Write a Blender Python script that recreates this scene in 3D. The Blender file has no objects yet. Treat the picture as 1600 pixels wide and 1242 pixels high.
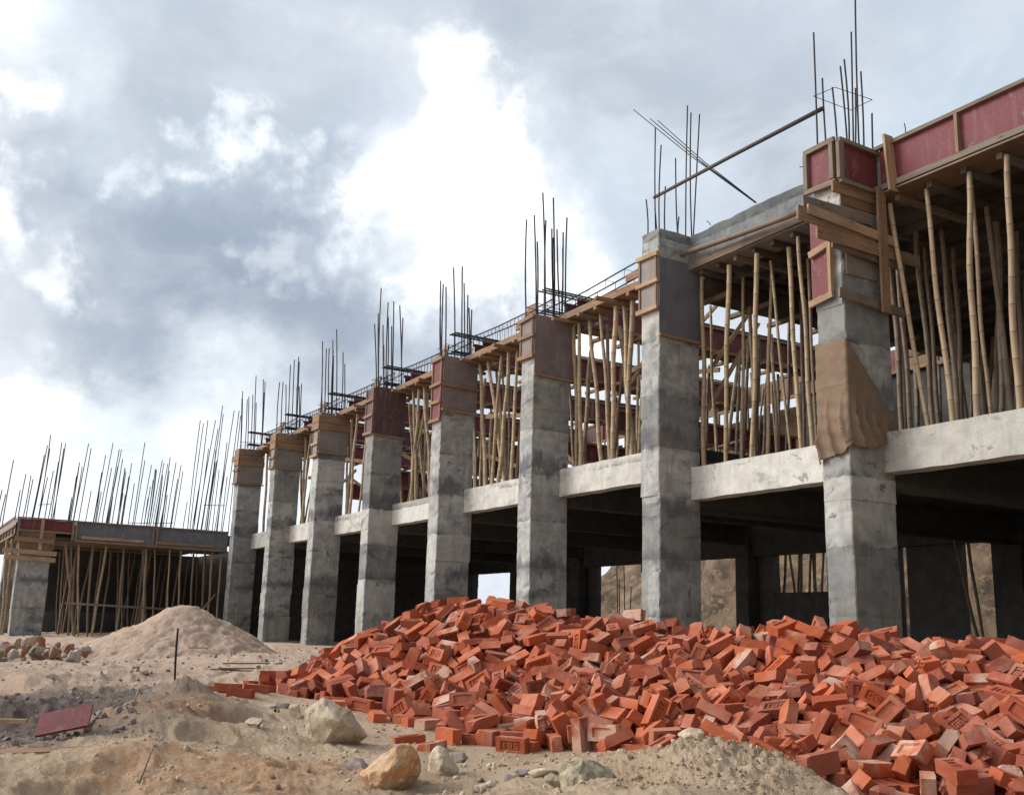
import bpy, bmesh, math, random
import numpy as np
from mathutils import Vector, Quaternion, Matrix, noise
random.seed(11)
R=random.uniform
scene=bpy.context.scene
COL=scene.collection
# camera solved from the photograph (metres; x along the facade, y into the building)
F_=1657.0; CAM=np.array([9.918,-10.514,0.55])
FW=np.array([-0.84495175,0.48998014,0.21442015]); RT=np.array([0.5066296,0.86173267,0.0272627])
RT=RT-FW*(RT@FW); 
_u=np.array([0.17141467,-0.13166726,0.97636097])
# orthonormal frame
FW=FW/np.linalg.norm(FW); RT=np.cross(FW,_u); RT/=np.linalg.norm(RT); UP=np.cross(RT,FW)
def proj(x,y,z):
    v=np.array([x,y,z],float)-CAM; d=v@FW
    return 800+F_*(v@RT)/d, 621-F_*(v@UP)/d, d
def at(px,py,D):
    return CAM+(FW+RT*(px-800)/F_-UP*(py-621)/F_)*D
def at_plane(px,py,ax,val):
    d=FW+RT*(px-800)/F_-UP*(py-621)/F_
    return CAM+d*((val-CAM[ax])/d[ax])
# terrain survey points
_tp=[(0,1240,8.6),(90,1240,8.2),(160,1235,5.6),(0,1150,10.6),(100,1150,10.4),(170,1128,10.6),(0,1100,13),(110,1078,12.6),(170,1088,12.6),(110,1200,9.2),(60,1048,13.5),(0,1048,15),
(240,1086,8.9),(280,1064,9.2),(245,1104,7.8),(205,1158,6.4),(350,1130,7.6),(300,1090,8.4),(178,1200,5.9),(150,1150,10.4),(205,1082,12.6),(140,1195,9.0),(330,1074,9.9),(350,1090,9.5),(420,1100,9.5),(480,1105,9.4),(400,1140,8),(350,1180,6.8),
(250,1240,5.3),(400,1240,4.9),(500,1190,6.2),(550,1240,5.1),(600,1135,8.6),(640,1160,7.9),(700,1180,7.3),(760,1190,7.2),(700,1240,5.3),(850,1240,5.1),(850,1190,6.6),(950,1185,6.9),(950,1240,5.0),
(1105,1158,5.3),(1010,1185,5.6),(1055,1168,5.45),(1150,1172,5.2),(1200,1197,5.0),(1260,1240,4.6),(1100,1240,4.3),(1020,1240,4.6),
(350,1072,12.5),(450,1052,15),(300,1048,15),(200,1038,17),(520,1035,17),(450,1018,23),(380,1012,27),(80,1036,18),(0,1034,20),(150,1020,22)]
TP=[tuple(at(*q)) for q in _tp]
TP+=[(x,y,0.0) for x in range(-60,25,5) for y in (0,7,15)]+[(x,-3.5,-0.03) for x in (-26,-22,-18,-14,-10,-6)]
TP+=[(2,-2,-.05),(6,-2,-.1),(10,-2,-.15),(4.2,-4.6,-.25),(2.5,-5,-.27),(0.5,-5,-.2),(6,-4,-.25),(7,-5.2,-.35),(6.2,-6.2,-.42),(8,-6,-.5),(4.9,-5.9,-.33),(10,-5,-.5),(12,-7,-.8),
 (9.9,-10.5,-.95),(8.5,-11,-.9),(10,-8.5,-.9),(8,-9,-.6),(7,-11.5,-.8),(5,-12,-.8),(3,-14,-.7),(12,-12,-1),(15,-15,-1),(8,-16,-1),(0,-20,-.6),(-10,-20,-.2),(-20,-15,0),(-30,-20,0),(-45,-25,0),(-15,-9,-.1),(-22,-9,-.05),(20,-8,-.7),(20,0,-.2),(22,-20,-1),(0,-35,-.8)]
TP=np.array(TP)
def terrain(x,y):
    d2=(TP[:,0]-x)**2+(TP[:,1]-y)**2+.02
    w=d2**-1.9
    return float((w*TP[:,2]).sum()/w.sum())
def X_at(px,y,z):
    """world x of the point on the line (y, z) that the survey saw at image column px"""
    lo,hi=-70.,9.
    for _ in range(40):
        m=(lo+hi)/2
        if proj(m,y,z)[0]<px: lo=m
        else: hi=m
    return (lo+hi)/2
def Y_at(px,x,z):
    lo,hi=-9.5,60.
    for _ in range(40):
        m=(lo+hi)/2
        if proj(x,m,z)[0]<px: lo=m
        else: hi=m
    return (lo+hi)/2

# ---------------------------------------------------------------- materials
def mat(name):
    m=bpy.data.materials.new(name); m.use_nodes=True
    nt=m.node_tree; nt.nodes.clear()
    o=nt.nodes.new('ShaderNodeOutputMaterial'); b=nt.nodes.new('ShaderNodeBsdfPrincipled')
    nt.links.new(b.outputs[0],o.inputs[0]); b.inputs['Roughness'].default_value=.85
    b.inputs['Specular IOR Level'].default_value=.25
    return m,nt,b
class NT:
    def __init__(s,nt): s.nt=nt
    def n(s,t,**k):
        x=s.nt.nodes.new(t)
        for a,v in k.items():
            if a.startswith('i_'): x.inputs[int(a[2:]) if a[2:].isdigit() else a[2:]].default_value=v
            else: setattr(x,a,v)
        return x
    def l(s,a,b): s.nt.links.new(a,b)
    def pos(s): return s.n('ShaderNodeNewGeometry').outputs['Position']
    def uv(s): return s.n('ShaderNodeTexCoord').outputs['UV']
    def obj(s): return s.n('ShaderNodeTexCoord').outputs['Object']
    def scale(s,v,sc,off=None):
        m=s.n('ShaderNodeMapping'); m.inputs['Scale'].default_value=sc
        if off is not None: m.inputs['Location'].default_value=off
        s.l(v,m.inputs['Vector']); return m.outputs[0]
    def noise(s,v,sc=5.,det=6.,rough=.6,dist=0.,out=0):
        x=s.n('ShaderNodeTexNoise'); x.inputs['Scale'].default_value=sc; x.inputs['Detail'].default_value=det
        x.inputs['Roughness'].default_value=rough; x.inputs['Distortion'].default_value=dist
        s.l(v,x.inputs['Vector']); return x.outputs[out]
    def vor(s,v,sc=5.,feat='F1',out='Distance'):
        x=s.n('ShaderNodeTexVoronoi',feature=feat); x.inputs['Scale'].default_value=sc; s.l(v,x.inputs['Vector']); return x.outputs[out]
    def rng(s,v,a,b,c=0.,d=1.,smooth=True):
        x=s.n('ShaderNodeMapRange',interpolation_type='SMOOTHSTEP' if smooth else 'LINEAR')
        for k,q in zip((1,2,3,4),(a,b,c,d)): x.inputs[k].default_value=q
        s.l(v,x.inputs[0]); return x.outputs[0]
    def math(s,op,a,b=0.):
        x=s.n('ShaderNodeMath',operation=op)
        for k,q in enumerate((a,b)):
            if isinstance(q,(int,float)): x.inputs[k].default_value=q
            else: s.l(q,x.inputs[k])
        return x.outputs[0]
    def mix(s,f,a,b,bt='MIX'):
        x=s.n('ShaderNodeMix',data_type='RGBA',blend_type=bt)
        for k,q in ((0,f),(6,a),(7,b)):
            if isinstance(q,(int,float)): x.inputs[k].default_value=q
            elif isinstance(q,tuple): x.inputs[k].default_value=(*q[:3],1)
            else: s.l(q,x.inputs[k])
        return x.outputs[2]
    def bump(s,h,b,strength=.5,dist=.01,prev=None):
        x=s.n('ShaderNodeBump'); x.inputs['Strength'].default_value=strength; x.inputs['Distance'].default_value=dist
        s.l(h,x.inputs['Height'])
        if prev is not None: s.l(prev,x.inputs['Normal'])
        if b is not None: s.l(x.outputs[0],b.inputs['Normal'])
        return x.outputs[0]
    def sep(s,v): 
        x=s.n('ShaderNodeSeparateXYZ'); s.l(v,x.inputs[0]); return x.outputs

def concrete(name,light,dark,wet=(.055,.06,.07),patch=.5,holes=True,yellow=0.):
    m,nt,b=mat(name); t=NT(nt); p=t.pos()
    big=t.noise(p,.9,5,.6); mid=t.noise(p,4.,8,.65,.3); fine=t.noise(p,45.,6,.7)
    streak=t.noise(t.scale(p,(9,9,.7)),1.2,6,.65)
    c=t.mix(t.rng(mid,.3,.72),dark,light)
    c=t.mix(t.math('MULTIPLY',t.rng(streak,.5,.72),.45),c,tuple(x*.55 for x in dark))
    # pours: every lift has its own tone
    z=t.sep(p)[2]; edge_=t.noise(t.scale(p,(3,3,1.2)),1.6,6,.7); zz=t.math('ADD',t.math('MULTIPLY',z,1.12),t.math('MULTIPLY',edge_,.16))
    xx=t.math('FLOOR',t.math('MULTIPLY',t.sep(p)[0],.25))
    comb=t.n('ShaderNodeCombineXYZ'); t.l(t.math('FLOOR',zz),comb.inputs[0]); t.l(xx,comb.inputs[1])
    wn=t.n('ShaderNodeTexWhiteNoise',noise_dimensions='2D'); t.l(comb.outputs[0],wn.inputs[0])
    c=t.mix(t.rng(wn.outputs[0],.35,1.,0,.58),c,tuple(x*.45 for x in dark)); c=t.mix(t.rng(wn.outputs[0],.3,0.,0,.35),c,tuple(min(.7,x*1.25) for x in light))
    fr=t.math('FRACT',zz); seam=t.math('MULTIPLY',t.rng(fr,0.,.16,1.,0.),t.rng(t.noise(p,2.4,6,.7),.42,.62))
    c=t.mix(t.math('MULTIPLY',seam,.75),c,wet)
    damp=t.rng(t.noise(t.scale(p,(.6,.6,1.2)),1.3,8,.66,.5),.55,.66)
    c=t.mix(t.math('MULTIPLY',damp,patch),c,wet)
    if yellow>.2:   # grout and damp left round the floor joints
        jn=t.math('ADD',z,t.math('MULTIPLY',t.math('SUBTRACT',t.noise(t.scale(p,(6,6,1)),1.,7,.75),.5),.9))
        for zj,hw,kk in ((3.72,.26,.8),(1.75,.2,.6)):
            c=t.mix(t.math('MULTIPLY',t.rng(t.math('ABSOLUTE',t.math('SUBTRACT',jn,zj)),hw,hw*.35,0,kk),t.rng(t.noise(p,.8,3,.5),.38,.52)),c,(.085,.09,.105))
        low=t.math('MULTIPLY',t.rng(z,1.5,.9),t.rng(t.noise(t.scale(p,(7,7,.5)),1.,6,.7),.42,.62)); c=t.mix(t.math('MULTIPLY',low,.5),c,(.17,.155,.12))
    spot_=t.rng(t.noise(t.scale(p,(1,1,1.6)),2.6,7,.7,.8),.615,.64)
    c=t.mix(t.math('MULTIPLY',spot_,.75),c,tuple(x*1.3 for x in wet))
    if yellow: c=t.mix(t.math('MULTIPLY',t.rng(t.noise(p,1.3,5,.6),.5,.7),yellow),c,(.42,.37,.24))
    c=t.mix(t.rng(fine,.25,.8,.0,.22),c,(.08,.08,.075))
    h=t.math('ADD',t.math('MULTIPLY',mid,.6),t.math('MULTIPLY',fine,.35))
    if holes:
        v=t.rng(t.vor(p,26.),.05,.13,1.,0.); gate=t.rng(t.noise(p,2.2,3,.5),.5,.6)
        hv=t.math('MULTIPLY',v,gate); c=t.mix(hv,c,(.05,.045,.04)); h=t.math('SUBTRACT',h,hv)
    # board marks
    bm_=t.n('ShaderNodeTexWave',wave_type='BANDS',bands_direction='DIAGONAL'); bm_.inputs['Scale'].default_value=2.2; bm_.inputs['Distortion'].default_value=1.
    t.l(t.scale(p,(1,1,.02)),bm_.inputs[0]); h=t.math('ADD',h,t.math('MULTIPLY',bm_.outputs[1],.25))
    t.l(c,b.inputs['Base Color']); t.bump(h,b,.55,.012); return m
def wood(name,a,bcol,dirt=.4):
    m,nt,b=mat(name); t=NT(nt); u=t.uv(); p=t.pos()
    g=t.noise(t.scale(u,(1.6,34,1)),1.,7,.65,.6); k=t.noise(u,2.3,4,.5)
    rnd=t.noise(p,.8,2,.5)
    c=t.mix(t.rng(g,.3,.7),a,bcol); c=t.mix(t.rng(k,.35,.75,0,.45),c,tuple(x*.45 for x in bcol))
    c=t.mix(t.rng(rnd,.4,.65,0,dirt),c,(.19,.175,.15))
    kn=t.rng(t.vor(t.scale(u,(1.4,7,1)),1.),.05,.11,1,0); c=t.mix(t.math('MULTIPLY',kn,.7),c,(.06,.035,.02))
    t.l(c,b.inputs['Base Color']); t.bump(g,b,.5,.004); return m
def ply(name,col,streakc,edge=.5):
    m,nt,b=mat(name); t=NT(nt); p=t.pos()
    n1=t.noise(p,2.5,7,.65); s=t.noise(t.scale(p,(11,11,.9)),1.,6,.7); f=t.noise(p,30,5,.7)
    c=t.mix(t.rng(n1,.35,.7,0,.6),col,tuple(x*.55 for x in col))
    c=t.mix(t.rng(s,.52,.75,0,edge),c,streakc)
    c=t.mix(t.rng(f,.5,.8,0,.35),c,(.2,.18,.17)); sc_=t.noise(t.scale(p,(1,1,.45)),5.,8,.75,1.); c=t.mix(t.rng(sc_,.56,.66,0,.38),c,(.30,.26,.24)); c=t.mix(t.rng(t.vor(p,7.),.02,.035,.9,0),c,(.03,.025,.02))
    t.l(c,b.inputs['Base Color']); b.inputs['Roughness'].default_value=.6; t.bump(f,b,.25,.004); return m

M={}
M['col']=concrete('concrete_column',(.50,.495,.465),(.255,.262,.27),patch=.6,yellow=.25)
M['beam']=concrete('concrete_beam',(.66,.64,.59),(.48,.465,.43),wet=(.17,.17,.165),patch=.55,yellow=.15)
M['inner_shade']=concrete('concrete_inner_shade',(.10,.097,.092),(.055,.053,.05),patch=.5,holes=False)  # inner concrete coloured near black to stand for the indoor shade
M['fresh']=concrete('concrete_fresh',(.24,.25,.26),(.14,.15,.16),patch=.5)
M['wood']=wood('wood_plank',(.35,.215,.13),(.20,.12,.072))
M['woodp']=wood('wood_pale',(.50,.34,.21),(.33,.21,.13),.25)
M['woodg']=wood('wood_grey',(.26,.20,.155),(.15,.115,.09),.6)
M['red']=ply('plywood_red',(.165,.036,.043),(.25,.16,.15),.5)
M['purple']=ply('plywood_purple',(.11,.055,.06),(.17,.13,.13),.5)
M['pmauve']=ply('plywood_mauve',(.215,.17,.165),(.33,.27,.24),.7)
M['pgrey']=ply('plywood_grey',(.235,.205,.19),(.33,.29,.26),.5)
M['joistshade']=wood('wood_shade',(.10,.075,.055),(.06,.045,.035),.5)  # wood coloured dark to stand for shade under the slab
M['pblue']=ply('plywood_dark',(.15,.155,.175),(.22,.22,.24),.7)
M['pbrown']=ply('plywood_brown',(.20,.12,.07),(.3,.2,.12),.5)

def bamboo_mat(name,tone):
    m,nt,b=mat(name); t=NT(nt); u=t.uv(); p=t.pos()
    us=t.sep(u)[0]; oi=t.n('ShaderNodeObjectInfo').outputs['Random']
    fr=t.math('FRACT',t.math('DIVIDE',us,.34))
    ring=t.math('ADD',t.rng(fr,0.,.05,1,0),t.rng(fr,.96,1.,0,1))
    g=t.noise(t.scale(u,(2.2,26,1)),1.,6,.65); k=t.noise(p,3.,4,.6)
    c=t.mix(t.rng(g,.3,.75),tone[0],tone[1])
    c=t.mix(t.math('MULTIPLY',oi,.8),c,tone[2]); dirt=t.noise(p,1.1,6,.65); c=t.mix(t.rng(dirt,.45,.68,0,.6),c,(.21,.175,.14)); c=t.mix(t.rng(t.noise(t.scale(u,(1,9,1)),6.,5,.7),.6,.72,0,.6),c,(.10,.075,.055))
    c=t.mix(t.rng(k,.5,.75,0,.5),c,tuple(x*.5 for x in tone[1]))
    c=t.mix(t.math('MULTIPLY',ring,.65),c,(.09,.06,.035))
    t.l(c,b.inputs['Base Color']); b.inputs['Roughness'].default_value=.55; t.bump(g,b,.3,.003); return m
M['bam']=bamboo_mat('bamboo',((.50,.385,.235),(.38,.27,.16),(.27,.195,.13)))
M['bamd']=bamboo_mat('bamboo_old_shaded',((.26,.20,.145),(.18,.13,.09),(.15,.11,.085)))  # dark copy: weathered canes, and shade painted on props deep inside

def rebar_mat():
    m,nt,b=mat('rebar_steel'); t=NT(nt); p=t.pos()
    n1=t.noise(p,5.,4,.6); w=t.noise(t.scale(p,(1,1,1)),90.,2,.5)
    c=t.mix(t.rng(n1,.45,.7),(.018,.02,.03),(.06,.032,.025))
    t.l(c,b.inputs['Base Color']); b.inputs['Roughness'].default_value=.6; b.inputs['Metallic'].default_value=0.; t.bump(w,b,.4,.002); return m
M['rebar']=rebar_mat()

def brick_mat():
    m,nt,b=mat('fired_clay'); t=NT(nt); p=t.pos()
    at_=t.n('ShaderNodeAttribute',attribute_name='tint').outputs['Fac']
    r=t.math('FRACT',t.math('ADD',at_,t.n('ShaderNodeObjectInfo').outputs['Random']))
    r2=t.math('FRACT',t.math('MULTIPLY',r,7.31)); r3=t.math('FRACT',t.math('MULTIPLY',r,23.7))
    c=t.mix(r,(.49,.118,.042),(.28,.064,.035)); c=t.mix(t.rng(r2,.12,.06,0,.75),c,(.17,.06,.048))
    c=t.mix(t.rng(r2,.55,1.,0,.65),c,(.36,.135,.085))
    n1=t.noise(p,14.,6,.65); n2=t.noise(p,3.5,4,.6); f=t.noise(p,120.,5,.7)
    c=t.mix(t.rng(n1,.35,.75,0,.5),c,(.33,.08,.04))
    nz=t.sep(t.n('ShaderNodeNewGeometry').outputs['Normal'])[2]
    dust=t.math('MULTIPLY',t.rng(n2,.42,.68),t.rng(nz,-.2,.9,.10,.52))
    c=t.mix(dust,c,(.56,.31,.225))
    # a few bricks carry a pale mortar or dust face
    pale=t.math('MULTIPLY',t.rng(r3,.86,.90,0,.8),t.rng(n2,.44,.60)); c=t.mix(pale,c,(.54,.38,.29))
    c=t.mix(t.rng(f,.55,.8,0,.35),c,(.22,.05,.03))
    t.l(c,b.inputs['Base Color']); b.inputs['Roughness'].default_value=.9
    h=t.math('ADD',t.math('MULTIPLY',n1,.6),t.math('MULTIPLY',f,.4)); t.bump(h,b,.55,.006); return m
M['brick']=brick_mat()

def soil_mat():
    m,nt,b=mat('site_soil'); t=NT(nt); p=t.pos(); xyz=t.sep(p)
    n0=t.noise(p,.55,6,.6); n1=t.noise(p,2.6,8,.65,.4); n2=t.noise(p,11.,8,.7); n3=t.noise(p,70.,6,.75)
    sand=t.mix(t.rng(n1,.3,.72),(.72,.54,.375),(.55,.395,.26))
    pink=t.mix(t.rng(n1,.3,.7),(.64,.475,.36),(.49,.35,.265))
    grey=t.mix(t.rng(n2,.3,.7),(.24,.18,.155),(.11,.085,.078))
    # pinkish sand lies further out, towards the columns
    far=t.rng(t.math('ADD',t.math('MULTIPLY',xyz[0],-1.),t.math('MULTIPLY',n0,2.)),0.5,3.5)
    c=t.mix(far,sand,pink)
    # dug grey soil left of the bank, by survey distance from two spots
    def spot(x,y,r,w):
        vm=t.n('ShaderNodeVectorMath',operation='DISTANCE'); vm.inputs[1].default_value=(x,y,0)
        fl=t.n('ShaderNodeVectorMath',operation='MULTIPLY'); fl.inputs[1].default_value=(1,1,0); t.l(p,fl.inputs[0]); t.l(fl.outputs[0],vm.inputs[0])
        d=t.math('ADD',vm.outputs['Value'],t.math('MULTIPLY',t.math('SUBTRACT',n1,.5),w)); return t.rng(d,r,r*.55,0,1)
    for q,r_,w_,k in GREY:
        c=t.mix(t.math('MULTIPLY',spot(*q,r_,w_),k),c,grey)
    for q,r_,w_,k in ORANGE:
        c=t.mix(t.math('MULTIPLY',t.math('MULTIPLY',spot(*q,r_,w_),t.rng(n2,.36,.58)),min(1,k*1.15)),c,(.54,.28,.14))
    c=t.mix(t.rng(n2,.6,.78,0,.5),c,(.62,.49,.35))
    sp=t.math('MULTIPLY',t.rng(t.vor(p,16.),.06,.14,1,0),t.rng(n1,.5,.6)); c=t.mix(t.math('MULTIPLY',sp,.7),c,(.10,.07,.05))
    c=t.mix(t.rng(n3,.56,.8,0,.3),c,(.20,.14,.09))
    # soil under the roof slabs is painted dark to stand for the shade there
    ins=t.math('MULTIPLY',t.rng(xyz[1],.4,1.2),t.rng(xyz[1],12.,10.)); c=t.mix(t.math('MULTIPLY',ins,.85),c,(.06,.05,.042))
    t.l(c,b.inputs['Base Color']); b.inputs['Roughness'].default_value=.95
    h=t.math('ADD',t.math('MULTIPLY',n2,.7),t.math('MULTIPLY',n3,.3)); q=t.bump(h,None,1.,.06)
    vv=t.vor(p,34.); t.bump(t.math('ADD',t.noise(p,95.,6,.8),t.math('MULTIPLY',vv,.7)),b,1.,.014,q); return m
GREY=[((at(60,1120,11)[0],at(60,1120,11)[1]),2.6,2.4,.55),((at(60,1240,8)[0],at(60,1240,8)[1]),2.0,1.5,.6),((at(150,1085,11.5)[0],at(150,1085,11.5)[1]),1.7,1.8,.95)]
ORANGE=[((at(300,1200,6)[0],at(300,1200,6)[1]),.9,1.2,.6),((at(250,1130,8)[0],at(250,1130,8)[1]),.8,1.2,.5),((at(460,1185,6)[0],at(460,1185,6)[1]),.6,1.,.45),((at(380,1230,5.2)[0],at(380,1230,5.2)[1]),.5,.8,.6),((at(1020,1180,5.6)[0],at(1020,1180,5.6)[1]),.35,.5,.4)]
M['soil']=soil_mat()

def rock_mat(name,a,b_,c_,k=1.):
    m,nt,b=mat(name); t=NT(nt); p=t.pos()
    n1=t.noise(p,5.*k,8,.68,.8); n2=t.noise(p,22.*k,6,.7); f=t.noise(p,110.*k,4,.7)
    c=t.mix(t.rng(n1,.38,.62),a,b_); c=t.mix(t.rng(n2,.52,.66,0,.8),c,c_); c=t.mix(t.rng(f,.5,.8,0,.3),c,(.1,.08,.06))
    t.l(c,b.inputs['Base Color']); t.bump(t.math('ADD',n1,t.math('MULTIPLY',n2,.5)),b,.7,.03); return m
M['rpale']=rock_mat('rock_pale',(.55,.46,.34),(.44,.34,.235),(.30,.21,.135))
M['rorange']=rock_mat('rock_orange',(.50,.21,.075),(.52,.36,.22),(.60,.50,.38))
M['rgreen']=rock_mat('rock_mossy',(.42,.355,.25),(.21,.185,.13),(.46,.38,.27))
M['rgrey']=rock_mat('rock_grey',(.30,.245,.22),(.21,.17,.155),(.36,.29,.25))
M['rwhite']=rock_mat('rock_white',(.55,.49,.43),(.42,.37,.33),(.33,.27,.22))
M['rbrown']=rock_mat('crumb_brown',(.36,.25,.16),(.22,.145,.09),(.44,.33,.22))
M['rred']=rock_mat('rubble_red',(.34,.15,.09),(.30,.20,.15),(.22,.10,.07))
M['cliff']=rock_mat('cliff_earth',(.20,.135,.085),(.065,.045,.032),(.30,.22,.15),.14)
def cloth_mat():
    m,nt,b=mat('hessian'); t=NT(nt); p=t.pos(); n=t.noise(p,3.,5,.6); w=t.noise(t.scale(p,(1,1,1)),160.,3,.6)
    c=t.mix(t.rng(n,.35,.7),(.26,.185,.13),(.175,.123,.088)); wv=t.n('ShaderNodeTexWave',wave_type='BANDS',bands_direction='Z'); wv.inputs['Scale'].default_value=45.; t.l(p,wv.inputs[0]); c=t.mix(t.math('MULTIPLY',wv.outputs[1],.25),c,(.12,.08,.05)); c=t.mix(t.rng(w,.4,.8,0,.45),c,(.14,.09,.055)); c=t.mix(t.rng(t.noise(p,3.,6,.7),.5,.72,0,.35),c,(.33,.27,.2))
    t.l(c,b.inputs['Base Color']); b.inputs['Roughness'].default_value=.95; t.bump(w,b,.8,.006); return m
M['cloth']=cloth_mat()
def plain(name,c,rough=.6):
    m,nt,b=mat(name); t=NT(nt); n=t.noise(t.pos(),12.,5,.6); t.l(t.mix(t.rng(n,.3,.75),c,tuple(x*.6 for x in c)),b.inputs['Base Color']); b.inputs['Roughness'].default_value=rough; return m
M['poled']=plain('weathered_pole',(.085,.075,.075))
M['dryleaf']=plain('dry_leaf',(.10,.03,.02))

# ---------------------------------------------------------------- mesh helpers
class MB:
    def __init__(s): s.v=[];s.f=[];s.uv=[]
    def quad(s,idx,uvs): s.f.append(idx); s.uv.append(uvs)
    def box(s,lo,hi,jit=0.):
        lo=Vector(lo);hi=Vector(hi);c=(lo+hi)/2;d=hi-lo
        ax=max(range(3),key=lambda k:d[k]); a=Vector((0,0,0));a[ax]=d[ax]/2
        o=[k for k in range(3) if k!=ax]
        u=Vector((0,0,0));u[o[0]]=d[o[0]]/2; w=Vector((0,0,0));w[o[1]]=d[o[1]]/2
        s._pr(c-a,c+a,u,w,jit)
    def _pr(s,A,B,u,w,jit=0.):
        # rectangular bar from A to B with half-vectors u, w, its edges nicked in a few places
        L=(B-A).length; k=max(1,min(14,int(L/.35))) if jit else 1; o=len(s.v); r0=R(0,9)
        for i in range(k+1):
            P=A.lerp(B,i/k)
            for sx,sy in((-1,-1),(1,-1),(1,1),(-1,1)):
                s.v.append(P+u*sx+w*sy+Vector((R(-jit,jit),R(-jit,jit),R(-jit,jit))))
        wd=[u.length*2,w.length*2]*2
        flip=(B-A).dot(u.cross(w))<0
        for i in range(k):
            a=o+i*4; vv=0
            for q in range(4):
                n=(q+1)%4; U0=r0+L*i/k;U1=r0+L*(i+1)/k
                f=(a+q,a+n,a+4+n,a+4+q); uv=[(U0,vv),(U0,vv+wd[q]),(U1,vv+wd[q]),(U1,vv)]
                if flip: f=f[::-1];uv=uv[::-1]
                s.quad(f,uv); vv+=wd[q]
        e=o+k*4; a=(o+3,o+2,o+1,o);b_=(e,e+1,e+2,e+3)
        if flip: a=a[::-1];b_=b_[::-1]
        s.quad(a,[(0,0),(0,wd[0]),(wd[1],wd[0]),(wd[1],0)]); s.quad(b_,[(0,0),(0,wd[0]),(wd[1],wd[0]),(wd[1],0)])
    def bar(s,A,B,w,h,up=(0,0,1),jit=0.):
        A=Vector(A);B=Vector(B);d=(B-A).normalized();u=d.cross(Vector(up))
        if u.length<1e-3: u=d.cross(Vector((1,0,0)))
        u.normalize();v=u.cross(d).normalized(); s._pr(A,B,u*w/2,v*h/2,jit)
    def tube(s,pts,rad,n=6,cap=True):
        pts=[Vector(p) for p in pts];o=len(s.v);L=0.;Ls=[0.]
        for a,b in zip(pts,pts[1:]): L+=(b-a).length;Ls.append(L)
        ref=Vector((0,0,1)) if abs((pts[-1]-pts[0]).normalized().z)<.9 else Vector((1,0,0))
        for i,p in enumerate(pts):
            d=(pts[min(i+1,len(pts)-1)]-pts[max(i-1,0)]).normalized();u=d.cross(ref).normalized();v=d.cross(u)
            r=rad[i] if hasattr(rad,'__len__') else rad
            for k in range(n):
                a=k*2*math.pi/n; s.v.append(p+(u*math.cos(a)+v*math.sin(a))*r)
        R0=.3
        for i in range(len(pts)-1):
            for k in range(n):
                k2=(k+1)%n; s.quad((o+i*n+k,o+(i+1)*n+k,o+(i+1)*n+k2,o+i*n+k2),[(Ls[i],k/n*R0),(Ls[i+1],k/n*R0),(Ls[i+1],(k+1)/n*R0),(Ls[i],(k+1)/n*R0)])
        if cap:
            s.quad(tuple(o+k for k in range(n)),[(0,0)]*n); e=o+(len(pts)-1)*n; s.quad(tuple(e+k for k in range(n-1,-1,-1)),[(0,0)]*n)
    def build(s,name,m,parent=None,smooth=False,origin=None):
        me=bpy.data.meshes.new(name)
        off=Vector((0,0,0)); q=parent
        while q is not None: off+=q.location; q=q.parent
        loc=Vector((0,0,0))
        if origin is not None: loc=Vector(origin)-off; off=Vector(origin)
        me.from_pydata([tuple(Vector(v)-off) for v in s.v],[],s.f)
        uvl=me.uv_layers.new(name='UVMap')
        flat=[c for fu in s.uv for uvv in fu for c in uvv]
        if len(flat)==len(me.loops)*2: uvl.data.foreach_set('uv',flat)
        if smooth: me.polygons.foreach_set('use_smooth',[True]*len(me.polygons))
        me.materials.append(m); me.update()
        o=bpy.data.objects.new(name,me); COL.objects.link(o); o.parent=parent; o.location=loc
        return o
def thing(name,loc,label,cat,group=None,kind=None):
    o=bpy.data.objects.new(name,None); o.empty_display_size=.2; COL.objects.link(o); o.location=loc
    return tag(o,label,cat,group,kind)
def tag(o,label=None,cat=None,group=None,kind=None):
    if label: o['label']=label
    if cat: o['category']=cat
    if group: o['group']=group
    if kind: o['kind']=kind
    return o

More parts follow.
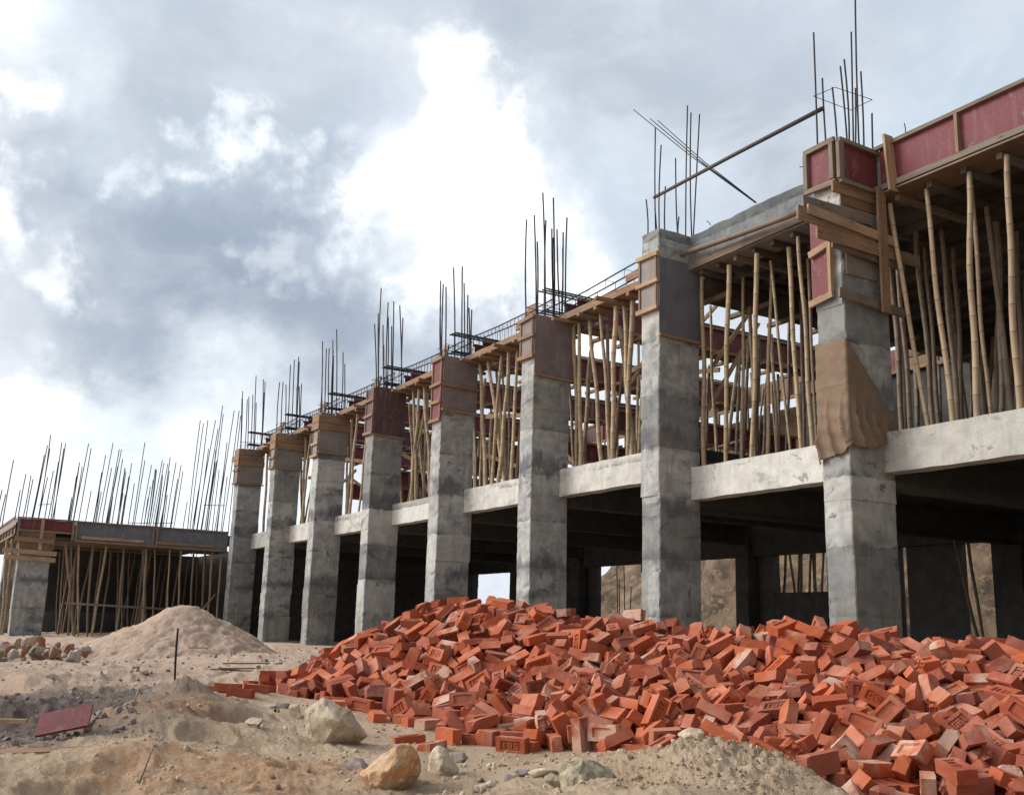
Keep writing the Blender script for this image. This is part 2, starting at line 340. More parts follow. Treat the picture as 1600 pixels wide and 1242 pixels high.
# ---------------------------------------------------------------- dimensions
XS=[None,-27.993,-23.867,-19.875,-15.829,-11.867,-7.866,-3.927,0.,4.,8.]
CW,CD=.48,.85            # column front width, depth
ORD=[None,'farthest','second farthest','third farthest','fourth','fifth','sixth','seventh','eighth','ninth','tenth']
F1A,F1B=3.65,3.23        # first-floor beam tops, left part and right part of the frame
TOP=7.24; SOF=6.66; YB=9.2
def loft_column(mb,x,y,w,d,z0,z1,amp=.010,seed=0,rough_top=0.):
    rnd=random.Random(seed); zs=[z0];z=z0
    lifts=[z0+rnd.uniform(.9,1.3)]
    while lifts[-1]<z1-.5: lifts.append(lifts[-1]+rnd.uniform(.7,1.5))
    seg=[z0]+[l for l in lifts if l<z1-.2]+[z1]
    n=12;o=len(mb.v);rings=0;prev=None
    for a,b in zip(seg,seg[1:]):
        dx,dy=rnd.uniform(-amp,amp),rnd.uniform(-amp,amp);gw=rnd.uniform(-.008,.008)
        k=max(2,int((b-a)/.07))
        for i in range(k+1):
            zz=a+(b-a)*i/k + (0 if 0<i<k else (.004 if i==0 and a>z0 else 0))
            c=.014
            pts=[(-gw+c,-gw),(w/2,-gw-.002),(w+gw-c,-gw),(w+gw,-gw+c),(w+gw+.002,d/2),(w+gw,d+gw-c),(w+gw-c,d+gw),(w/2,d+gw),(-gw+c,d+gw),(-gw,d+gw-c),(-gw,d/2),(-gw,-gw+c)]
            for px,py in pts:
                j=.0035
                rz=rnd.uniform(-rough_top,rough_top) if (b==seg[-1] and i==k) else 0
                cx_=cy_=0
                if rnd.random()<.05 and abs(px-w/2)>w/2-.03 and abs(py-d/2)>d/2-.03: q_=rnd.uniform(.006,.024); cx_=-math.copysign(q_,px-w/2); cy_=-math.copysign(q_,py-d/2)
                mb.v.append(Vector((x+px+dx+cx_+rnd.uniform(-j,j),y+py+dy+cy_+rnd.uniform(-j,j),zz+rz)))
            rings+=1
    for i in range(rings-1):
        for k in range(n):
            k2=(k+1)%n; mb.quad((o+i*n+k,o+i*n+k2,o+(i+1)*n+k2,o+(i+1)*n+k),[(0,0)]*4)
    e=o+(rings-1)*n; mb.quad(tuple(e+k for k in range(n)),[(0,0)]*n)
def loft_beam(mb,A,B,w,h,amp=.006,step=.25,top_rough=0.):
    # beam whose top centre-line runs A..B
    A=Vector(A);B=Vector(B);d=(B-A).normalized();u=d.cross(Vector((0,0,1))).normalized();L=(B-A).length;k=max(2,int(L/step));o=len(mb.v)
    for i in range(k+1):
        P=A.lerp(B,i/k)
        for a,b in((-1,0),(-1,-.33),(-1,-.66),(-1,-1),(0,-1),(1,-1),(1,-.5),(1,0)):
            j=Vector((R(-amp,amp),R(-amp,amp),R(-amp,amp)))
            if b==0: j.z+=R(-top_rough,top_rough)
            mb.v.append(P+u*(a*w/2)+Vector((0,0,b*h))+j)
    n=8
    for i in range(k):
        for q in range(n):
            q2=(q+1)%n; mb.quad((o+i*n+q,o+(i+1)*n+q,o+(i+1)*n+q2,o+i*n+q2),[(0,0)]*4)
    mb.quad(tuple(o+q for q in range(n)),[(0,0)]*n); e=o+k*n; mb.quad(tuple(e+q for q in range(n-1,-1,-1)),[(0,0)]*n)

def rebar_bar(name,A,B,r,parent,bend=.02,n=5):
    A=Vector(A);B=Vector(B);mb=MB();k=5;ax=R(0,6.28);bx=bend*R(.3,1)
    pts=[A.lerp(B,i/k)+Vector((math.cos(ax),math.sin(ax),0))*bx*math.sin(math.pi*i/k) for i in range(k+1)]
    mb.tube(pts,r,n); return mb.build(name,M['rebar'],parent,True)

# ---------------------------------------------------------------- the main frame
bld=thing('concrete_building',(-12,0,0),'long unfinished concrete frame building with nine grey columns along its front','building')
for i in range(1,11):
    mb=MB(); zt=TOP if i in(7,) else (6.66 if i<7 else TOP-.08)
    loft_column(mb,XS[i],0,CW,CD,-.5,zt,seed=i*7+1,rough_top=.025)
    c=mb.build('column',M['col'],bld,False)
    if i==8: c['label']='concrete column wrapped in brown sacking'
    # starter bars
    i_=i
    BARS={8:[(1268,50),(1288,124),(1303,138),(1318,93),(1315,105),(1329,50),(1338,-25),(1334,137),(1347,113),(1361,177)],
     7:[(1025,200),(1033,227),(1010,312),(1021,325),(1041,292),(1040,330),(1054,247),(1064,340),(1073,165),(1078,176),(1091,178)],
     6:[(825,344),(837,337),(841,378),(850,302),(851,344),(863,309),(863.5,358),(865,372),(872,359),(879,363),(878,387),(885,340)],
     5:[(690,439),(693,444),(695,448),(688,480),(711,419),(722,416),(726,443),(731,461),(732,481),(737,484)],
     4:[(587,507),(591,490),(594,450),(599,508),(606,496),(609,473),(615,471),(602,540),(627,478),(631,497),(614,510)],
     3:[(503,533),(502,585),(509,545),(514,545),(519,532),(521,547),(522,556),(526,516),(534,550),(537,569)],
     2:[(435,597),(441,597),(443,603),(452,571),(456,564),(461,561),(465,566),(465,606),(469,604),(473,600)],
     1:[(377,613),(379,623),(382,626),(392,619),(398,590),(399,629),(407,597),(410,598),(412,613),(388,621)]}.get(i,[])
    spots=[(a,b) for b in (.07,.28,.5,.78) for a in (.06,.24,.42) if b in(.07,.78) or a in (.06,.42)]
    for q,(px,py) in enumerate(BARS):
        # choose the perimeter spot seen nearest that image column
        zb=zt
        bx=px+(4 if i==8 else 1.5)-(3 if i==8 and px>1330 else 0)
        best=min(spots,key=lambda s_:abs(proj(XS[i]+s_[0],s_[1],zb+.5)[0]-bx)+R(0,4))
        X0=XS[i]+best[0];Y0=best[1]
        X1=X0+R(-.06,.06);Y1=Y0
        # top height from the survey
        for _ in range(3):
            zT=at_plane(px,py,1,Y1)[2]; X1=X_at(px,Y1,zT)
            X1=max(X0-.35,min(X0+.35,X1))
        rebar_bar('starter_bar',(X0,Y0,zb-.3),(X1,Y1+R(-.05,.05),zT),.013 if i>=7 else .017,c,.03)
    # ties round the starter bars
    if i<=8 and i!=7:
        for zt_ in ([zt+.95] if i==8 else [zt+.15,zt+.3]):
            mb=MB(); a,b_=XS[i]+.04,XS[i]+CW-.04
            pts=[(a,.05,zt_),(b_,.05,zt_+R(-.05,.05)),(b_,CD-.05,zt_+R(-.06,.06)),(a,CD-.05,zt_),(a,.05,zt_)]
            mb.tube(pts,.006,4); mb.build('column_tie',M['rebar'],c,False)
# first-floor front beams, bay by bay, set back between the columns
for i in range(0,9):
    ht=F1A if i<7 else F1B; 
    x0=(XS[i]+CW) if i else -28.9; x1=XS[i+1]
    if i==0: continue
    mb=MB(); loft_beam(mb,(x0-.05,.65+.14,ht),(x1+.05,.65+.14,ht),.28,.53,.007)
    mb.build('edge_beam',M['beam'],bld)
# floor slabs and cross beams
def boxobj(name,lo,hi,m,parent,jit=0.): mb=MB(); mb.box(lo,hi,jit); return mb.build(name,m,parent)
boxobj('floor_slab',(-28.4,.935,F1A-.17),(XS[7]+.2,YB,F1A-.03),M['inner_shade'],bld)
boxobj('floor_slab',(XS[7]+.203,.935,F1B-.17),(8.4,YB,F1B-.03),M['inner_shade'],bld)
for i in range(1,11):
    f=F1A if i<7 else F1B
    mb=MB(); loft_beam(mb,(XS[i]+.24,.86,f-.175),(XS[i]+.24,YB-.01,f-.175),.34,.52); mb.build('cross_beam',M['inner_shade'],bld)
    mb=MB(); loft_column(mb,XS[i]-.02,YB,CW,.7,-.4,6.3 if i!=1 else 3.6,seed=i*3+50); mb.build('rear_column',M['inner_shade'],bld)
mb=MB(); loft_beam(mb,(-28.6,YB+.35,3.66),(8.4,YB+.35,3.66),.3,1.0); mb.build('rear_beam',M['inner_shade'],bld)
# rear wall added to keep the ground floor dark, open between some columns
def xr(px): return X_at(px,YB+.45,1.5)
def rwall(a,b,z0,z1):
    lo=xr(a) if a>-9000 else -34.; hi=xr(b) if b<9000 else 8.4
    boxobj('added_rear_wall',(lo,YB+.4,z0),(hi,YB+.58,z1),M['inner_shade'],bld)
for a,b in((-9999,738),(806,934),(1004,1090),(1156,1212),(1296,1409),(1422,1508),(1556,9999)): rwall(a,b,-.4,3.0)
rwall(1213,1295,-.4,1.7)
boxobj('end_wall',(-28.6,CD+.01,-.4),(-28.42,YB+.35,3.4),M['inner_shade'],bld)
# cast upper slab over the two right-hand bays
boxobj('roof_slab',(XS[7]+.1,.94,SOF+.06),(8.4,YB+.5,TOP-.1),M['inner_shade'],bld)
mb=MB(); loft_beam(mb,(XS[7]+CW-.1,.8,TOP-.03),(XS[8]+.03,.8,TOP),.3,.5,.008,.18,.022); o=mb.build('roof_edge_beam',M['fresh'],bld); o['label']='rough grey upper edge beam between two columns'
mb=MB(); loft_beam(mb,(XS[8]+CW,.86,TOP-.02),(8.4,.86,TOP-.02),.26,.5,.006,.3,.01); mb.build('roof_edge_beam',M['fresh'],bld)
boxobj('added_upper_backing',(-9.2,YB+.02,3.62),(8.4,YB+.2,6.7),M['inner_shade'],bld)  # backing added so the right upper bay reads black
t0=thing('added_dark_boards',(-18,YB+.7,3.65),'dark upright boards added to block the sky along the rear of the upper storey','boards')  # boards added to turn the bright rear gaps dark
xx=-27.
while xx<-9.4:
    l=R(.9,1.5); boxobj('board',(xx,YB+.66,3.72+R(0,.25)),(min(xx+l-R(.01,.10),-9.3),YB+.70,(R(6.35,6.6) if xx>-20 else R(4.7,6.0))),M[random.choice(['purple','pbrown','joistshade','joistshade'])],t0); xx+=l
# stub bars on the slab edge
for px,py,zz in((1415,195,.22),(1220,262,.1)):
    pass

# ---------------------------------------------------------------- column formwork
def rail(mb,A,B,w=.05,h=.05,jit=.003): mb.bar(A,B,w,h,(0,0,1),jit)
def col_form(i,label,front,side,fm,sm,bats,srails=(),planks=None,frame='wood'):
    x=XS[i]; t=thing('column_formwork',(x,0,3.65),label,'formwork')
    if front:
        z0,z1=front
        boxobj('front_panel',(x-.02,-.028,z0),(x+CW+.01,-.010,z1),M[fm],t)
        for z in bats:
            mb=MB(); e=R(-.02,.03); rail(mb,(x-.05,-.055,z+R(-.02,.02)),(x+CW+.03+e,-.055,z+R(-.02,.02)),.055,.07); mb.build('batten',M[frame],t)
        for xx in (x+.008,x+CW-.03):
            mb=MB(); mb.bar((xx,-.041,z0+.02),(xx,-.041,z1-.02),.04,.022,(0,1,0),.002); mb.build('upright',M['wood'],t)
    if side:
        z0,z1=side
        boxobj('side_panel',(x+CW+.012,-.01,z0),(x+CW+.030,CD+.03,z1),M[sm],t)
        for z in srails:
            mb=MB(); rail(mb,(x+CW+.055,-.03,z+.01),(x+CW+.055,CD+.06,z-.02),.05,.05); mb.build('batten',M['wood'],t)
    for (za,zb,l,r_) in (planks or []):
        mb=MB(); mb.bar((x-l,-.05,(za+zb)/2+R(-.02,.02)),(x+CW+.05,-.05,(za+zb)/2),.035,zb-za,(0,0,1),.003); mb.build('plank',M['wood'],t)
        mb=MB(); mb.bar((x+CW+.055,-.02,(za+zb)/2),(x+CW+.055,CD+r_,(za+zb)/2+R(-.03,.0)),.035,zb-za,(0,0,1),.003); mb.build('plank',M['wood'],t)
    return t
col_form(7,'grey shutter boards with pale battens nailed round the seventh column, beside the cast roof beam',(5.80,6.83),(5.35,6.72),'pgrey','pblue',(5.86,6.30,6.78),(5.36,),frame='woodp')
col_form(6,'dull grey-mauve shutter box on top of the sixth column with tilted battens',(5.80,6.68),(5.45,6.70),'pmauve','pmauve',(5.85,6.28,6.64),(5.46,))
col_form(5,'reddish shutter box with four battens on top of the fifth column',(5.17,6.68),(5.40,6.70),'red','pmauve',(5.22,5.62,6.05,6.64),(5.42,6.0))
col_form(4,'plain purple plywood shutter box on top of the fourth column from the left',(5.42,6.68),(5.40,6.70),'purple','purple',(5.47,5.95,6.35),(5.41,))
col_form(3,'shutter collar of brown planks over grey plywood on the third column from the left',(5.35,6.1),(5.5,6.2),'pgrey','pgrey',(5.4,5.75),(5.48,),planks=((6.16,6.36,.06,.05),(6.37,6.60,.02,.05)),frame='woodp')
col_form(2,'shutter collar of brown planks on the second column from the left end',(5.46,6.1),(5.5,6.1),'pgrey','pgrey',(5.5,5.85),(5.47,),planks=((6.12,6.34,.02,.04),(6.35,6.60,.02,.04)))
col_form(1,'shutter collar on the leftmost column with one plank sticking out to the left',(5.40,6.1),(5.45,6.1),'pgrey','pgrey',(5.44,5.9),(5.42,),planks=((6.06,6.24,.04,.04),(6.25,6.44,.35,.03),(6.45,6.66,.04,.03)))
# eighth column: red box, red front panel, sheaf of planks
x=XS[8]; t=thing('column_formwork',(x,0,3.65),'red framed shutter box and criss-cross planks on the big column at the right','formwork')
boxobj('front_panel',(x-.03,-.045,6.62),(x+CW+.02,-.025,7.22),M['red'],t)
boxobj('side_panel',(x+CW+.022,-.045,6.62),(x+CW+.042,CD+.02,7.20),M['red'],t)
for A,B in (((x-.06,-.075,6.63),(x+CW+.02,-.075,6.61)),((x-.06,-.075,7.22),(x+CW+.02,-.075,7.23))):
    mb=MB(); rail(mb,A,B,.05,.07); mb.build('frame_rail',M['woodg'],t)
for xx in (x-.03,x+CW-.035):
    mb=MB(); mb.bar((xx,-.077,6.665),(xx,-.077,7.185),.07,.055,(0,1,0),.002); mb.build('frame_post',M['woodg'],t)
for A,B in (((x+CW+.072,-.05,6.62),(x+CW+.072,CD+.02,6.6)),((x+CW+.072,-.05,7.215),(x+CW+.072,CD+.02,7.19))):
    mb=MB(); rail(mb,A,B,.055,.06); mb.build('frame_rail',M['woodg'],t)
for yy in (-.03,CD-.03):
    mb=MB(); mb.bar((x+CW+.073,yy,6.65),(x+CW+.073,yy,7.18),.055,.10,(0,1,0),.002); mb.build('frame_post',M['woodg'],t)
boxobj('front_panel',(x-.04,-.03,5.03),(x+.30,-.012,6.40),M['red'],t)['label']='crimson plywood sheet'
for A,B in (((x-.06,-.06,5.0),(x+.36,-.06,5.06)),((x-.03,-.065,5.70),(x+.33,-.065,5.78))):
    mb=MB(); rail(mb,A,B,.05,.09); mb.build('batten',M['woodp'],t)
mb=MB(); mb.bar((x+.33,-.055,5.1),(x+.33,-.055,5.86),.06,.07,(0,1,0),.003); mb.build('upright',M['woodp'],t)
# sheaf of planks on the side face, running into the building
for (pl,yl,pr,yr,h,off,mm) in ((1254,314,1362,345,.16,.075,'woodg'),(1246,331,1378,374,.19,.115,'wood'),(1262,326,1400,380,.13,.155,'woodp'),(1276,362,1436,410,.17,.150,'wood'),(1300,378,1412,417,.15,.105,'woodg'),(1300,290,1366,312,.16,.035,'wood'),(1311,456,1412,490,.13,.09,'woodg')):
    Xp=x+CW+off; A=at_plane(pl,yl,0,Xp);B=at_plane(pr,yr,0,Xp); B[2]=A[2]+R(-.05,.05) if abs(B[2]-A[2])>.25 else B[2]
    mb=MB(); mb.bar(A,B,.032,h,(0,0,1),.004); mb.build('plank',M[mm],t)
mb=MB(); mb.bar((x+CW+.19,.60,4.83),(x+CW+.19,.60,6.62),.035,.15,(0,1,0),.004); mb.build('upright',M['wood'],t)
boxobj('side_panel',(x+CW+.012,.05,5.32),(x+CW+.03,.66,5.86),M['pgrey'],t)
boxobj('side_panel',(x+CW+.012,-.01,6.3),(x+CW+.028,CD+.02,6.6),M['pbrown'],t)
# ---------------------------------------------------------------- sacking round the eighth column
def cloth():
    t=MB(); x=XS[8]
    U=90;Vn=110;o=0
    # path along the faces: front (left to right) then side
    fw_=CW+.04; sd=CD+.05
    for a in range(U+1):
        s_=a/U*(fw_+sd)
        for b in range(Vn+1):
            k=b/Vn
            if s_<=fw_:
                f=s_/fw_; zt=4.44-.02*f; zb=2.80+.22*f**2+.05*math.sin(f*5)
            else:
                f=(s_-fw_)/sd; zt=4.42-(4.42-3.35)*f**1.05; zb=3.02-.10*math.sin(f*3.0)+.28*f**1.6
            z=zt+(zb-zt)*k
            fold=.014*math.sin((z*1.1+s_*2.2)*9+2*math.sin(s_*5))+.02*math.sin((z-.7*abs(s_-fw_*.9)*1.2)*15)
            rr_=math.hypot((fw_+sd-s_)*1.0,(z-3.42)*1.05); arc=math.sin(rr_*15+.5*math.sin(s_*4)+.9*noise.noise(Vector((s_*1.2,z*1.2,0))))
            arc=2*(1-abs(arc))**2.2-.35
            fold=(.040*arc*min(1,rr_/.4)*min(1,(k-.45)*3)) if k>.45 else .0
            fold+=.008*math.sin(z*31+s_*9)
            if abs(z-3.82)<.02 and s_<fw_: fold+=.012
            amp=k**1.1; off=.02+max(0,fold+.02)*(.15+.95*amp)+.012*amp*noise.noise(Vector((s_*3,z*3,2)))
            if s_>fw_: off+=.018*math.sin(math.pi*f)*k
            if s_<=fw_: P=Vector((x-.02+s_,-off-.004,z))
            else: P=Vector((x+CW+.02+off-.01,-.02+(s_-fw_),z))
            P+=Vector((noise.noise(P*7.),noise.noise(P*7.+Vector((3,0,0))),0))*.005
            if b==Vn: P.z+=R(-.012,.004)
            t.v.append(P)
    for a in range(U):
        for b in range(Vn): q=a*(Vn+1)+b; t.quad((q,q+1,q+Vn+2,q+Vn+1),[(0,0)]*4)
    o=t.build('sacking_cloth',M['cloth'],None,True,origin=(x+.3,-.05,3.6))
    s=o.modifiers.new('s','SOLIDIFY'); s.thickness=.003; s.offset=1
    tag(o,'brown hessian sacking draped in folds round the big right-hand column','cloth')
cloth()

# ---------------------------------------------------------------- bay 8-9 edge formwork (red) and bay 7-8
def fwk(label,loc,group=None): return thing('beam_formwork',loc,label,'formwork',group)
x=XS[8]+CW; t=fwk('long red shutter panel edging the roof slab at the top right',(x,.7,6.6))
boxobj('panel',(x+.13,.69,6.64),(8.4,.71,7.22),M['red'],t)
mb=MB(); mb.bar((x+.05,.655,6.63),(8.4,.655,6.60),.07,.08,(0,0,1),.003); mb.build('rail',M['woodg'],t)
mb=MB(); mb.bar((x+.05,.66,7.24),(8.4,.66,7.24),.06,.05,(0,0,1),.003); mb.build('rail',M['woodg'],t)
for px in (1497,1640,1775):
    X=X_at(px,.66,6.9); mb=MB(); mb.bar((X,.665,6.67),(X,.665,7.21),.045,.09,(0,1,0),.003); mb.build('batten',M['wood'],t)
X=X_at(1392,.62,6.95); mb=MB(); mb.bar((X+.03,.60,6.50),(X-.02,.60,7.33),.035,.17,(0,1,0),.005); mb.build('plank',M['woodp'],t)
boxobj('soffit_board',(x+.05,.62,6.535),(8.4,1.25,6.56),M['pbrown'],t)
for k in range(14):
    xx=x+.3+k*.52; mb=MB(); mb.bar((xx,.80,6.49),(xx+R(-.1,.1),2.4,6.49),.08,.08,(0,0,1),.003); mb.build('joist',M['joistshade' if k%3 else 'woodg'],t)
x=XS[7]+CW; t=fwk('grey form board and joists under the rough concrete roof beam',(x,.7,6.6))
mb=MB(); mb.bar((x+.03,.63,6.66),(XS[8]-.02,.63,6.70),.035,.13,(0,0,1),.004); mb.build('rail',M['woodg'],t)
boxobj('soffit_board',(x+.03,.66,6.60),(XS[8]-.01,1.2,6.62),M['pgrey'],t)
for k in range(8):
    xx=x+.2+k*.42; mb=MB(); mb.bar((xx,.74,6.55),(xx+R(-.08,.08),3.0,6.55),.07,.08,(0,0,1),.003); mb.build('joist',M['joistshade' if k!=2 else 'woodg'],t)
# deep form on the seventh column line
t=fwk('deep brown shutter box of the cross beam behind the seventh column',(XS[7],5,6.3))
boxobj('panel',(XS[7]+CW-.02,1.0,6.30),(XS[7]+CW,YB,6.70),M['joistshade'],t); boxobj('panel',(XS[7]-.02,1.0,6.30),(XS[7],YB,6.75),M['pbrown'],t)
boxobj('soffit_board',(XS[7]+.003,1.0,6.30),(XS[7]+CW-.023,YB,6.33),M['joistshade'],t)
for k in range(8):
    yy=1.3+k*.95; mb=MB(); mb.bar((XS[7]-.3,yy,6.255),(XS[7]+CW+.3,yy,6.255),.08,.08,(0,0,1),.003); mb.build('joist',M['woodg'],t)
# small wooden blocks sticking out beside the seventh column
for z_ in (6.05,5.55):
    X=X_at(1110,1.2,z_)
# ceiling joists across bays 7-9
t=thing('slab_formwork',(0,5,6.5),'timber joists and sheeting coloured dark for shade under the cast roof slab at the right','formwork')
boxobj('sheeting',(XS[7]+CW+.01,1.26,6.66),(8.4,YB,6.69),M['joistshade'],t)
for k in range(12):
    yy=1.5+k*.62; mb=MB(); mb.bar((XS[7]+CW+.05,yy,6.60),(8.4,yy+R(-.05,.05),6.60),.09,.10,(0,0,1),.004); mb.build('joist',M['joistshade'],t)
# ---------------------------------------------------------------- open bays 1..6: soffit boards, cages, red cross beams
def stirrup_mesh(w,h,r=.0085):
    mb=MB(); mb.tube([(0,-w/2,0),(0,w/2,0),(0,w/2,h),(0,-w/2,h),(0,-w/2,0)],r,4)
    me=bpy.data.meshes.new('stirrup'); me.from_pydata([tuple(v) for v in mb.v],[],mb.f); me.materials.append(M['rebar']); return me
ST=stirrup_mesh(.24,.46)
def cage(A,B,w,h,label,group,n,sag=.03,bars=4,r=.015,z_off=0):
    A=Vector(A);B=Vector(B);d=(B-A);L=d.length;ang=math.atan2(d.y,d.x)
    t=thing('rebar_cage',A,label,'rebar cage',group)
    u=Vector((-d.y,d.x,0)).normalized()
    offs=[(-w/2,0),(w/2,0),(-w/2,h),(w/2,h),(0,h),(0,0)][:bars]
    for a,z in offs:
        mb=MB();k=8
        mb.tube([A+d*(i/k)+u*a+Vector((0,0,z-sag*math.sin(math.pi*i/k)+R(-.006,.006))) for i in range(k+1)],r,5); mb.build('long_bar',M['rebar'],t,True)
    for q in range(n):
        f=(q+.5)/n; o=bpy.data.objects.new('stirrup',ST); COL.objects.link(o); o.parent=t
        o.location=d*f+Vector((0,0,-sag*math.sin(math.pi*f))); o.rotation_euler=(R(-.05,.05),0,ang+R(-.06,.06)); o.scale=(1,w/.24,h/.46)
PAIR={1:'two leftmost columns',2:'second and third columns',3:'third and fourth columns',4:'fourth and fifth columns',5:'fifth and sixth columns',6:'sixth and seventh columns'}
for i in range(1,7):
    xa=XS[i]+CW; xb=XS[i+1]; z0=SOF+.03
    t=fwk('bare timber beam soffit with short cross planks between the %s'%PAIR[i],(xa,.8,6.5))
    mb=MB(); mb.bar((xa+.02,.80,SOF),(xb-.02,.80,SOF+.02),.42,.04,(0,0,1),.006); mb.build('soffit_board',M['wood'],t)
    mb=MB(); mb.bar((xa+.02,.57,SOF+.04),(xb-.02,.57,SOF+.06),.03,.13,(0,0,1),.006); mb.build('edge_plank',M['wood'],t)
    for k in range(7):
        xx=xa+.25+k*.52; l=R(.0,.10) if k%3 else R(.2,.4); mb=MB(); mb.bar((xx,.57-l,SOF-.06+R(-.01,.01)),(xx+R(-.1,.1),1.1+l,SOF-.06),.09,.06,(0,0,1),.004); mb.build('joist',M['wood'],t)
    for k in range(3):
        mb=MB(); l=.75-.2*k+R(-.1,.1); zz=SOF+.10+k*.15
        mb.bar((xb-l,.30+.03*k,zz),(xb-.03,.30+.03*k,zz+R(-.02,.02)),.04,.13,(0,0,1),.004); mb.build('plank',M['wood'],t)
    cage((xa-.1,.80,z0+(.10 if i<6 else .06)),(xb+.1,.80,z0+(.10 if i<6 else .3)),.24,.46 if i<6 else .30,'dark rebar cage for the edge beam between the %s'%PAIR[i],'edge beam rebar cages',22 if i<6 else 6,.04 if i<6 else .0)
for i in range(1,7):
    X=XS[i]+CW/2
    t=fwk('red plywood shutter trough of the cross beam behind the %s column'%('sixth' if i==6 else ORD[i]),(X,5,6.5))
    for s_ in (-1,1):
        y=1.02
        while y<YB-.3:
            y2=min(YB,y+2.44); boxobj('panel',(X+s_*.20-.009,y+.004,SOF+.03),(X+s_*.20+.009,y2,TOP-.02),M['red' if random.random()<.8 else 'purple'],t); y=y2
        for zz in (SOF+.03,TOP-.03):
            mb=MB(); mb.bar((X+s_*.24,1.0,zz),(X+s_*.24,YB,zz-.01),.055,.06,(0,0,1),.003); mb.build('rail',M['wood'],t)
    for k in range(9):
        yy=1.3+k*.93; mb=MB(); mb.bar((X+.237,yy,SOF+.065),(X+.237,yy,TOP-.065),.045,.07,(0,1,0),.002); mb.build('batten',M['wood'],t)
    boxobj('soffit_board',(X-.188,1.0,SOF-.02),(X+.188,YB,SOF+.015),M['wood'],t)
    for k in range(12):
        yy=1.2+k*.68; l=R(.45,.7); mb=MB(); mb.bar((X-l,yy,SOF-.06),(X+l+.1,yy+R(-.06,.06),SOF-.06),.08,.07,(0,0,1),.004); mb.build('joist',M['wood'],t)
    cage((X,.3,SOF+.22),(X,YB-.2,SOF+.22),.26,.45,'dark rebar cage over the red trough behind the %s column'%ORD[i],'cross beam rebar cages',34,.03,bars=6,r=.019)
# lower landing forms inside the upper storey (seen through the open bays)
for i in (2,3,4,5,6):
    X=XS[i]-1.2; t=fwk('low red shutter panel inside the upper storey behind the %s column'%ORD[i],(X,6,5))
    y0=3.2; boxobj('panel',(X,y0,4.95),(X+.02,YB-.5,5.42),M['red'],t)
    mb=MB(); mb.bar((X+.05,y0,4.93),(X+.05,YB-.5,4.93),.06,.08,(0,0,1),.003); mb.build('rail',M['wood'],t)
    mb=MB(); mb.bar((X+.05,y0,5.43),(X+.05,YB-.5,5.43),.06,.06,(0,0,1),.003); mb.build('rail',M['wood'],t)
    for k in range(5):
        mb=MB(); mb.bar((X+.05,y0+.5+k,4.98),(X+.05,y0+.5+k,5.39),.04,.07,(0,1,0),.002); mb.build('batten',M['wood'],t)
# rear beam forms
t=fwk('red and brown shutter line along the rear of the upper storey',(-15,YB,6.5))
xx=-28.
while xx<-4.4:
    boxobj('panel',(xx,YB-.03,SOF),(min(xx+2.4,-4.1),YB-.01,TOP-.05),M[random.choice(['red','red','pbrown','purple'])],t); xx+=2.41
mb=MB(); mb.bar((-28,YB-.06,SOF-.02),(-4.1,YB-.06,SOF-.02),.06,.08,(0,0,1),.003); mb.build('rail',M['wood'],t)
for k in range(20):
    X=-27.6+k*1.2; mb=MB(); mb.bar((X,YB-.055,SOF+.03),(X,YB-.055,TOP-.06),.045,.08,(0,1,0),.002); mb.build('batten',M['wood'],t)

# ---------------------------------------------------------------- bamboo props
def bamboo_mesh(seed,L=1.,segs=10):
    rnd=random.Random(seed); mb=MB(); pts=[];rad=[]; b1,b2=rnd.uniform(-.035,.035),rnd.uniform(-.02,.02); ph=rnd.uniform(0,3)
    H=3.3; node=.34; z=0.
    def P(z): f=z/H; return Vector((b1*math.sin(math.pi*f)+.012*math.sin(f*11+ph),b2*math.sin(math.pi*f*1.3+ph)+.010*math.sin(f*9),z))
    while z<H:
        r=.046-.010*z/H
        for dz,k in((0.,1.13),(.012,1.03),(.17,.985),(.328,1.02)):
            if z+dz<=H: pts.append(P(z+dz)); rad.append(r*k)
        z+=node
    pts.append(P(H)); rad.append(.036)
    mb.tube(pts,rad,8)
    me=bpy.data.meshes.new('bamboo_prop'); me.from_pydata([tuple(v) for v in mb.v],[],mb.f)
    uvl=me.uv_layers.new(name='UVMap'); uvl.data.foreach_set('uv',[c for fu in mb.uv for q in fu for c in q])
    me.polygons.foreach_set('use_smooth',[True]*len(me.polygons)); return me
BM=[];BMD=[]
for s_ in range(7):
    a=bamboo_mesh(s_); a.materials.append(M['bam']); BM.append(a); b_=a.copy(); b_.materials.clear(); b_.materials.append(M['bamd']); BMD.append(b_)
NPROP=0
def prop(A,B,label,group,darkened=False,k=None,thick=1.,name='bamboo_prop'):
    global NPROP; NPROP+=1
    A=Vector(A);B=Vector(B);d=B-A
    if R(0,1)<.4: A,B=B,A; d=-d
    me=(BMD if darkened else BM)[random.randrange(7)]
    o=bpy.data.objects.new(name,me); COL.objects.link(o); o.location=A
    o.rotation_mode='QUATERNION'; o.rotation_quaternion=d.to_track_quat('Z','Y')@Quaternion((0,0,1),R(0,6.28))
    w=thick*R(.68,.98); o.scale=(w,w,d.length/3.3)
    return tag(o,label,'bamboo prop',group)
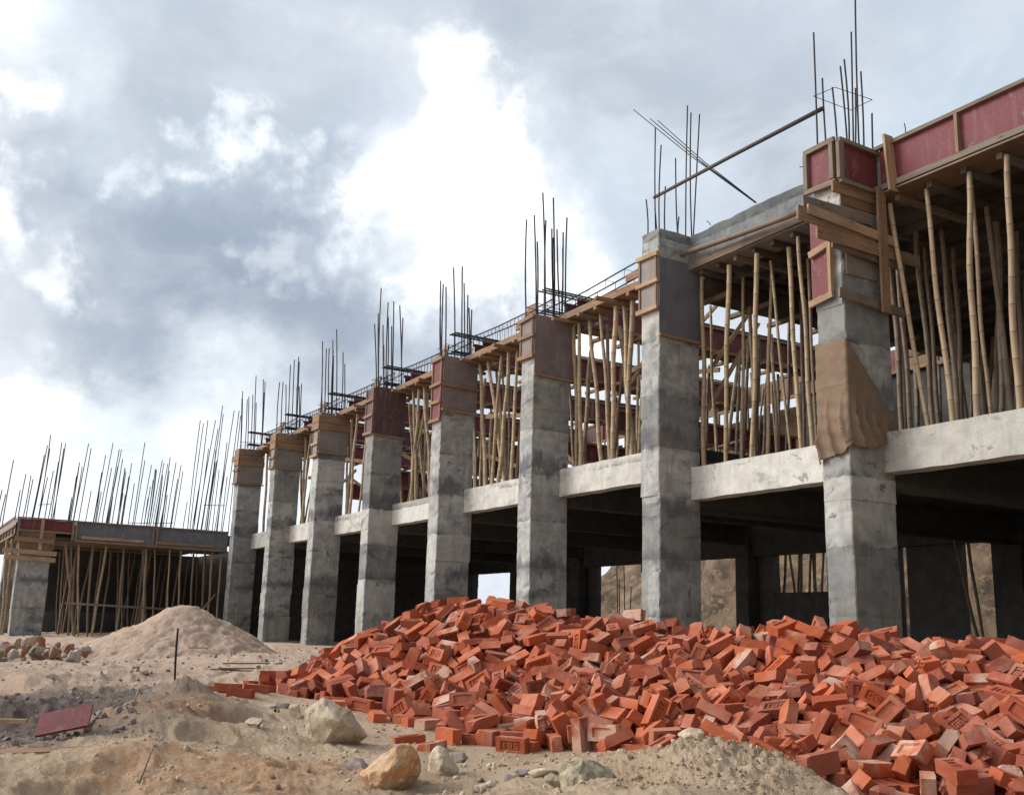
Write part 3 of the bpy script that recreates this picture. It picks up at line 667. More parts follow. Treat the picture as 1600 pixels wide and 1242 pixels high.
# nearest bay (right edge of the photo), front row read off the survey
G='props in the bay at the right edge'
for n_,(pt,pb,y,th) in enumerate(((1392,1450,.85,1.05),(1448,1488,.85,1.1),(1514,1529,.85,1.1),(1518,1549,1.2,.9),(1574,1593,.8,1.45),(1640,1660,.9,1.1),(1720,1710,.9,1.1))):
    prop((X_at(pb,y,F1B),y,F1B-.03),(X_at(pt,y,6.45),y,6.46),['slim bamboo prop just right of the sacking-wrapped column, leaning left at its top','bamboo prop under the red slab edge, second from the sacking-wrapped column','bamboo prop under the red slab edge, crossed by a thinner one','thinner bamboo prop crossing behind a straight one at the right','thickest bamboo prop, nearest the right edge of the photo','bamboo prop past the right edge bay','bamboo prop past the right edge bay'][n_],G,thick=th)
for (pt,pb,y) in ((1395,1425,1.4),(1388,1412,1.7),(1432,1462,2.2),(1445,1470,2.8),(1470,1500,2.4),(1490,1505,3.2),(1540,1588,2.0),(1556,1565,2.8),(1480,1520,4.2),(1500,1492,5.0),(1530,1545,5.6),(1560,1552,4.6),(1590,1600,3.4),(1415,1428,5.8),(1430,1440,7.0),(1455,1447,6.6),(1520,1515,7.4),(1580,1585,6.6),(1600,1610,5.4),(1465,1480,8.2),(1405,1418,3.8),(1550,1535,8.0)):
    prop((X_at(pb,y,F1B),y,F1B-.03),(X_at(pt,y,6.45),y,6.56),'old bamboo prop coloured for shade, standing deep under the roof slab at the right','dark props deep under the right slab',darkened=True,thick=1.1)
# bay between the seventh and eighth columns
G='props between the seventh and eighth columns'
for (pt,pb,y,th) in ((1097,1101,.8,1.2),(1139,1134,.8,1.15),(1183,1174,.8,1.15),(1205,1198,1.6,.9),(1232,1252,1.0,1.),(1247,1269,.8,1.1),(1161,1160,1.4,1.),(1172,1181,2.2,.9),(1204,1236,1.2,.8),(1110,1121,2.,.9),(1262,1277,1.6,.8)):
    prop((X_at(pb,y,F1B),y,F1B-.03),(X_at(pt,y,6.45),y,6.5),'pale bamboo prop between the blue-grey seventh column and the sacking-wrapped column',G,thick=th)
for k in range(20):
    px=R(1105,1275); y=R(2.4,8.6); 
    prop((X_at(px+R(-14,14),y,F1A-.2),y,F1B if X_at(px,y,F1B)>XS[7]+.2 else F1A-.04),(X_at(px,y,6.45),y,6.5),'dim bamboo prop far back in the bay left of the sacking-wrapped column','dim props behind the seventh to eighth bay',darkened=True,thick=.95)
# rail poles inside that bay: raking braces
for (a,b,c,d,y) in ((1106,640,1185,505,3.0),(1112,575,1170,490,4.2)):
    A=at_plane(a,b,1,y);B=at_plane(c,d,1,y+.8)
    mb=MB(); mb.bar(A,B,.05,.09,(0,0,1),.003); tag(mb.build('raking_brace',M['wood'],None,origin=A),'slanting timber brace %s in the bay left of the sacking-wrapped column'%('lower' if b==640 else 'upper'),'brace')
BAYT={6:[(905,906,.8),(921,940,.85),(938,955,.8),(962,958,.75),(975,987,.85),(988,980,.8),(897,901,.9),(968,996,1.6),(925,912,1.8)],
 5:[(748,760,.8),(763,787,.85),(783,768,.8),(795,778,.8),(808,800,.9),(775,795,1.5),(757,752,1.6)],
 4:[(645,650,.8),(655,640,.8),(663,672,.85),(640,646,1.4),(668,660,1.5),(650,664,1.8)],3:None,2:None,1:None}
for i in range(1,7):
    lab='bamboo prop under the unfinished beam between the %s'%PAIR[i]; G='props between the %s'%PAIR[i]
    if BAYT[i]:
        for (pt,pb,y) in BAYT[i]: prop((X_at(pb,y,F1A),y,F1A-.02),(X_at(pt,y,6.5),y,6.57),lab,G,thick=1.15)
    else:
        for k in range(7):
            xx=XS[i]+CW+.3+k*.5; y=R(.7,1.1); prop((xx+R(-.2,.2),y,F1A-.02),(xx+R(-.25,.25),y,6.57),lab,G,thick=1.15)
    for k in range(4 if i<4 else 7):
        xx=R(XS[i]+CW+.25,XS[i+1]-.25); y=R(.9,1.9); prop((xx+R(-.6,.6),y+R(-.2,.2),F1A-.02),(xx,y,6.55),lab,G,darkened=random.random()<.5,thick=.85)
    for k in range(3 if i<4 else 5):
        xa_=R(XS[i]+CW+.1,XS[i+1]-1.4); y=R(1.0,2.6); za=R(4.0,6.0); mb=MB(); mb.bar((xa_,y,za),(xa_+R(.9,1.9),y+R(-.3,.6),za+R(-.9,.9)),.03,R(.07,.12),(0,0,1),.004)
        tag(mb.build('brace_plank',M[random.choice(['wood','woodg','woodp'])],None,origin=(xa_,y,za)),'brown brace plank nailed across the props between the %s'%PAIR[i],'brace','braces between the %s'%PAIR[i])
    for k in range(8):   # under the cross beam and inside the bay
        X=XS[i]+CW/2+R(-.5,.5)+ (2. if k%3==0 else 0); y=1.6+k*.95
        prop((X+R(-.35,.35),y+R(-.3,.3),F1A-.04),(X,y,6.57),'bamboo prop under the red cross-beam trough behind the %s column'%ORD[i],'props under the cross beam behind the %s column'%ORD[i],darkened=random.random()<.35,thick=1.05)
for k in range(20):
    X=-26.5+k*1.1; prop((X+R(-.3,.3),YB-R(.1,.6),F1A-.04),(X,YB-.2,6.6),'small bamboo prop in the rear row of the upper storey','rear row props of the upper storey',darkened=True)
# thin horizontal ties between props (rear)
for i in range(2,7):
    mb=MB(); y=R(4,7); zz=R(4.4,4.9); mb.tube([(XS[i]-3.4,y,zz),(XS[i]-1.5,y+.05,zz+R(-.05,.05)),(XS[i]+.2,y,zz+.05)],.028,6)
    tag(mb.build('bamboo_tie',M['bam'],None,True,origin=(XS[i],y,zz)),'thin horizontal bamboo tie lashed across the props left of the %s column'%ORD[i],'bamboo tie')
# long bamboo pole along the roof beam of the seventh bay; leaning pole and loose rods between starter bars
A=at_plane(1038,406,1,.5);B=at_plane(1252,330,1,-.02+.5)
mb=MB(); mb.tube([Vector(A).lerp(Vector(B),k/6)+Vector((0,0,-.02*math.sin(k/6*3.14))) for k in range(7)],[.05,.049,.048,.047,.046,.045,.044],9); tag(mb.build('bamboo_pole',M['bamd'],None,True,origin=A),'grey bamboo pole lying along the rough concrete roof beam','bamboo pole')
A=at_plane(1022,309,1,.3);B=at_plane(1285,170,1,.2)
mb=MB(); mb.tube([A,Vector(A).lerp(Vector(B),.5)+Vector((0,0,.01)),B],[.030,.032,.034],8); tag(mb.build('bamboo_pole',M['poled'],None,True,origin=A),'thin dark pole leaning across the sky between the starter bars of two columns','bamboo pole')
t=thing('rod_bundle',at_plane(1183,316,1,.8),'loose bundle of thin steel rods rising leftwards from the roof beam','steel rods')
for (px,py) in((990,172),(1016,186),(1028,189),(1024,193)):
    A=at_plane(1183+R(-3,3),317,1,.8);B=at_plane(px,py,1,.6); mb=MB(); C_=Vector(A).lerp(Vector(B),.5)+Vector((0,0,-.05)); mb.tube([A,C_,B],.009,5); mb.build('rod',M['rebar'],t,True)
for (px,py,px2,py2,lab) in ((1415,215,1413,193,'short bent rod end standing on the slab edge near the tall plank'),(1249,261,1259,264,'tiny rod end sticking out left of the red shutter box'),(1104,345,1110,352,'small hooked rod end on the rough roof beam')):
    A=at_plane(px,py,1,.72 if px!=1249 else -.1);B=at_plane(px2,py2,1,.72 if px!=1249 else -.02)
    mb=MB(); mb.tube([A,Vector(A).lerp(Vector(B),.6)+Vector((.01,0,.01)),B],.007,5); tag(mb.build('rod_end',M['rebar'],None,True,origin=A),lab,'steel rod')

# ---------------------------------------------------------------- left wing
WX=-29.0; YW0=-6.88
w=thing('concrete_wing',(WX-5,-3,0),'low unfinished concrete wing at the left with its slab still in shutters','building')
mb=MB(); loft_column(mb,WX-.5,YW0+.18,.5,1.0,-.4,3.05,seed=3); mb.build('column',M['col'],w)
mb=MB(); loft_column(mb,WX-5.2,YW0+.18,.5,1.0,-.4,3.05,seed=4); mb.build('column',M['col'],w)
boxobj('floor_slab',(-45,YW0+.05,3.35),(WX-.06,.6,3.66),M['inner_shade'],w)
boxobj('added_rear_wall',(-37.2,YW0+2.0,-.4),(-37,1.19,3.3),M['inner_shade'],w)  # closing walls added so the space under the wing stays dark
boxobj('added_rear_wall',(-37.1,1.2,-.4),(-28.7,1.35,3.3),M['inner_shade'],w)
def wbar(px,pyt,X,pyb=None):
    y=Y_at(px,X,4.5); zT=at_plane(px,pyt,0,X)[2]
    yb=y-R(.02,.09)*(zT-3.7); rebar_bar('starter_bar',(X+R(-.1,.1),yb,3.5),(X,y,zT),.016 if X>-33 else .018,w,.03,4)
for px,py in ((14,718),(2,765),(9,772),(30,765),(36,740),(44,742),(48,748),(67,678),(64,695),(68,700),(61,710),(70,745),(86,690),(92,692),(90,700),(84,720),(78,735)): wbar(px,py,WX-R(.2,1.2))
for px,py in ((300,655),(305,660),(312,655),(324,655),(333,632),(335,645),(352,640),(360,640),(363,648),(329,668),(345,690),(317,700)): wbar(px,py,WX-R(.3,1.5))
for k in range(56):
    px=random.choice([R(100,140),R(150,195),R(195,280),R(200,275),R(280,355)]); py=R(735,785) if random.random()<.5 else R(690,735)
    wbar(px,py,WX-R(2,12))
wbar(215,690,WX-3); wbar(218,718,WX-3); wbar(176,728,WX-4); wbar(188,732,WX-4); wbar(152,737,WX-4); wbar(258,735,WX-3.); wbar(248,745,WX-3.); wbar(272,748,WX-3)
for (p1,p2,z_) in ((200,235,3.95),(240,270,4.0),(60,80,4.35),(318,352,4.8)):
    mb=MB(); ya,yb=Y_at(p1,WX-1,z_),Y_at(p2,WX-1,z_); mb.tube([(WX-1,ya,z_),(WX-1,yb,z_+.05)],.012,4); mb.build('column_tie',M['rebar'],w)
t=fwk('grey and red shutter boards edging the slab of the low left wing',(WX,-3,3.2))
def wy(px,z=3.5): return Y_at(px,WX,z)
ys=[wy(27),wy(117),wy(242),wy(356)]
for (a,b_,mm,z0) in ((ys[0],ys[1],'red',3.40),(ys[1],ys[2],'pblue',3.10),(ys[2],ys[3],'pblue',3.08)):
    boxobj('panel',(WX,a+.012,z0),(WX+.02,b_,3.76),M[mm],t)
for (a,b_,z_,mm,h) in ((ys[0],ys[1],3.38,'wood',.06),(ys[1],ys[2],3.13,'woodg',.07),(ys[2],ys[3],3.11,'woodg',.07),(ys[0],ys[3],3.79,'woodg',.05),(wy(128),wy(225),3.26,'woodp',.10),(wy(245),wy(335),3.24,'wood',.10)):
    mb=MB(); mb.bar((WX+.045,a,z_),(WX+.045,b_,z_-.02),.045,h,(0,0,1),.004); mb.build('rail',M[mm],t)
for px in (29,66,114,119,239,245):
    mb=MB(); y=wy(px); mb.bar((WX+.05,y,3.12 if px!=66 else 2.75),(WX+.05,y,3.78),.05,.07 if px!=66 else .11,(0,1,0),.003); mb.build('batten',M['woodp' if px==66 else 'woodg'],t)
# return side of the wing, receding left
boxobj('panel',(WX-9,YW0-.02,3.2),(WX-.01,YW0,3.76),M['pgrey'],t)
for z_ in (3.2,3.5,3.79):
    mb=MB(); mb.bar((WX-9,YW0-.05,z_),(WX+.03,YW0-.05,z_),.05,.06,(0,0,1),.004); mb.build('rail',M['wood'],t)
for k in range(9):
    mb=MB(); mb.bar((WX-.4-k,YW0-.05,3.23),(WX-.4-k,YW0-.05,3.47),.05,.07,(0,1,0),.003); mb.build('batten',M['wood'],t)
boxobj('soffit_board',(WX-2,YW0+.03,3.05),(WX-.02,.3,3.08),M['pbrown'],t)
t=thing('column_formwork',(WX,YW0,2.5),'stack of brown planks clamped round the corner column of the left wing','formwork')
boxobj('front_panel',(WX+.012,YW0+.15,2.78),(WX+.03,YW0+1.25,3.34),M['pbrown'],t)
for (a,b_,z_) in ((4,88,2.66),(6,86,2.45),(22,84,3.06)):
    mb=MB(); mb.bar((WX+.07,Y_at(a,WX,z_),z_+.03),(WX+.07,Y_at(b_,WX,z_),z_-.02),.05,.15,(0,0,1),.004); mb.build('plank',M['woodp' if z_<3 else 'wood'],t)
mb=MB(); mb.bar((WX-1,YW0-.04,2.62),(WX+.1,YW0-.04,2.6),.05,.15,(0,0,1),.004); mb.build('plank',M['wood'],t)
G='props under the left wing'
for (pt,pb) in ((102,117),(123,123),(145,137),(167,143),(193,183),(223,230),(242,238),(265,260),(283,275),(302,295),(332,322),(320,312),(112,107),(228,222),(346,338)):
    X=WX-R(.1,.4); prop((X,Y_at(pb,X,.2),-.05),(X,Y_at(pt,X,3.),3.04),'weathered bamboo prop under the slab edge of the low left wing',G,darkened=random.random()<.45,thick=1.)
for (pt,pb) in ((18,5),(28,14),(30,24),(10,2)):
    prop((WX-.9,Y_at(pb,WX-.9,.2),-.05),(WX-.6,Y_at(pt,WX-.6,2.9),3.1),'bamboo prop leaning beside the corner column of the left wing','props by the wing corner',thick=1.05)
for k in range(34):
    X=WX-R(.8,6); y=R(YW0+1.3,.4); prop((X+R(-.2,.2),y+R(-.25,.25),-.05),(X,y,3.06),'dark bamboo prop in the shade under the left wing','shaded props under the left wing',darkened=True,thick=1.05)
A=at_plane(101,942,0,WX+.2);B=at_plane(270,952,0,WX+.2)
mb=MB(); mb.tube([A,Vector(A).lerp(Vector(B),.5),B],.035,7); tag(mb.build('bamboo_tie',M['bamd'],None,True,origin=A),'long horizontal bamboo tied across the props of the left wing','bamboo tie')
A=at_plane(312,958,0,WX+.9);B=at_plane(337,928,0,WX+.9)
mb=MB(); mb.tube([A,B],.035,7); tag(mb.build('bamboo_pole',M['bamd'],None,True,origin=A),'short bamboo pole leaning behind the sand heap beside the leftmost column','bamboo pole')
# things seen through the ground floor
for px,py0 in ((965,884),(976,884),(968,905),(985,917)):
    X=X_at(px,12.,1.5); A=(X,12,-.1); zT=at_plane(px,py0,1,12.)[2]
    o=rebar_bar('steel_rod',A,(X+R(-.1,.1),12,min(zT,3.4)),.018,None,.03); tag(o,'upright steel rod seen through the ground floor left of the seventh column','steel rod','rods seen through the ground floor')
for k in range(9):
    X=X_at(1219+k*8.6,YB+1.2,1.9); o=prop((X+R(-.3,.3),YB+1.2,.6),(X+R(-.2,.2),YB+1.2,3.2),'dark pole across the rear opening left of the sacking-wrapped column','poles across the rear opening',darkened=True,thick=1.)
for px in(1512,1535):
    X=X_at(px,YB-.3,1.5); prop((X+(.35 if px==1512 else .05),YB-.3,-.1),(X-.25,YB-.3,2.7),'dark pole in the rear opening at the far right','poles in the right rear opening',darkened=True)
# settled bricks: x y z in millimetres, rotation quaternion over 500, side seen
BRICKS=[
5539,-5978,-113,270,-246,-258,222,4,6117,-5593,-96,114,30,-29,485,0,5191,-4516,193,58,-277,368,185,4,5739,-5459,-48,43,-54,-197,454,5,
5089,-5125,43,424,210,133,93,5,6135,-5512,-181,215,221,-247,-306,4,5607,-5656,-140,355,-16,3,-352,3,4593,-5861,-64,434,-187,65,149,2,
3973,-4429,358,110,58,-254,-412,4,5443,-5398,-57,159,276,321,213,0,3412,-6101,-158,334,66,-363,52,2,5728,-5515,-151,197,-380,126,-225,1,
3048,-6446,-253,92,-101,352,-328,5,5043,-4852,95,298,236,11,325,5,5967,-5630,-188,86,310,169,-343,3,4913,-5296,6,1,414,84,267,3,
5762,-5188,6,390,12,-232,209,2,3705,-5667,7,94,315,113,360,5,3761,-6051,-161,38,362,311,144,3,4878,-4725,184,309,343,191,12,5,
4704,-3988,398,257,12,86,-420,3,5911,-5134,-74,460,50,-153,-114,1,4596,-4873,119,144,119,-223,-407,4,4140,-5508,29,43,173,-434,172,2,
6320,-5353,-179,65,-203,425,-155,2,4366,-5352,-25,72,-365,327,64,4,4171,-5991,-169,363,72,-80,327,2,5340,-4035,296,199,454,-48,-50,3,
5751,-4540,37,305,-195,79,-336,1,3573,-6012,-130,348,347,55,73,5,5848,-5122,-16,142,128,462,10,0,2508,-6689,-235,354,-352,-16,21,4,
5757,-4469,139,383,291,119,-65,5,4559,-5231,44,247,-360,243,23,2,2530,-6412,-145,60,-354,347,24,2,4994,-4503,178,191,-146,-401,177,2,
5071,-3704,387,148,-302,-362,74,4,4079,-5858,-116,204,-229,308,-247,5,4069,-5017,142,91,-262,-416,9,4,5391,-4137,225,74,15,-94,485,5,
3199,-3922,640,342,104,-11,349,5,5014,-4374,241,97,428,-101,-217,3,3101,-6037,-157,334,43,-343,-137,4,4633,-3374,537,185,163,-432,-53,2,
873,-6718,-128,82,-115,333,-345,5,3348,-5122,161,152,-118,-419,-194,4,3289,-5721,-44,5,1,-468,-175,4,4457,-4288,290,429,-95,-173,165,2,
4337,-5109,73,100,8,149,-467,5,1729,-6153,-26,171,-115,297,-345,5,3711,-4569,249,493,-75,-40,2,2,6002,-4951,-107,278,-278,-109,289,0,
5859,-5912,-213,27,357,305,-169,0,2797,-4257,486,91,-252,413,85,2,3386,-3790,608,69,118,-470,100,2,5447,-4689,54,294,183,52,357,5,
5129,-5772,-87,432,-199,38,-149,1,3307,-4462,342,331,-134,-311,160,4,5337,-5496,-115,39,251,-295,313,5,5740,-5609,-231,499,4,22,19,5,
1327,-6547,-128,311,361,-31,147,5,4220,-4785,197,56,-26,-74,491,3,4096,-4035,446,66,-141,55,472,3,4766,-4710,227,81,-123,359,-315,5,
5081,-5917,-119,377,292,150,15,5,4825,-3376,456,308,5,-312,-240,4,2899,-6114,-99,365,-324,105,-26,1,2092,-4569,440,301,-166,-287,223,4,
1704,-4253,607,397,120,-12,279,2,3134,-5746,-18,351,64,-345,-59,4,5342,-5002,28,112,-162,-65,455,0,4705,-5300,-50,41,157,-453,-137,4,
3850,-5134,79,184,30,426,-183,5,5238,-4290,196,290,-9,-53,403,2,4629,-3735,458,378,-43,-193,-261,4,5450,-4381,121,132,-192,-100,431,0,
2293,-6501,-179,185,-164,-56,-431,3,2353,-5861,-8,269,-421,-13,-12,4,2632,-4965,244,105,135,-354,-309,4,653,-6471,-37,167,287,-326,-183,4,
3838,-5821,-121,38,-320,-359,-131,3,2040,-5643,86,238,221,222,309,5,4173,-5700,-79,93,-296,-197,339,0,1841,-4899,406,197,-304,-218,267,4,
5577,-5851,-204,35,499,7,9,3,5071,-3905,289,170,75,-156,-437,3,323,-5988,250,31,-391,168,261,4,2088,-5423,168,184,-421,-139,142,4,
1603,-5340,267,190,-144,383,-217,5,3626,-4396,322,356,102,-118,314,5,3156,-6157,-236,73,70,329,363,0,3033,-4395,378,162,307,205,297,5,
3912,-4175,369,115,-147,387,256,4,869,-6180,72,158,-179,439,-27,2,2986,-6198,-218,248,-73,37,427,0,4174,-4955,135,46,-414,272,50,4,
5256,-5360,-44,238,-419,135,7,4,4118,-4060,367,150,432,172,107,3,2125,-5989,-78,440,-55,195,124,2,1851,-4955,327,109,10,-83,-481,3,
4456,-4506,231,358,69,-299,-166,4,3187,-5470,25,9,-12,-58,-496,3,2695,-6378,-238,191,-175,-302,303,0,2730,-5265,140,60,-204,-433,-132,4,
1830,-6517,-211,4,-277,-416,8,3,248,-6656,-4,185,313,241,245,5,3507,-4095,511,65,391,-292,-89,4,544,-5122,560,128,-265,-381,-135,4,
2979,-5079,227,55,-429,225,-109,1,2280,-6215,-110,398,-269,23,135,2,4153,-3868,437,133,60,-65,474,5,4923,-5521,-108,87,-482,-43,-91,1,
5364,-4462,101,255,423,-37,-68,3,986,-5781,104,142,-329,-349,-11,4,4841,-3944,296,29,-202,57,453,4,3800,-4144,424,360,-99,-133,-305,1,
1995,-4661,460,307,152,121,344,5,465,-5775,303,9,-45,290,-405,5,4967,-3817,367,255,161,223,331,0,2736,-4469,367,216,283,-41,348,5,
4480,-4082,317,101,-449,118,-156,1,3933,-3593,502,108,-386,-241,176,4,2519,-5498,83,450,-99,123,-152,5,1454,-4302,649,114,107,-474,-34,2,
-468,-5573,509,143,368,173,254,5,5389,-4934,-22,92,-428,192,-148,1,3181,-4217,489,464,-43,19,180,2,2716,-6122,-138,4,-432,251,11,1,
4659,-3541,471,477,28,18,145,2,1005,-5006,477,359,38,48,-343,3,1079,-6487,-100,56,331,52,-367,3,4944,-5713,-75,243,6,5,-437,3,
1775,-5162,301,293,21,-169,-368,3,1142,-3935,727,24,59,-384,-313,4,2350,-5911,-88,484,-108,-5,60,2,41,-4825,825,56,-491,-60,46,3,
801,-5594,282,115,406,165,212,3,1243,-6720,-192,12,496,-54,-22,1,816,-5870,134,189,-443,-26,132,4,1552,-6480,-167,256,-123,-137,388,2,
-16,-5418,491,159,425,156,142,5,3466,-4544,257,411,-274,72,-23,2,6215,-5267,-156,11,401,284,-91,0,4080,-5330,56,1,300,400,6,3,
3775,-3485,577,19,-83,491,40,2,4909,-4144,310,100,262,406,82,0,3861,-3949,479,128,-289,386,-34,2,710,-5325,384,59,-150,460,-110,2,
1177,-4850,482,244,411,120,87,5,1196,-6239,-62,260,53,355,-232,5,42,-5274,632,445,-96,167,-122,5,5494,-5387,-146,272,-195,352,-120,2,
6064,-5110,-165,124,168,454,-17,0,2924,-4707,293,0,493,-8,81,1,1410,-6076,8,373,113,204,237,5,997,-5228,349,144,-324,-350,-44,4,
4094,-3374,497,100,8,-459,170,2,3134,-4625,270,156,-166,-422,142,4,1265,-5753,94,225,3,299,-332,5,3306,-5873,-96,134,458,148,-18,3,
5536,-4511,33,193,-203,401,-104,2,3357,-3360,656,16,34,490,90,4,-349,-5993,301,145,-20,149,-454,5,1499,-4833,447,253,204,-249,287,5,
3541,-5716,-43,132,6,155,457,0,5349,-5076,-50,127,297,363,-119,0,2580,-4384,429,82,-369,69,-320,5,3219,-5241,110,86,-50,-388,300,2,
4044,-5677,-46,139,-315,306,-195,1,1118,-5274,284,23,-307,366,146,4,-181,-6285,135,179,445,-4,-140,3,1326,-4553,595,314,-216,298,-127,5,
5832,-4961,-20,200,10,-353,292,2,2704,-4616,363,447,-88,85,-189,1,1627,-5698,70,165,-327,243,-239,5,-407,-5271,717,311,223,22,-321,3,
3722,-5372,65,156,-46,-44,471,0,3909,-5969,-216,498,-2,-2,47,2,5902,-6110,-259,41,-151,-420,-222,4,414,-6645,-21,14,37,264,423,0,
4204,-4331,298,3,-41,-473,-156,4,3412,-4237,392,69,447,-122,-175,3,1785,-6335,-137,76,-5,-2,-494,3,1952,-6230,-140,350,-109,-323,-104,4,
2277,-4955,323,164,-375,286,21,2,4813,-4210,276,411,-12,178,221,2,1734,-4779,469,55,-355,329,115,4,-155,-6157,145,84,-99,-436,-208,4,
3540,-5492,53,387,307,76,9,5,4416,-4699,149,18,356,-268,225,1,258,-5075,619,7,-386,-286,-138,3,4280,-5432,-64,337,-151,317,-114,2,
3185,-4282,425,46,495,48,-7,3,4825,-3055,540,487,-34,83,71,2,568,-5480,397,350,173,-101,-296,3,5191,-3696,330,312,130,-46,366,5,
3358,-3901,563,18,-53,-15,-497,3,2266,-5242,189,7,-16,419,-272,5,4,-5604,411,377,-61,-100,307,2,-901,-5648,547,143,309,186,315,5,
3272,-6078,-165,319,-173,290,185,2,192,-4785,719,319,89,-3,375,5,991,-5644,180,141,244,349,-221,3,5384,-4649,19,459,63,181,-49,5,
-582,-5585,600,263,-16,45,-423,3,5785,-5194,-124,178,59,415,207,0,3969,-4628,214,335,288,-14,-234,3,1845,-5196,235,79,93,221,-432,5,
1703,-4043,601,171,73,-347,308,2,1185,-6114,26,108,-253,48,-415,5,2512,-4733,299,147,-471,-68,-48,4,-819,-5350,771,407,76,53,-275,3,
2295,-5392,114,201,-343,267,-143,2,5388,-5183,-55,70,227,-410,159,2,554,-4664,695,322,-154,40,-348,3,1189,-5447,208,65,425,218,133,3,
1452,-6180,-62,188,-434,-158,-34,4,2704,-3906,567,141,-152,-451,58,4,1686,-6557,-207,341,0,3,365,2,3144,-5129,144,298,386,-53,-94,1,
2151,-3985,561,102,-408,204,178,4,2520,-6473,-252,205,8,0,456,0,3666,-4760,160,304,-229,269,-181,2,812,-5175,417,5,-440,202,-124,1,
3032,-5559,7,294,-229,300,-146,2,1562,-4494,577,476,59,49,-134,5,5981,-4831,-50,180,195,-244,-347,3,-612,-6756,-50,161,321,217,271,5,
4914,-5059,65,61,-350,-351,-30,4,1827,-5408,197,427,-107,-107,211,2,-762,-5853,443,57,291,-402,-19,2,-389,-6748,-107,147,-148,-313,329,0,
-354,-5464,533,147,-323,-345,-71,4,2628,-6412,-236,176,190,303,301,0,-336,-6659,-65,288,33,208,351,5,-1042,-7081,-94,5,28,-499,21,0,
4481,-4754,132,29,-176,157,440,0,4694,-5612,-118,130,359,-142,-290,3,5407,-5722,-163,194,84,452,27,0,3520,-3411,571,349,-48,139,326,0,
3470,-4691,222,259,400,-114,-100,1,471,-4536,756,103,479,98,-13,3,744,-4733,603,249,234,66,359,5,1514,-5421,149,123,302,-377,-35,2,
5757,-4808,-15,40,116,-134,466,5,2397,-5142,235,62,-115,-240,419,0,-957,-5942,405,160,282,284,254,5,4524,-6059,-163,295,-182,322,-162,2,
3465,-4873,136,235,340,207,190,3,2371,-4690,330,1,131,-217,-431,4,-162,-5846,363,7,265,423,29,3,2669,-5354,99,55,-333,-286,233,0,
2983,-5744,-30,451,116,175,52,5,2380,-4897,288,400,137,-3,-267,3,3632,-3191,598,140,24,125,-463,5,153,-5085,675,150,-414,237,-12,2,
2840,-5387,66,142,225,-423,6,2,4140,-3598,418,204,196,-232,-341,3,4406,-5590,-90,43,-74,-464,-166,4,2992,-5318,62,175,-115,-357,280,2,
211,-6360,7,310,117,-186,-325,3,3277,-4929,165,42,97,-300,386,5,4493,-3736,451,31,375,-273,-185,4,5592,-4776,7,233,-158,401,-97,2,
5056,-4229,205,400,148,-49,256,5,3129,-5969,-96,234,339,-268,94,1,-156,-5884,254,250,-80,19,425,0,601,-4394,745,3,249,432,30,0,
47,-5129,625,443,88,112,-183,5,2430,-6032,-148,199,-46,16,-456,3,-652,-5291,695,325,89,-59,365,2,4784,-4761,95,192,443,-96,-90,3,
599,-4372,671,110,23,21,-487,3,4854,-4448,148,37,323,-327,193,1,4508,-5006,29,110,311,360,-106,0,3611,-4075,466,294,76,55,393,0,
6063,-6081,-281,372,144,-288,91,1,4755,-4261,218,3,-90,-144,-470,3,5291,-4853,64,473,95,-52,-122,1,2296,-4514,409,416,65,85,-256,5,
735,-6880,-134,4,-82,-493,5,0,5060,-5192,-53,87,74,-442,-205,4,3025,-6347,-266,134,-2,14,-481,0,-1344,-6695,28,1,-474,-158,-8,3,
-215,-5446,506,86,-376,285,142,4,4463,-4863,85,250,335,272,38,5,3061,-4798,222,399,131,102,251,5,901,-5030,479,341,-126,-269,213,2,
2811,-5783,-37,292,-189,-142,-329,3,347,-6037,102,61,44,-126,-478,3,5625,-5132,-96,94,-366,2,-327,1,5694,-5727,-224,499,-10,29,20,5,
-140,-5127,713,449,-93,-89,178,2,-737,-6372,146,248,306,-271,-147,4,3318,-4845,150,77,-169,350,306,4,3522,-5327,51,284,55,-56,404,5,
2713,-4150,521,321,137,-248,-259,1,400,-4819,644,462,42,101,-158,5,5037,-5282,-106,168,457,114,-9,3,2257,-3926,588,428,103,-30,-235,1,
3500,-4161,430,373,-70,85,-314,0,-367,-4993,790,182,274,241,290,0,994,-6497,-90,369,68,-323,73,0,-983,-6603,31,385,-15,-114,-298,0,
5941,-5155,-147,130,256,398,98,0,5911,-5364,-195,429,-64,130,-213,0,3658,-5167,31,349,301,152,-122,0,1402,-4913,390,398,-77,-120,-267,0,
4606,-5731,-165,69,-266,-379,-175,0,2470,-4493,418,15,-146,-474,-60,0,2829,-6286,-240,153,147,-310,-330,0,-259,-5244,647,99,-445,180,100,0,
6039,-5974,-247,64,7,-304,-392,0,-1336,-6093,295,59,-222,-412,-166,0,2990,-5989,-87,162,327,-341,19,0,-282,-6002,190,210,-177,219,-355,0,
-726,-5496,668,281,-36,-15,412,0,928,-5385,239,420,-147,41,225,0,1673,-5978,-30,276,-299,276,90,0,-494,-5957,341,198,-85,138,-429,0,
3464,-5742,-128,116,-151,-222,405,0,1755,-3921,634,91,204,447,16,0,-1034,-6048,310,374,70,26,323,0,3637,-5036,88,200,439,-100,-83,0,
4814,-3678,400,311,73,-35,383,0,3094,-3374,640,339,321,21,-178,0,1778,-5637,21,43,63,-184,459,0,4509,-4212,224,120,-325,325,-156,0,
340,-6744,-133,443,-4,3,233,0,4722,-3095,501,491,-40,80,34,0,1039,-4656,559,294,247,233,221,0,-796,-6818,-97,81,71,-354,-336,0,
3537,-5984,-226,26,-13,-3,499,0,2789,-3772,550,493,56,-9,-60,0,173,-6657,18,311,-182,-244,247,0,-477,-6551,34,27,91,-437,224,0,
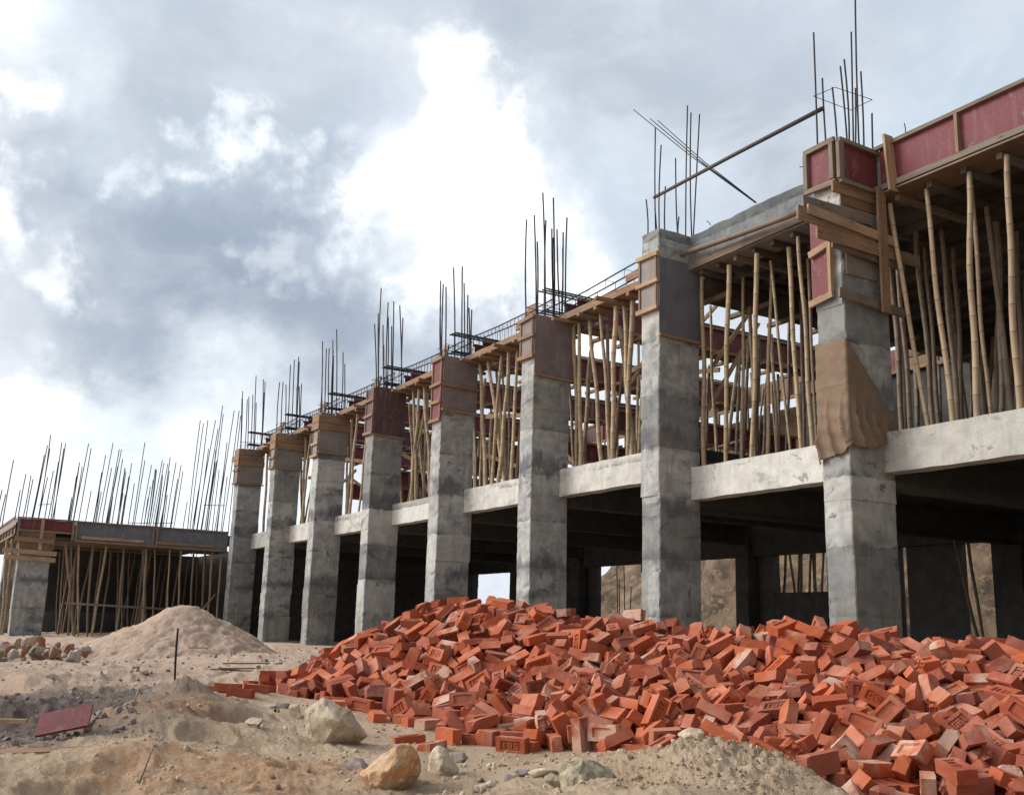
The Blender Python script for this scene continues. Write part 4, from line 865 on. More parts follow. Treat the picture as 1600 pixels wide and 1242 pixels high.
4622,-4992,24,325,-46,21,377,0,166,-6090,120,145,184,-123,-424,0,825,-4991,522,251,-218,345,-142,0,4424,-2891,556,31,451,213,0,0,
5314,-5872,-185,175,416,215,-12,0,5083,-4011,220,461,80,7,175,0,-1160,-6447,89,405,181,102,-207,0,1399,-5004,351,188,5,-152,-437,0,
816,-5321,307,439,46,50,230,0,1033,-6291,-65,196,-66,29,454,0,5248,-4581,58,328,-236,-263,132,0,2159,-5863,-72,144,205,-405,153,0,
2301,-5603,27,212,194,-382,-147,0,2363,-3760,572,40,95,147,467,0,4409,-3956,360,101,465,145,52,0,835,-4700,554,294,-148,-274,258,0,
-429,-6847,-121,209,0,12,454,0,2636,-5766,-27,345,-89,-296,-187,0,1229,-5154,286,164,306,-12,-360,0,-993,-4467,513,155,467,60,63,0,
-633,-6246,218,106,486,-49,-18,0,253,-5558,370,152,-468,-74,50,0,2831,-5891,-75,88,268,-344,229,0,616,-5674,207,85,21,-459,178,0,
3146,-5830,-94,193,-36,-289,-358,0,197,-5351,438,103,-104,-462,-125,0,4799,-5374,-99,115,220,-433,27,0,4843,-3815,324,180,334,-258,198,0,
35,-4573,799,90,319,363,-95,0,3353,-4312,306,481,-85,84,-69,0,2748,-5193,98,120,-393,273,81,0,480,-5814,216,62,426,248,-58,0,
-539,-6627,-41,356,180,-298,-44,0,-1592,-7110,-120,23,255,429,10,0,2394,-6355,-152,210,-194,-289,291,0,2875,-4814,184,194,60,-457,7,0,
3906,-4416,276,116,-445,-195,19,0,949,-5481,186,72,57,-439,-220,0,3808,-4962,138,214,-40,-138,428,0,1433,-6532,-204,5,421,-269,-5,0,
1783,-3921,564,97,-92,6,482,0,5152,-5436,-83,193,-116,-169,413,0,4100,-4455,180,28,-225,-334,-295,0,3858,-3257,502,485,-11,105,-60,0,
5069,-3353,445,134,-419,-238,-6,0,-722,-4960,851,213,25,-19,-451,0,2480,-5222,144,426,21,115,234,0,-554,-6354,138,435,238,23,-58,0,
-896,-6730,-58,135,261,394,-92,0,846,-5654,185,263,23,202,-373,0,-681,-5610,513,24,-43,158,-472,0,1975,-4995,218,481,-86,104,11,0,
4336,-5755,-87,114,-122,469,-51,0,2287,-4265,475,394,-34,11,306,0,1251,-6316,-100,169,24,-2,-470,0,1462,-5661,103,135,105,-113,456,0,
1456,-5783,31,446,-109,197,-26,0,1392,-4735,490,161,180,-220,-379,0,3684,-3698,523,142,318,-353,-67,0,428,-5870,160,65,440,222,-55,0,
3114,-3936,529,155,30,48,472,0,618,-4938,544,136,42,-200,-436,0,445,-5483,358,301,-122,-165,342,0,2116,-5442,63,149,323,348,-48,0,
4129,-5190,-27,389,-116,-221,191,0,2031,-4853,289,212,-100,-435,79,0,6170,-4977,-116,3,-133,447,-179,0,4283,-4441,206,487,69,70,60,0,
-938,-5055,827,46,-409,285,-1,0,-360,-6391,93,133,-326,-350,-60,0,346,-6115,19,12,-277,-342,238,0,433,-4699,666,156,86,-14,467,0,
3291,-4765,187,315,-385,-49,25,0,-829,-6049,234,470,-163,50,17,0,2526,-6194,-217,370,-181,134,-250,0,-1042,-5880,453,284,247,-136,-300,0,
-1727,-6755,-51,128,-70,6,478,0,-778,-5971,282,81,-5,-442,-219,0,4134,-4195,290,191,-408,-215,-25,0,4502,-5346,-77,450,20,-104,-190,0,
3617,-4932,117,85,-83,-443,199,0,1637,-5443,132,213,-165,421,12,0,2010,-4028,547,153,-337,334,-30,0,-1320,-6842,-117,388,-7,-16,-315,0,
1753,-5731,-54,221,-315,57,-314,0,3383,-5402,55,169,-278,244,-291,0,5742,-5297,-104,429,-178,-13,-186,0,645,-5838,162,66,-104,300,-381,0,
-312,-5814,359,92,288,388,-92,0,3819,-4661,122,313,132,-104,352,0,5372,-5605,-170,342,-304,-59,-192,0,3757,-5443,-59,368,242,233,40,0,
5127,-4635,48,291,156,-223,-302,0,-1216,-5995,386,450,156,-68,135,0,277,-6173,18,159,437,47,-177,0,5677,-4369,171,41,-25,55,-495,0,
4352,-4119,276,232,406,60,-167,0,80,-6682,-115,267,-275,225,-229,0,2420,-5070,158,110,-109,181,440,0,1978,-4389,499,109,3,238,426,0,
1898,-5933,-5,468,16,-15,-174,0,1575,-4626,502,277,-24,168,380,0,4783,-4888,52,473,73,79,-121,0,648,-5479,306,195,259,370,87,0,
988,-4334,643,437,23,23,240,0,1666,-4929,336,97,84,-413,-250,0,4681,-6105,-183,213,208,172,-363,0,1642,-5776,-16,430,-37,-81,-239,0,
1442,-5459,87,24,-204,317,-328,0,-575,-5781,392,459,-66,-103,156,0,4122,-5515,-92,94,-253,-185,379,0,544,-6381,-35,83,-198,117,-436,0,
2066,-5280,150,365,66,188,-277,0,4131,-3072,528,223,-246,-252,276,0,-481,-6053,206,471,154,65,-6,0,5310,-6122,-128,426,12,-83,-247,0,
3304,-3684,609,480,64,22,124,0,400,-5684,274,291,-106,-392,-27,0,739,-5156,463,120,110,472,-20,0,2779,-4915,164,325,-197,-71,317,0,
-1563,-6953,-105,314,311,-178,-152,0,3193,-4446,326,186,-298,350,64,0,5786,-5347,-228,363,-12,25,-343,0,1285,-5373,160,276,113,220,335,0,
-58,-4858,761,72,-335,-364,-2,0,1368,-6336,-156,468,-36,-93,-145,0,5750,-5399,-121,83,28,176,460,0,2834,-4096,462,227,328,-149,-262,0,
-204,-6343,53,300,-10,-329,-228,0,2103,-4202,480,195,-186,342,-246,0,6057,-5332,-166,393,117,61,280,0,4055,-5084,46,351,-54,48,-349,0,
1883,-5399,118,123,-321,-295,212,0,5234,-5164,-71,278,234,289,186,0,3531,-3741,474,462,72,24,176,0,2881,-6050,-202,453,153,66,132,0,
756,-6595,-145,19,386,-317,-1,0,4637,-5103,-31,404,-25,-44,-291,0,1535,-6229,-137,442,145,-13,184,0,3227,-4586,221,458,176,-90,-38,0,
4148,-3773,369,350,-226,-203,188,0,1015,-4936,416,54,-467,168,29,0,-109,-6486,64,8,186,430,173,0,-526,-6412,52,107,162,-448,106,0,
2231,-6338,-164,149,101,434,170,0,1461,-5901,-3,269,-396,-121,-79,0,-1489,-6794,-108,253,-253,235,-258,0,2927,-4476,267,405,-258,133,-45,0,
5618,-4663,-30,224,-425,-135,33,0,2103,-4720,322,424,265,-7,8,0,3776,-3766,491,306,170,-251,-254,0,1240,-4407,586,293,143,-122,358,0,
3079,-3827,628,485,84,85,-6,0,-250,-4839,787,6,335,-370,-31,0,366,-5032,567,17,-329,349,141,0,-288,-6551,-27,266,-48,49,417,0,
4979,-4780,64,135,-408,-255,5,0,-1339,-6695,-51,500,-12,-8,6,0,1875,-4236,502,13,-39,-314,-387,0,-32,-5751,289,293,-379,-139,32,0,
2797,-4320,342,18,52,-484,-115,0,526,-5242,420,471,-73,-34,147,0,-1400,-5592,506,87,-482,26,-98,0,2203,-6568,-221,142,-114,-333,326,0,
3486,-5060,63,385,67,-183,-252,0,1859,-6006,-80,152,425,-215,-13,0,4448,-3449,452,25,-385,255,190,0,2351,-5665,-29,423,-85,-143,-207,0,
1197,-4711,522,14,174,-453,-120,0,5267,-4727,-20,52,-21,-424,259,0,2442,-4211,444,224,-136,-339,258,0,4673,-3217,465,76,-91,-171,455,0,
-203,-6631,-133,8,308,-394,4,0,2572,-5382,79,30,-211,-416,-177,0,273,-5883,207,255,-190,358,-144,0,2214,-5056,183,10,414,-153,-236,0,
-1358,-6535,59,201,126,88,-431,0,104,-6326,15,175,-381,-268,-47,0,3715,-5689,-162,381,-99,37,306,0,-228,-5643,359,87,-362,299,150,0,
2120,-4873,330,4,271,372,196,0,72,-4782,749,72,-321,-376,-4,0,172,-4481,778,25,-313,382,71,0,3306,-3941,500,48,366,-336,-28,0,
1653,-4452,486,12,216,394,219,0,1162,-5845,-2,54,107,156,460,0,599,-6267,-27,46,31,438,-235,0,947,-6090,27,174,-32,281,374,0,
4221,-3313,487,65,132,187,440,0,3268,-3520,578,67,-118,346,-335,0,820,-6025,85,16,-250,379,-208,0,2381,-3390,579,459,-124,-64,-141,0,
4959,-4562,74,227,-54,-362,254,0,5514,-5676,-204,233,-263,-253,250,0,-1870,-5969,244,333,-203,187,-250,0,5119,-4884,-13,356,118,-110,-312,0,
-1916,-6650,-15,273,-295,-218,203,0,5613,-4260,187,489,96,0,37,0,4672,-5899,-199,245,131,-413,-45,0,574,-6178,8,35,-34,158,-472,0,
2152,-4433,402,264,-149,-314,243,0,-539,-5193,726,90,-342,-349,-54,0,-1699,-6267,108,298,-359,176,40,0,495,-6030,49,132,470,103,32,0,
2598,-4850,228,147,149,-148,-430,0,414,-6558,-110,36,19,-263,-423,0,4008,-4529,180,65,-456,184,62,0,4426,-5161,-61,289,391,-68,-97,0,
4648,-4611,107,267,-156,-54,-389,0,920,-6340,-92,415,61,219,-163,0,-1170,-4478,441,348,-161,15,321,0,5021,-5430,-153,154,453,-135,-57,0,
-87,-5859,186,482,-68,-46,106,0,6173,-4916,-33,468,154,36,79,0,-495,-4619,809,147,235,399,-115,0,2511,-5565,12,372,49,150,295,0,
815,-6127,-34,62,69,-103,480,0,4219,-4717,138,485,78,-21,-91,0,-126,-5985,128,463,-91,-39,161,0,1410,-5254,254,466,145,68,-85,0,
3649,-3329,551,434,-61,172,168,0,3688,-5577,-60,21,77,145,472,0,-1956,-6397,4,51,76,-68,487,0,3320,-5027,122,296,386,85,-74,0,
3443,-3581,523,356,-8,55,-347,0,-1501,-5446,532,101,177,454,-53,0,572,-6630,-138,476,-5,7,153,0,2470,-5794,-107,37,163,250,-400,0,
802,-4963,434,441,78,123,-185,0,-1416,-6265,134,176,-326,322,97,0,161,-6577,-79,88,207,290,339,0,3597,-5269,-14,74,-486,88,27,0,
1911,-5716,-49,149,434,87,179,0,2507,-3703,602,21,234,440,37,0,1168,-3965,621,294,-334,124,-193,0,2682,-4681,269,178,4,-158,440,0,
1783,-4627,366,99,-485,53,51,0,-806,-5890,366,490,-79,56,18,0,281,-6468,-68,61,-150,451,141,0,2398,-5423,23,188,339,-313,-40,0,
1541,-5151,279,22,96,-206,445,0,278,-6307,-48,214,4,449,-52,0,378,-5521,257,445,108,117,-163,0,2873,-4993,110,301,28,86,-389,0,
-71,-5254,589,168,110,-104,446,0,658,-4595,614,386,84,27,305,0,4522,-3327,497,243,-180,-295,267,0,-533,-4893,809,217,-214,-290,270,0,
-941,-6241,162,52,-58,-468,-159,0,861,-4397,582,482,21,40,124,0,-1456,-6060,265,123,404,-218,-156,0,-780,-6483,66,207,2,54,452,0,
2560,-3551,546,4,95,334,-360,0,2380,-5711,-82,52,369,-293,158,0,3993,-3428,447,92,35,-16,490,0,2371,-3973,491,466,45,-14,175,0,
2159,-5481,11,221,-132,85,420,0,4367,-3607,441,398,29,64,-295,0,829,-4209,619,49,476,-15,-144,0,4017,-3696,460,128,293,-384,13,0,
2994,-5146,72,257,321,-159,-235,0,5712,-4731,-65,157,88,-192,-425,0,-372,-4678,801,34,-89,455,-184,0,3169,-5432,-61,30,327,373,-52,0,
-906,-5139,741,181,-12,-45,464,0,1724,-4324,483,475,48,52,-139,0,1774,-5471,55,145,-387,194,-204,0,2656,-4865,153,408,207,-15,202,0,
270,-4540,724,324,-50,20,-377,0,5902,-4606,-67,56,95,250,419,0,5218,-4030,164,93,-433,-208,102,0,-643,-4940,783,361,13,-23,-345,0,
-209,-6467,-3,56,-273,-357,212,0,-1590,-6135,211,395,165,1,-259,0,-953,-6568,-55,324,-114,7,364,0,-806,-5060,761,465,23,-17,-182,0,
1467,-4389,522,205,-120,-343,276,0,2611,-6128,-229,195,209,288,292,0,3204,-4147,375,41,-35,-485,-109,0,2925,-3507,645,232,120,-349,-245,0,
-1050,-6387,98,250,23,-116,417,0,4466,-5460,-136,95,490,-18,14,0,5315,-4271,121,15,-298,397,60,0,2194,-4204,469,216,-196,333,-233,0,
5578,-5391,-214,367,-9,24,-339,0,2571,-5865,-165,79,-475,-18,-133,0,-1044,-5327,706,230,-199,-333,216,0,5630,-4329,89,311,388,49,14,0,
4606,-3966,240,10,-37,-292,-404,0,4597,-4137,196,152,-236,395,-123,0,268,-5671,304,408,-87,46,271,0,1894,-3973,510,19,330,-375,-1,0,
3684,-3927,442,399,-64,26,-293,0,-1355,-5010,576,12,-123,44,483,0,3875,-4900,105,8,286,388,132,0,4324,-4215,235,17,-103,-189,-451,0,
1091,-6104,1,359,109,-58,-325,0,-1292,-4907,647,382,-318,-50,-10,0,-1312,-4644,466,151,230,415,-42,0,1068,-5244,205,288,-223,320,-122,0,
2622,-4166,427,120,41,-88,476,0,1273,-4929,365,409,49,196,-205,0,506,-6455,-115,259,425,40,17,0,3544,-5626,-131,173,452,-103,72,0,
2051,-6358,-207,333,322,-121,-144,0,3138,-5282,2,216,-137,34,428,0,3707,-4277,325,86,-385,-277,-135,0,4721,-3845,362,330,75,-34,366,0,
-1270,-5338,629,243,-68,-87,423,0,5251,-5745,-178,171,407,128,197,0,3381,-3215,592,154,21,47,473,0,5698,-4993,-19,105,-306,-301,234,0,
-1523,-6638,-28,357,-47,28,345,0,4298,-3803,336,290,-239,282,-172,0,-36,-6294,-41,194,241,-392,18,0,-1542,-5107,476,37,-440,183,-147,0,
3833,-5272,-35,63,334,362,-59,0,-1135,-5088,692,406,43,-85,-276,0,2420,-4362,371,444,71,68,-209,0,5380,-5971,-209,0,-78,54,491,0,
4594,-3334,393,497,44,21,32,0,1902,-4802,265,283,95,-68,395,0,1641,-4177,543,53,-86,374,-316,0,4869,-5114,-24,337,28,62,-363,0,
2281,-4931,225,87,-240,-424,-72,0,3092,-4917,134,364,-247,-184,152,0,1781,-4998,220,88,-60,-478,100,0,4749,-5054,8,171,242,388,106,0,
3720,-5794,-220,3,-74,494,-3,0,4307,-3605,372,51,-143,-474,-49,0,1697,-6363,-210,495,-2,5,73,0,5172,-5589,-187,199,-327,-226,229,0,
2565,-4488,316,124,-119,402,-242,0,4965,-3561,375,253,7,79,-424,0,4999,-3144,469,123,-7,45,-482,0,1587,-6029,-87,256,347,-68,-244,0,
50,-6212,21,456,190,65,-35,0,3262,-5938,-181,129,152,457,35,0,2076,-4581,335,88,57,-89,481,0,2563,-3786,526,14,306,393,40,0,
-1083,-6770,-118,44,-2,15,498,0,-1060,-6081,208,48,-83,-462,-164,0,2693,-6108,-230,222,-207,-283,279,0,3585,-5380,-49,88,27,-74,486,0,
3915,-4002,371,360,-20,5,346,0,677,-4266,595,53,469,-163,-20,0,2063,-3685,543,24,-444,-161,163,0,4017,-5396,-48,11,9,-284,-411,0,
-1299,-6167,135,342,113,-135,320,0,1049,-4417,551,151,-23,49,-473,0,2849,-4605,195,90,-250,-417,-74,0,2555,-5014,128,454,62,-67,-188,0,
3313,-5558,-173,29,-41,-490,-88,0,1702,-5810,-92,305,265,-259,-140,0,2125,-3902,498,142,-4,3,-479,0,2824,-3620,580,71,-3,-21,494,0,
1942,-6395,-218,11,-188,-463,9,0,3178,-3698,547,19,148,-473,-65,0,5624,-4453,-30,333,10,54,-369,0,2279,-4511,330,357,99,-40,334,0,
3797,-3923,364,95,-355,-338,-26,0,-945,-4651,637,114,480,18,81,0,4712,-4424,153,388,81,-11,304,0,2742,-5834,-130,124,-245,20,-417,0,
-1677,-6597,-40,359,-241,149,-201,0,2021,-6026,-113,9,-240,-439,5,0,2367,-5235,86,162,43,-95,461,0,758,-6401,-100,476,-37,-126,-79,0,
909,-4587,545,85,-302,-389,-10,0,-15,-6105,38,342,240,-108,252,0,1625,-4736,427,113,-481,50,59,0,4602,-4487,162,346,84,-300,-182,0,
-900,-6340,109,162,185,-402,168,0,1156,-5621,108,134,-12,-246,414,0,567,-5653,111,289,19,146,-381,0,-739,-4638,719,215,-243,170,-340,0,
4762,-3178,404,20,-185,-464,-19,0,1477,-3335,247,253,-32,-142,-406,0,-826,-6159,112,348,147,-84,316,0,1540,-4694,378,109,-16,113,-474,0,
4440,-5074,-32,79,88,235,425,0,1620,-3848,531,206,154,-343,-257,0,-1281,-5987,289,59,-115,456,158,0,4428,-3814,294,72,-285,-402,-44,0,
-112,-5606,354,145,-284,-374,-89,0,1126,-5039,313,482,14,-9,133,0,1533,-5899,-112,20,237,-417,-139,0,3969,-5207,-24,364,-132,257,-185,0,
4661,-3470,378,42,4,-390,309,0,571,-5497,241,40,141,124,462,0,-101,-6355,-56,195,280,-365,-2,0,2402,-4892,210,8,253,409,137,0,
649,-5253,346,60,142,-423,-218,0,3158,-3237,547,375,266,160,112,0,1520,-5072,262,87,-3,-446,-210,0,4991,-5850,-179,65,88,-268,-408,0,
-1797,-5171,326,399,58,-38,294,0,663,-5919,-18,220,98,-65,-433,0,771,-5548,201,230,166,-116,395,0,-1808,-6075,142,453,-127,-57,159,0,
-1174,-6375,58,110,-226,-394,-176,0,4039,-4848,105,20,339,-348,-115,0,4488,-5783,-159,386,-163,130,-240,0,2123,-5620,-10,79,18,315,380,0,
-237,-6173,78,10,130,161,455,0,-1057,-4946,734,363,-3,106,327,0,141,-5848,197,311,141,-74,358,0,4191,-4951,57,376,60,-31,322,0,
-1309,-6498,7,463,111,-105,109,0,4533,-4453,172,229,210,-231,-317,0,6334,-5166,-108,121,13,-84,477,0,2034,-3833,563,9,167,-343,323,0,
6603,-3652,-31,79,-428,-246,20,0,-1744,-3983,-34,453,-45,51,-200,0,5253,-3410,319,353,-240,-189,179,0,1322,-2989,12,224,379,232,50,0,
4466,-5793,-258,42,259,-425,-27,0,-2045,-5907,-89,109,71,465,130,0,6751,-4087,-189,89,-458,-154,95,0,84,-6445,-142,4,165,-472,8,0,
3653,-2081,-85,297,7,-3,402,0,6076,-3998,-1,33,98,-485,-64,0,5139,-2988,443,406,-23,-35,-289,0,2835,-5568,-115,108,164,273,370,0,
931,-3732,378,476,-144,-48,1,0,-277,-6213,-53,480,124,58,-35,0,4641,-5293,-130,440,72,-16,226,0,-177,-3353,-110,343,339,-122,-51,0,
4676,-1648,102,268,-24,-104,408,0,-1046,-3535,-89,22,-356,315,153,0,6488,-5605,-283,112,-106,352,-320,0,-1157,-6207,108,105,-292,-368,-136,0,
4808,-5101,-93,452,68,-6,204,0,3950,-5544,-154,410,88,-135,235,0,6025,-3352,197,66,163,298,361,0,-50,-3848,310,174,440,-95,129,0,
-341,-6071,55,150,-471,39,66,0,-2512,-5645,-153,206,2,0,456,0,-1384,-6504,-116,15,-10,-102,489,0,272,-3937,425,85,303,-358,151,0,
6613,-4898,-228,287,-126,140,364,0,-1872,-4634,126,106,-159,448,-111,0,104,-5794,152,146,-336,-334,-63,0,1196,-3684,405,271,-112,80,397,0,
5072,-2167,352,94,441,217,10,0,6351,-5004,-271,45,216,-444,-66,0,4421,-2642,343,70,281,406,-41,0,73,-4387,708,94,490,28,-10,0,
3666,-4081,328,89,-267,-409,-59,0,5196,-5319,-186,241,23,68,-432,0,693,-6238,-128,60,-93,-449,189,0,4205,-4901,-10,59,-480,-126,-4,0,
2069,-2590,-6,27,245,435,-14,0,5146,-3736,216,81,-485,-85,24,0,89,-3349,-82,387,-250,-30,192,0,3371,-5854,-232,13,-334,372,-3,0,
4567,-2182,201,124,442,194,37,0,3504,-5321,-104,76,-449,-206,-21,0,3314,-3346,543,31,491,84,-36,0,4224,-4580,65,62,-418,-267,-19,0,
5583,-3004,351,60,-237,-436,-24,0,943,-3209,33,288,90,336,215,0,2969,-2931,348,477,-147,-26,17,0,3123,-2683,185,105,-61,151,461,0,
-1626,-6558,-136,15,-484,124,-15,0,1944,-5129,99,349,102,-55,339,0,4771,-5423,-188,86,-481,97,42,0,-555,-6239,-8,55,-22,-474,-147,0,
2813,-2629,96,151,381,280,-59,0,3648,-3118,470,123,-143,-263,381,0,1599,-2735,-27,5,485,120,8,0,-2720,-4558,-139,1,-471,167,8,0,
3263,-2447,56,475,118,64,80,0,2390,-2523,-13,3,0,-36,-499,0,1722,-6256,-193,351,348,60,47,0,4703,-4313,103,414,42,57,-271,0,
5837,-4399,-28,151,230,282,308,0,4168,-1840,-12,157,405,148,200,0,4374,-1543,-59,4,-151,-476,-24,0,1487,-3990,562,367,325,-66,-74,0,
5982,-3734,82,79,-377,-319,-6,0,2266,-5943,-186,90,147,469,14,0,4766,-3638,320,156,161,-254,-368,0,-1611,-4941,397,186,116,-114,-434,0,
204,-3623,143,217,-36,-178,-412,0,2681,-2221,56,318,-144,325,152,0,2797,-4967,49,8,122,-477,-89,0,4900,-3934,210,240,357,174,186,0,
2182,-3296,379,54,-164,-266,386,0,-1828,-4320,22,228,45,-139,-420,0,1263,-5442,29,471,97,67,-120,0,6487,-4681,-242,79,75,-41,486,0,
-2093,-5194,46,122,-341,325,-112,0,-1506,-3619,-133,73,-77,350,-341,0,6648,-4371,-215,46,148,-470,-74,0,1398,-5332,87,199,-142,372,-227,0,
-225,-6447,-136,7,-32,-499,2,0,2555,-5220,17,400,-191,-153,174,0,1321,-4562,472,0,-206,444,103,0,479,-3055,-119,22,-469,172,-5,0,
5697,-2469,407,273,-308,222,-177,0,3479,-5136,-48,42,15,-70,493,0,4011,-4031,283,98,-451,-191,3,0,-1729,-5365,340,135,172,-29,-449,0,
737,-5976,-63,436,-58,-96,217,0,4570,-2353,294,357,182,208,215,0,4309,-2661,351,160,-281,-236,300,0,773,-4084,533,98,444,205,-34,0,
7036,-4855,-315,444,4,-4,230,0,-874,-3793,25,111,-64,255,410,0,-2024,-5770,-40,19,-178,-94,457,0,775,-2839,-64,189,190,277,319,0,
3921,-2067,-79,19,-95,485,-73,0,1093,-5709,-24,110,474,-58,-97,0,1841,-2919,87,82,186,439,-125,0,6310,-3288,148,310,384,11,-78,0,
2360,-3047,302,137,-339,-206,272,0,728,-3087,-82,175,89,-153,-434,0,4870,-5816,-295,0,91,-492,-3,0,3163,-4036,433,487,105,40,-19,0,
2406,-5115,46,102,-484,-71,13,0,3621,-3518,498,46,-43,26,-495,0,-2487,-5224,-147,390,9,-6,313,0,-1996,-4380,-33,417,-122,-62,239,0,
1113,-6015,-170,68,-493,-39,31,0,6341,-4351,-61,19,466,-144,108,0,1812,-3591,433,70,3,-95,-486,0,5432,-3720,176,472,62,57,-141,0,
5686,-1397,-65,447,3,5,-223,0,5351,-3077,371,141,49,-44,475,0,5309,-4072,91,193,-9,75,-455,0,6786,-4950,-295,354,-348,-37,45,0,
6767,-4638,-266,146,420,211,88,0,4658,-1515,11,18,-119,-298,383,0,5063,-1799,218,307,-109,24,378,0,6189,-2985,243,23,117,319,366,0,
2246,-5438,-38,114,350,261,215,0,5445,-2084,392,238,384,-205,-61,0,3204,-2265,-51,15,481,137,-13,0,5621,-4110,60,117,-58,-375,304,0,
-1881,-4071,-115,122,448,182,30,0,-1366,-3710,-73,440,48,65,-222,0,3444,-2918,374,112,380,294,-81,0,-2161,-3999,-146,382,7,2,322,0,
2980,-5121,-18,490,70,10,71,0,6346,-2007,-50,183,-185,302,-301,0,1128,-2684,-47,306,1,-25,394,0,4537,-1980,99,139,311,366,-11,0,
763,-3465,148,74,336,-331,149,0,-537,-3690,41,102,-166,24,460,0,3825,-4861,20,67,-478,126,27,0,-2207,-4558,-62,8,-184,-327,330,0,
3754,-4502,143,24,15,-491,-92,0,6288,-3813,2,3,306,-387,-78,0,5488,-2805,402,54,-37,32,-495,0,2733,-5116,27,398,-289,82,-32,0,
-2164,-6158,-153,166,-1,-1,472,0,4141,-1534,-42,129,-122,-345,315,0,2142,-6146,-230,6,-479,-142,12,0,-356,-5885,239,51,-107,473,-112,0,
4997,-4232,91,62,-491,64,36,0,2747,-4652,189,418,73,87,-250,0,3780,-2595,205,2,41,-145,-477,0,-421,-6369,-101,448,130,24,179,0,
-712,-3302,-150,496,9,2,-64,0,-960,-4109,249,150,455,-96,104,0,3570,-4687,111,283,-185,-297,218,0,3838,-3074,452,198,148,345,265,0,
5306,-4452,5,198,44,-36,456,0,5019,-5563,-209,421,-127,107,-212,0,1452,-5856,-162,82,-442,-219,-1,0,-1750,-6134,13,314,188,1,-341,0,
3623,-5489,-141,5,18,89,492,0,5529,-4912,-93,462,148,15,-119,0,-1304,-6650,-127,51,-8,11,497,0,923,-5188,285,197,-34,-385,249,0,
5793,-4000,72,94,242,-366,-220,0,7051,-3728,-204,331,-246,-177,219,0,2542,-4769,170,112,-468,-135,10,0,3146,-4837,57,374,76,-37,321,0,
6007,-5721,-287,462,71,29,175,0,3996,-2474,174,130,15,-143,-461,0,6432,-3138,133,69,-455,-192,35,0,-1221,-4114,156,133,188,429,-112,0,
4557,-2844,407,114,6,-30,-486,0,47,-6334,-112,412,-227,-85,147,0,-1971,-4959,134,56,460,114,148,0,6249,-5802,-334,316,30,-56,383,0,
1961,-5518,-55,179,115,-97,-442,0,7109,-3413,-184,172,469,-5,-10,0,-1788,-5715,210,285,-97,-170,362,0,-2429,-4392,-126,156,-146,-320,320,0,
5991,-4289,-49,482,56,28,118,0,1233,-4034,546,18,380,-320,52,0,4851,-2926,422,10,-426,261,-1,0,5695,-1924,320,357,-30,45,345,0,
-2204,-4759,-29,316,-361,-125,-61,0,-1171,-6496,-70,189,420,-132,-142,0,-1587,-6347,-59,89,-410,-242,-123,0,3030,-5352,-67,317,-252,241,-167,0,
1866,-3228,284,258,111,345,229,0,2230,-4840,192,53,-366,322,100,0,4214,-5561,-206,36,-9,83,-492,0,-186,-4419,705,74,380,-301,99,0,
2705,-2928,294,436,-155,17,190,0,-625,-4134,385,19,-121,449,-183,0,-2216,-5048,-40,388,96,-118,-277,0,600,-3267,-44,45,-14,473,-156,0,
1518,-5528,-49,486,104,37,-38,0,745,-5416,193,144,-314,-360,-41,0,118,-3826,328,206,-430,28,-149,0,5589,-3484,266,286,161,120,358,0,
4559,-3591,372,6,47,-468,170,0,4498,-1300,-13,235,265,-236,-262,0,2146,-3094,250,14,236,-418,139,0,-1652,-3848,-66,68,-295,-388,-90,0,
3206,-5114,-32,204,39,-54,451,0,4228,-5345,-132,88,-491,-39,-5,0,-2399,-5365,-87,472,-48,128,92,0,1363,-5045,250,438,219,40,92,0,
5641,-3823,114,58,-472,145,53,0,3008,-5621,-143,150,-154,394,-220,0,-2437,-4778,-133,29,-158,473,15,0,974,-5552,45,66,-27,-482,-112,0,
3304,-3146,496,236,-26,71,435,0,-2736,-4891,-124,39,-47,353,-348,0,-1774,-6469,-111,316,287,150,213,0,2502,-2342,-3,308,310,-167,-177,0,
-455,-3460,-137,26,-110,478,-96,0,-1132,-4263,331,229,35,381,228,0,3730,-1943,-85,420,6,18,-270,0,6231,-5336,-274,18,-486,-112,23,0,
4455,-3093,424,7,-15,-500,6,0,6119,-5540,-278,20,-434,245,37,0,1115,-6352,-187,463,-11,18,-189,0,2203,-2793,83,116,458,-140,83,0,
6464,-5049,-296,448,19,21,219,0,-59,-6018,56,399,280,33,105,0,900,-3572,264,344,-73,-147,-324,0,4999,-5000,-35,20,427,-254,52,0,
4902,-2745,426,125,-23,0,484,0,-353,-3814,166,35,213,-409,191,0,462,-3429,44,421,-170,25,207,0,5073,-6137,-222,464,108,44,146,0,
-2197,-5512,-55,387,214,-61,224,0,4789,-4570,30,57,-368,-334,-20,0,-1962,-3822,-148,7,-402,-298,2,0,1598,-4870,282,126,-454,-168,-6,0,
4248,-5713,-210,342,-352,-60,74,0,3806,-2215,68,370,-284,155,-88,0,5748,-4227,-1,58,-472,-153,15,0,5754,-3321,241,78,-472,-143,26,0,
4735,-2184,293,477,78,-7,127,0,2136,-5684,-141,120,165,-259,-376,0,2955,-5855,-224,13,-200,-455,-49,0,5016,-5973,-287,447,-9,-17,-224,0,
4440,-4534,62,496,60,17,-13,0,6151,-2756,60,110,-457,142,-97,0,4085,-3109,438,459,-27,0,-196,0,-726,-6341,-40,82,-371,299,128,0,
1107,-4787,423,416,61,104,-250,0,-1334,-3442,-131,304,-298,190,-182,0,2740,-5936,-232,142,-5,-58,476,0,6414,-4448,-170,326,79,1,371,0,
4959,-2397,412,317,287,-228,-123,0,-1994,-5440,95,178,-165,436,-33,0,2933,-2452,13,179,-47,105,453,0,1538,-2858,59,457,-32,86,-181,0,
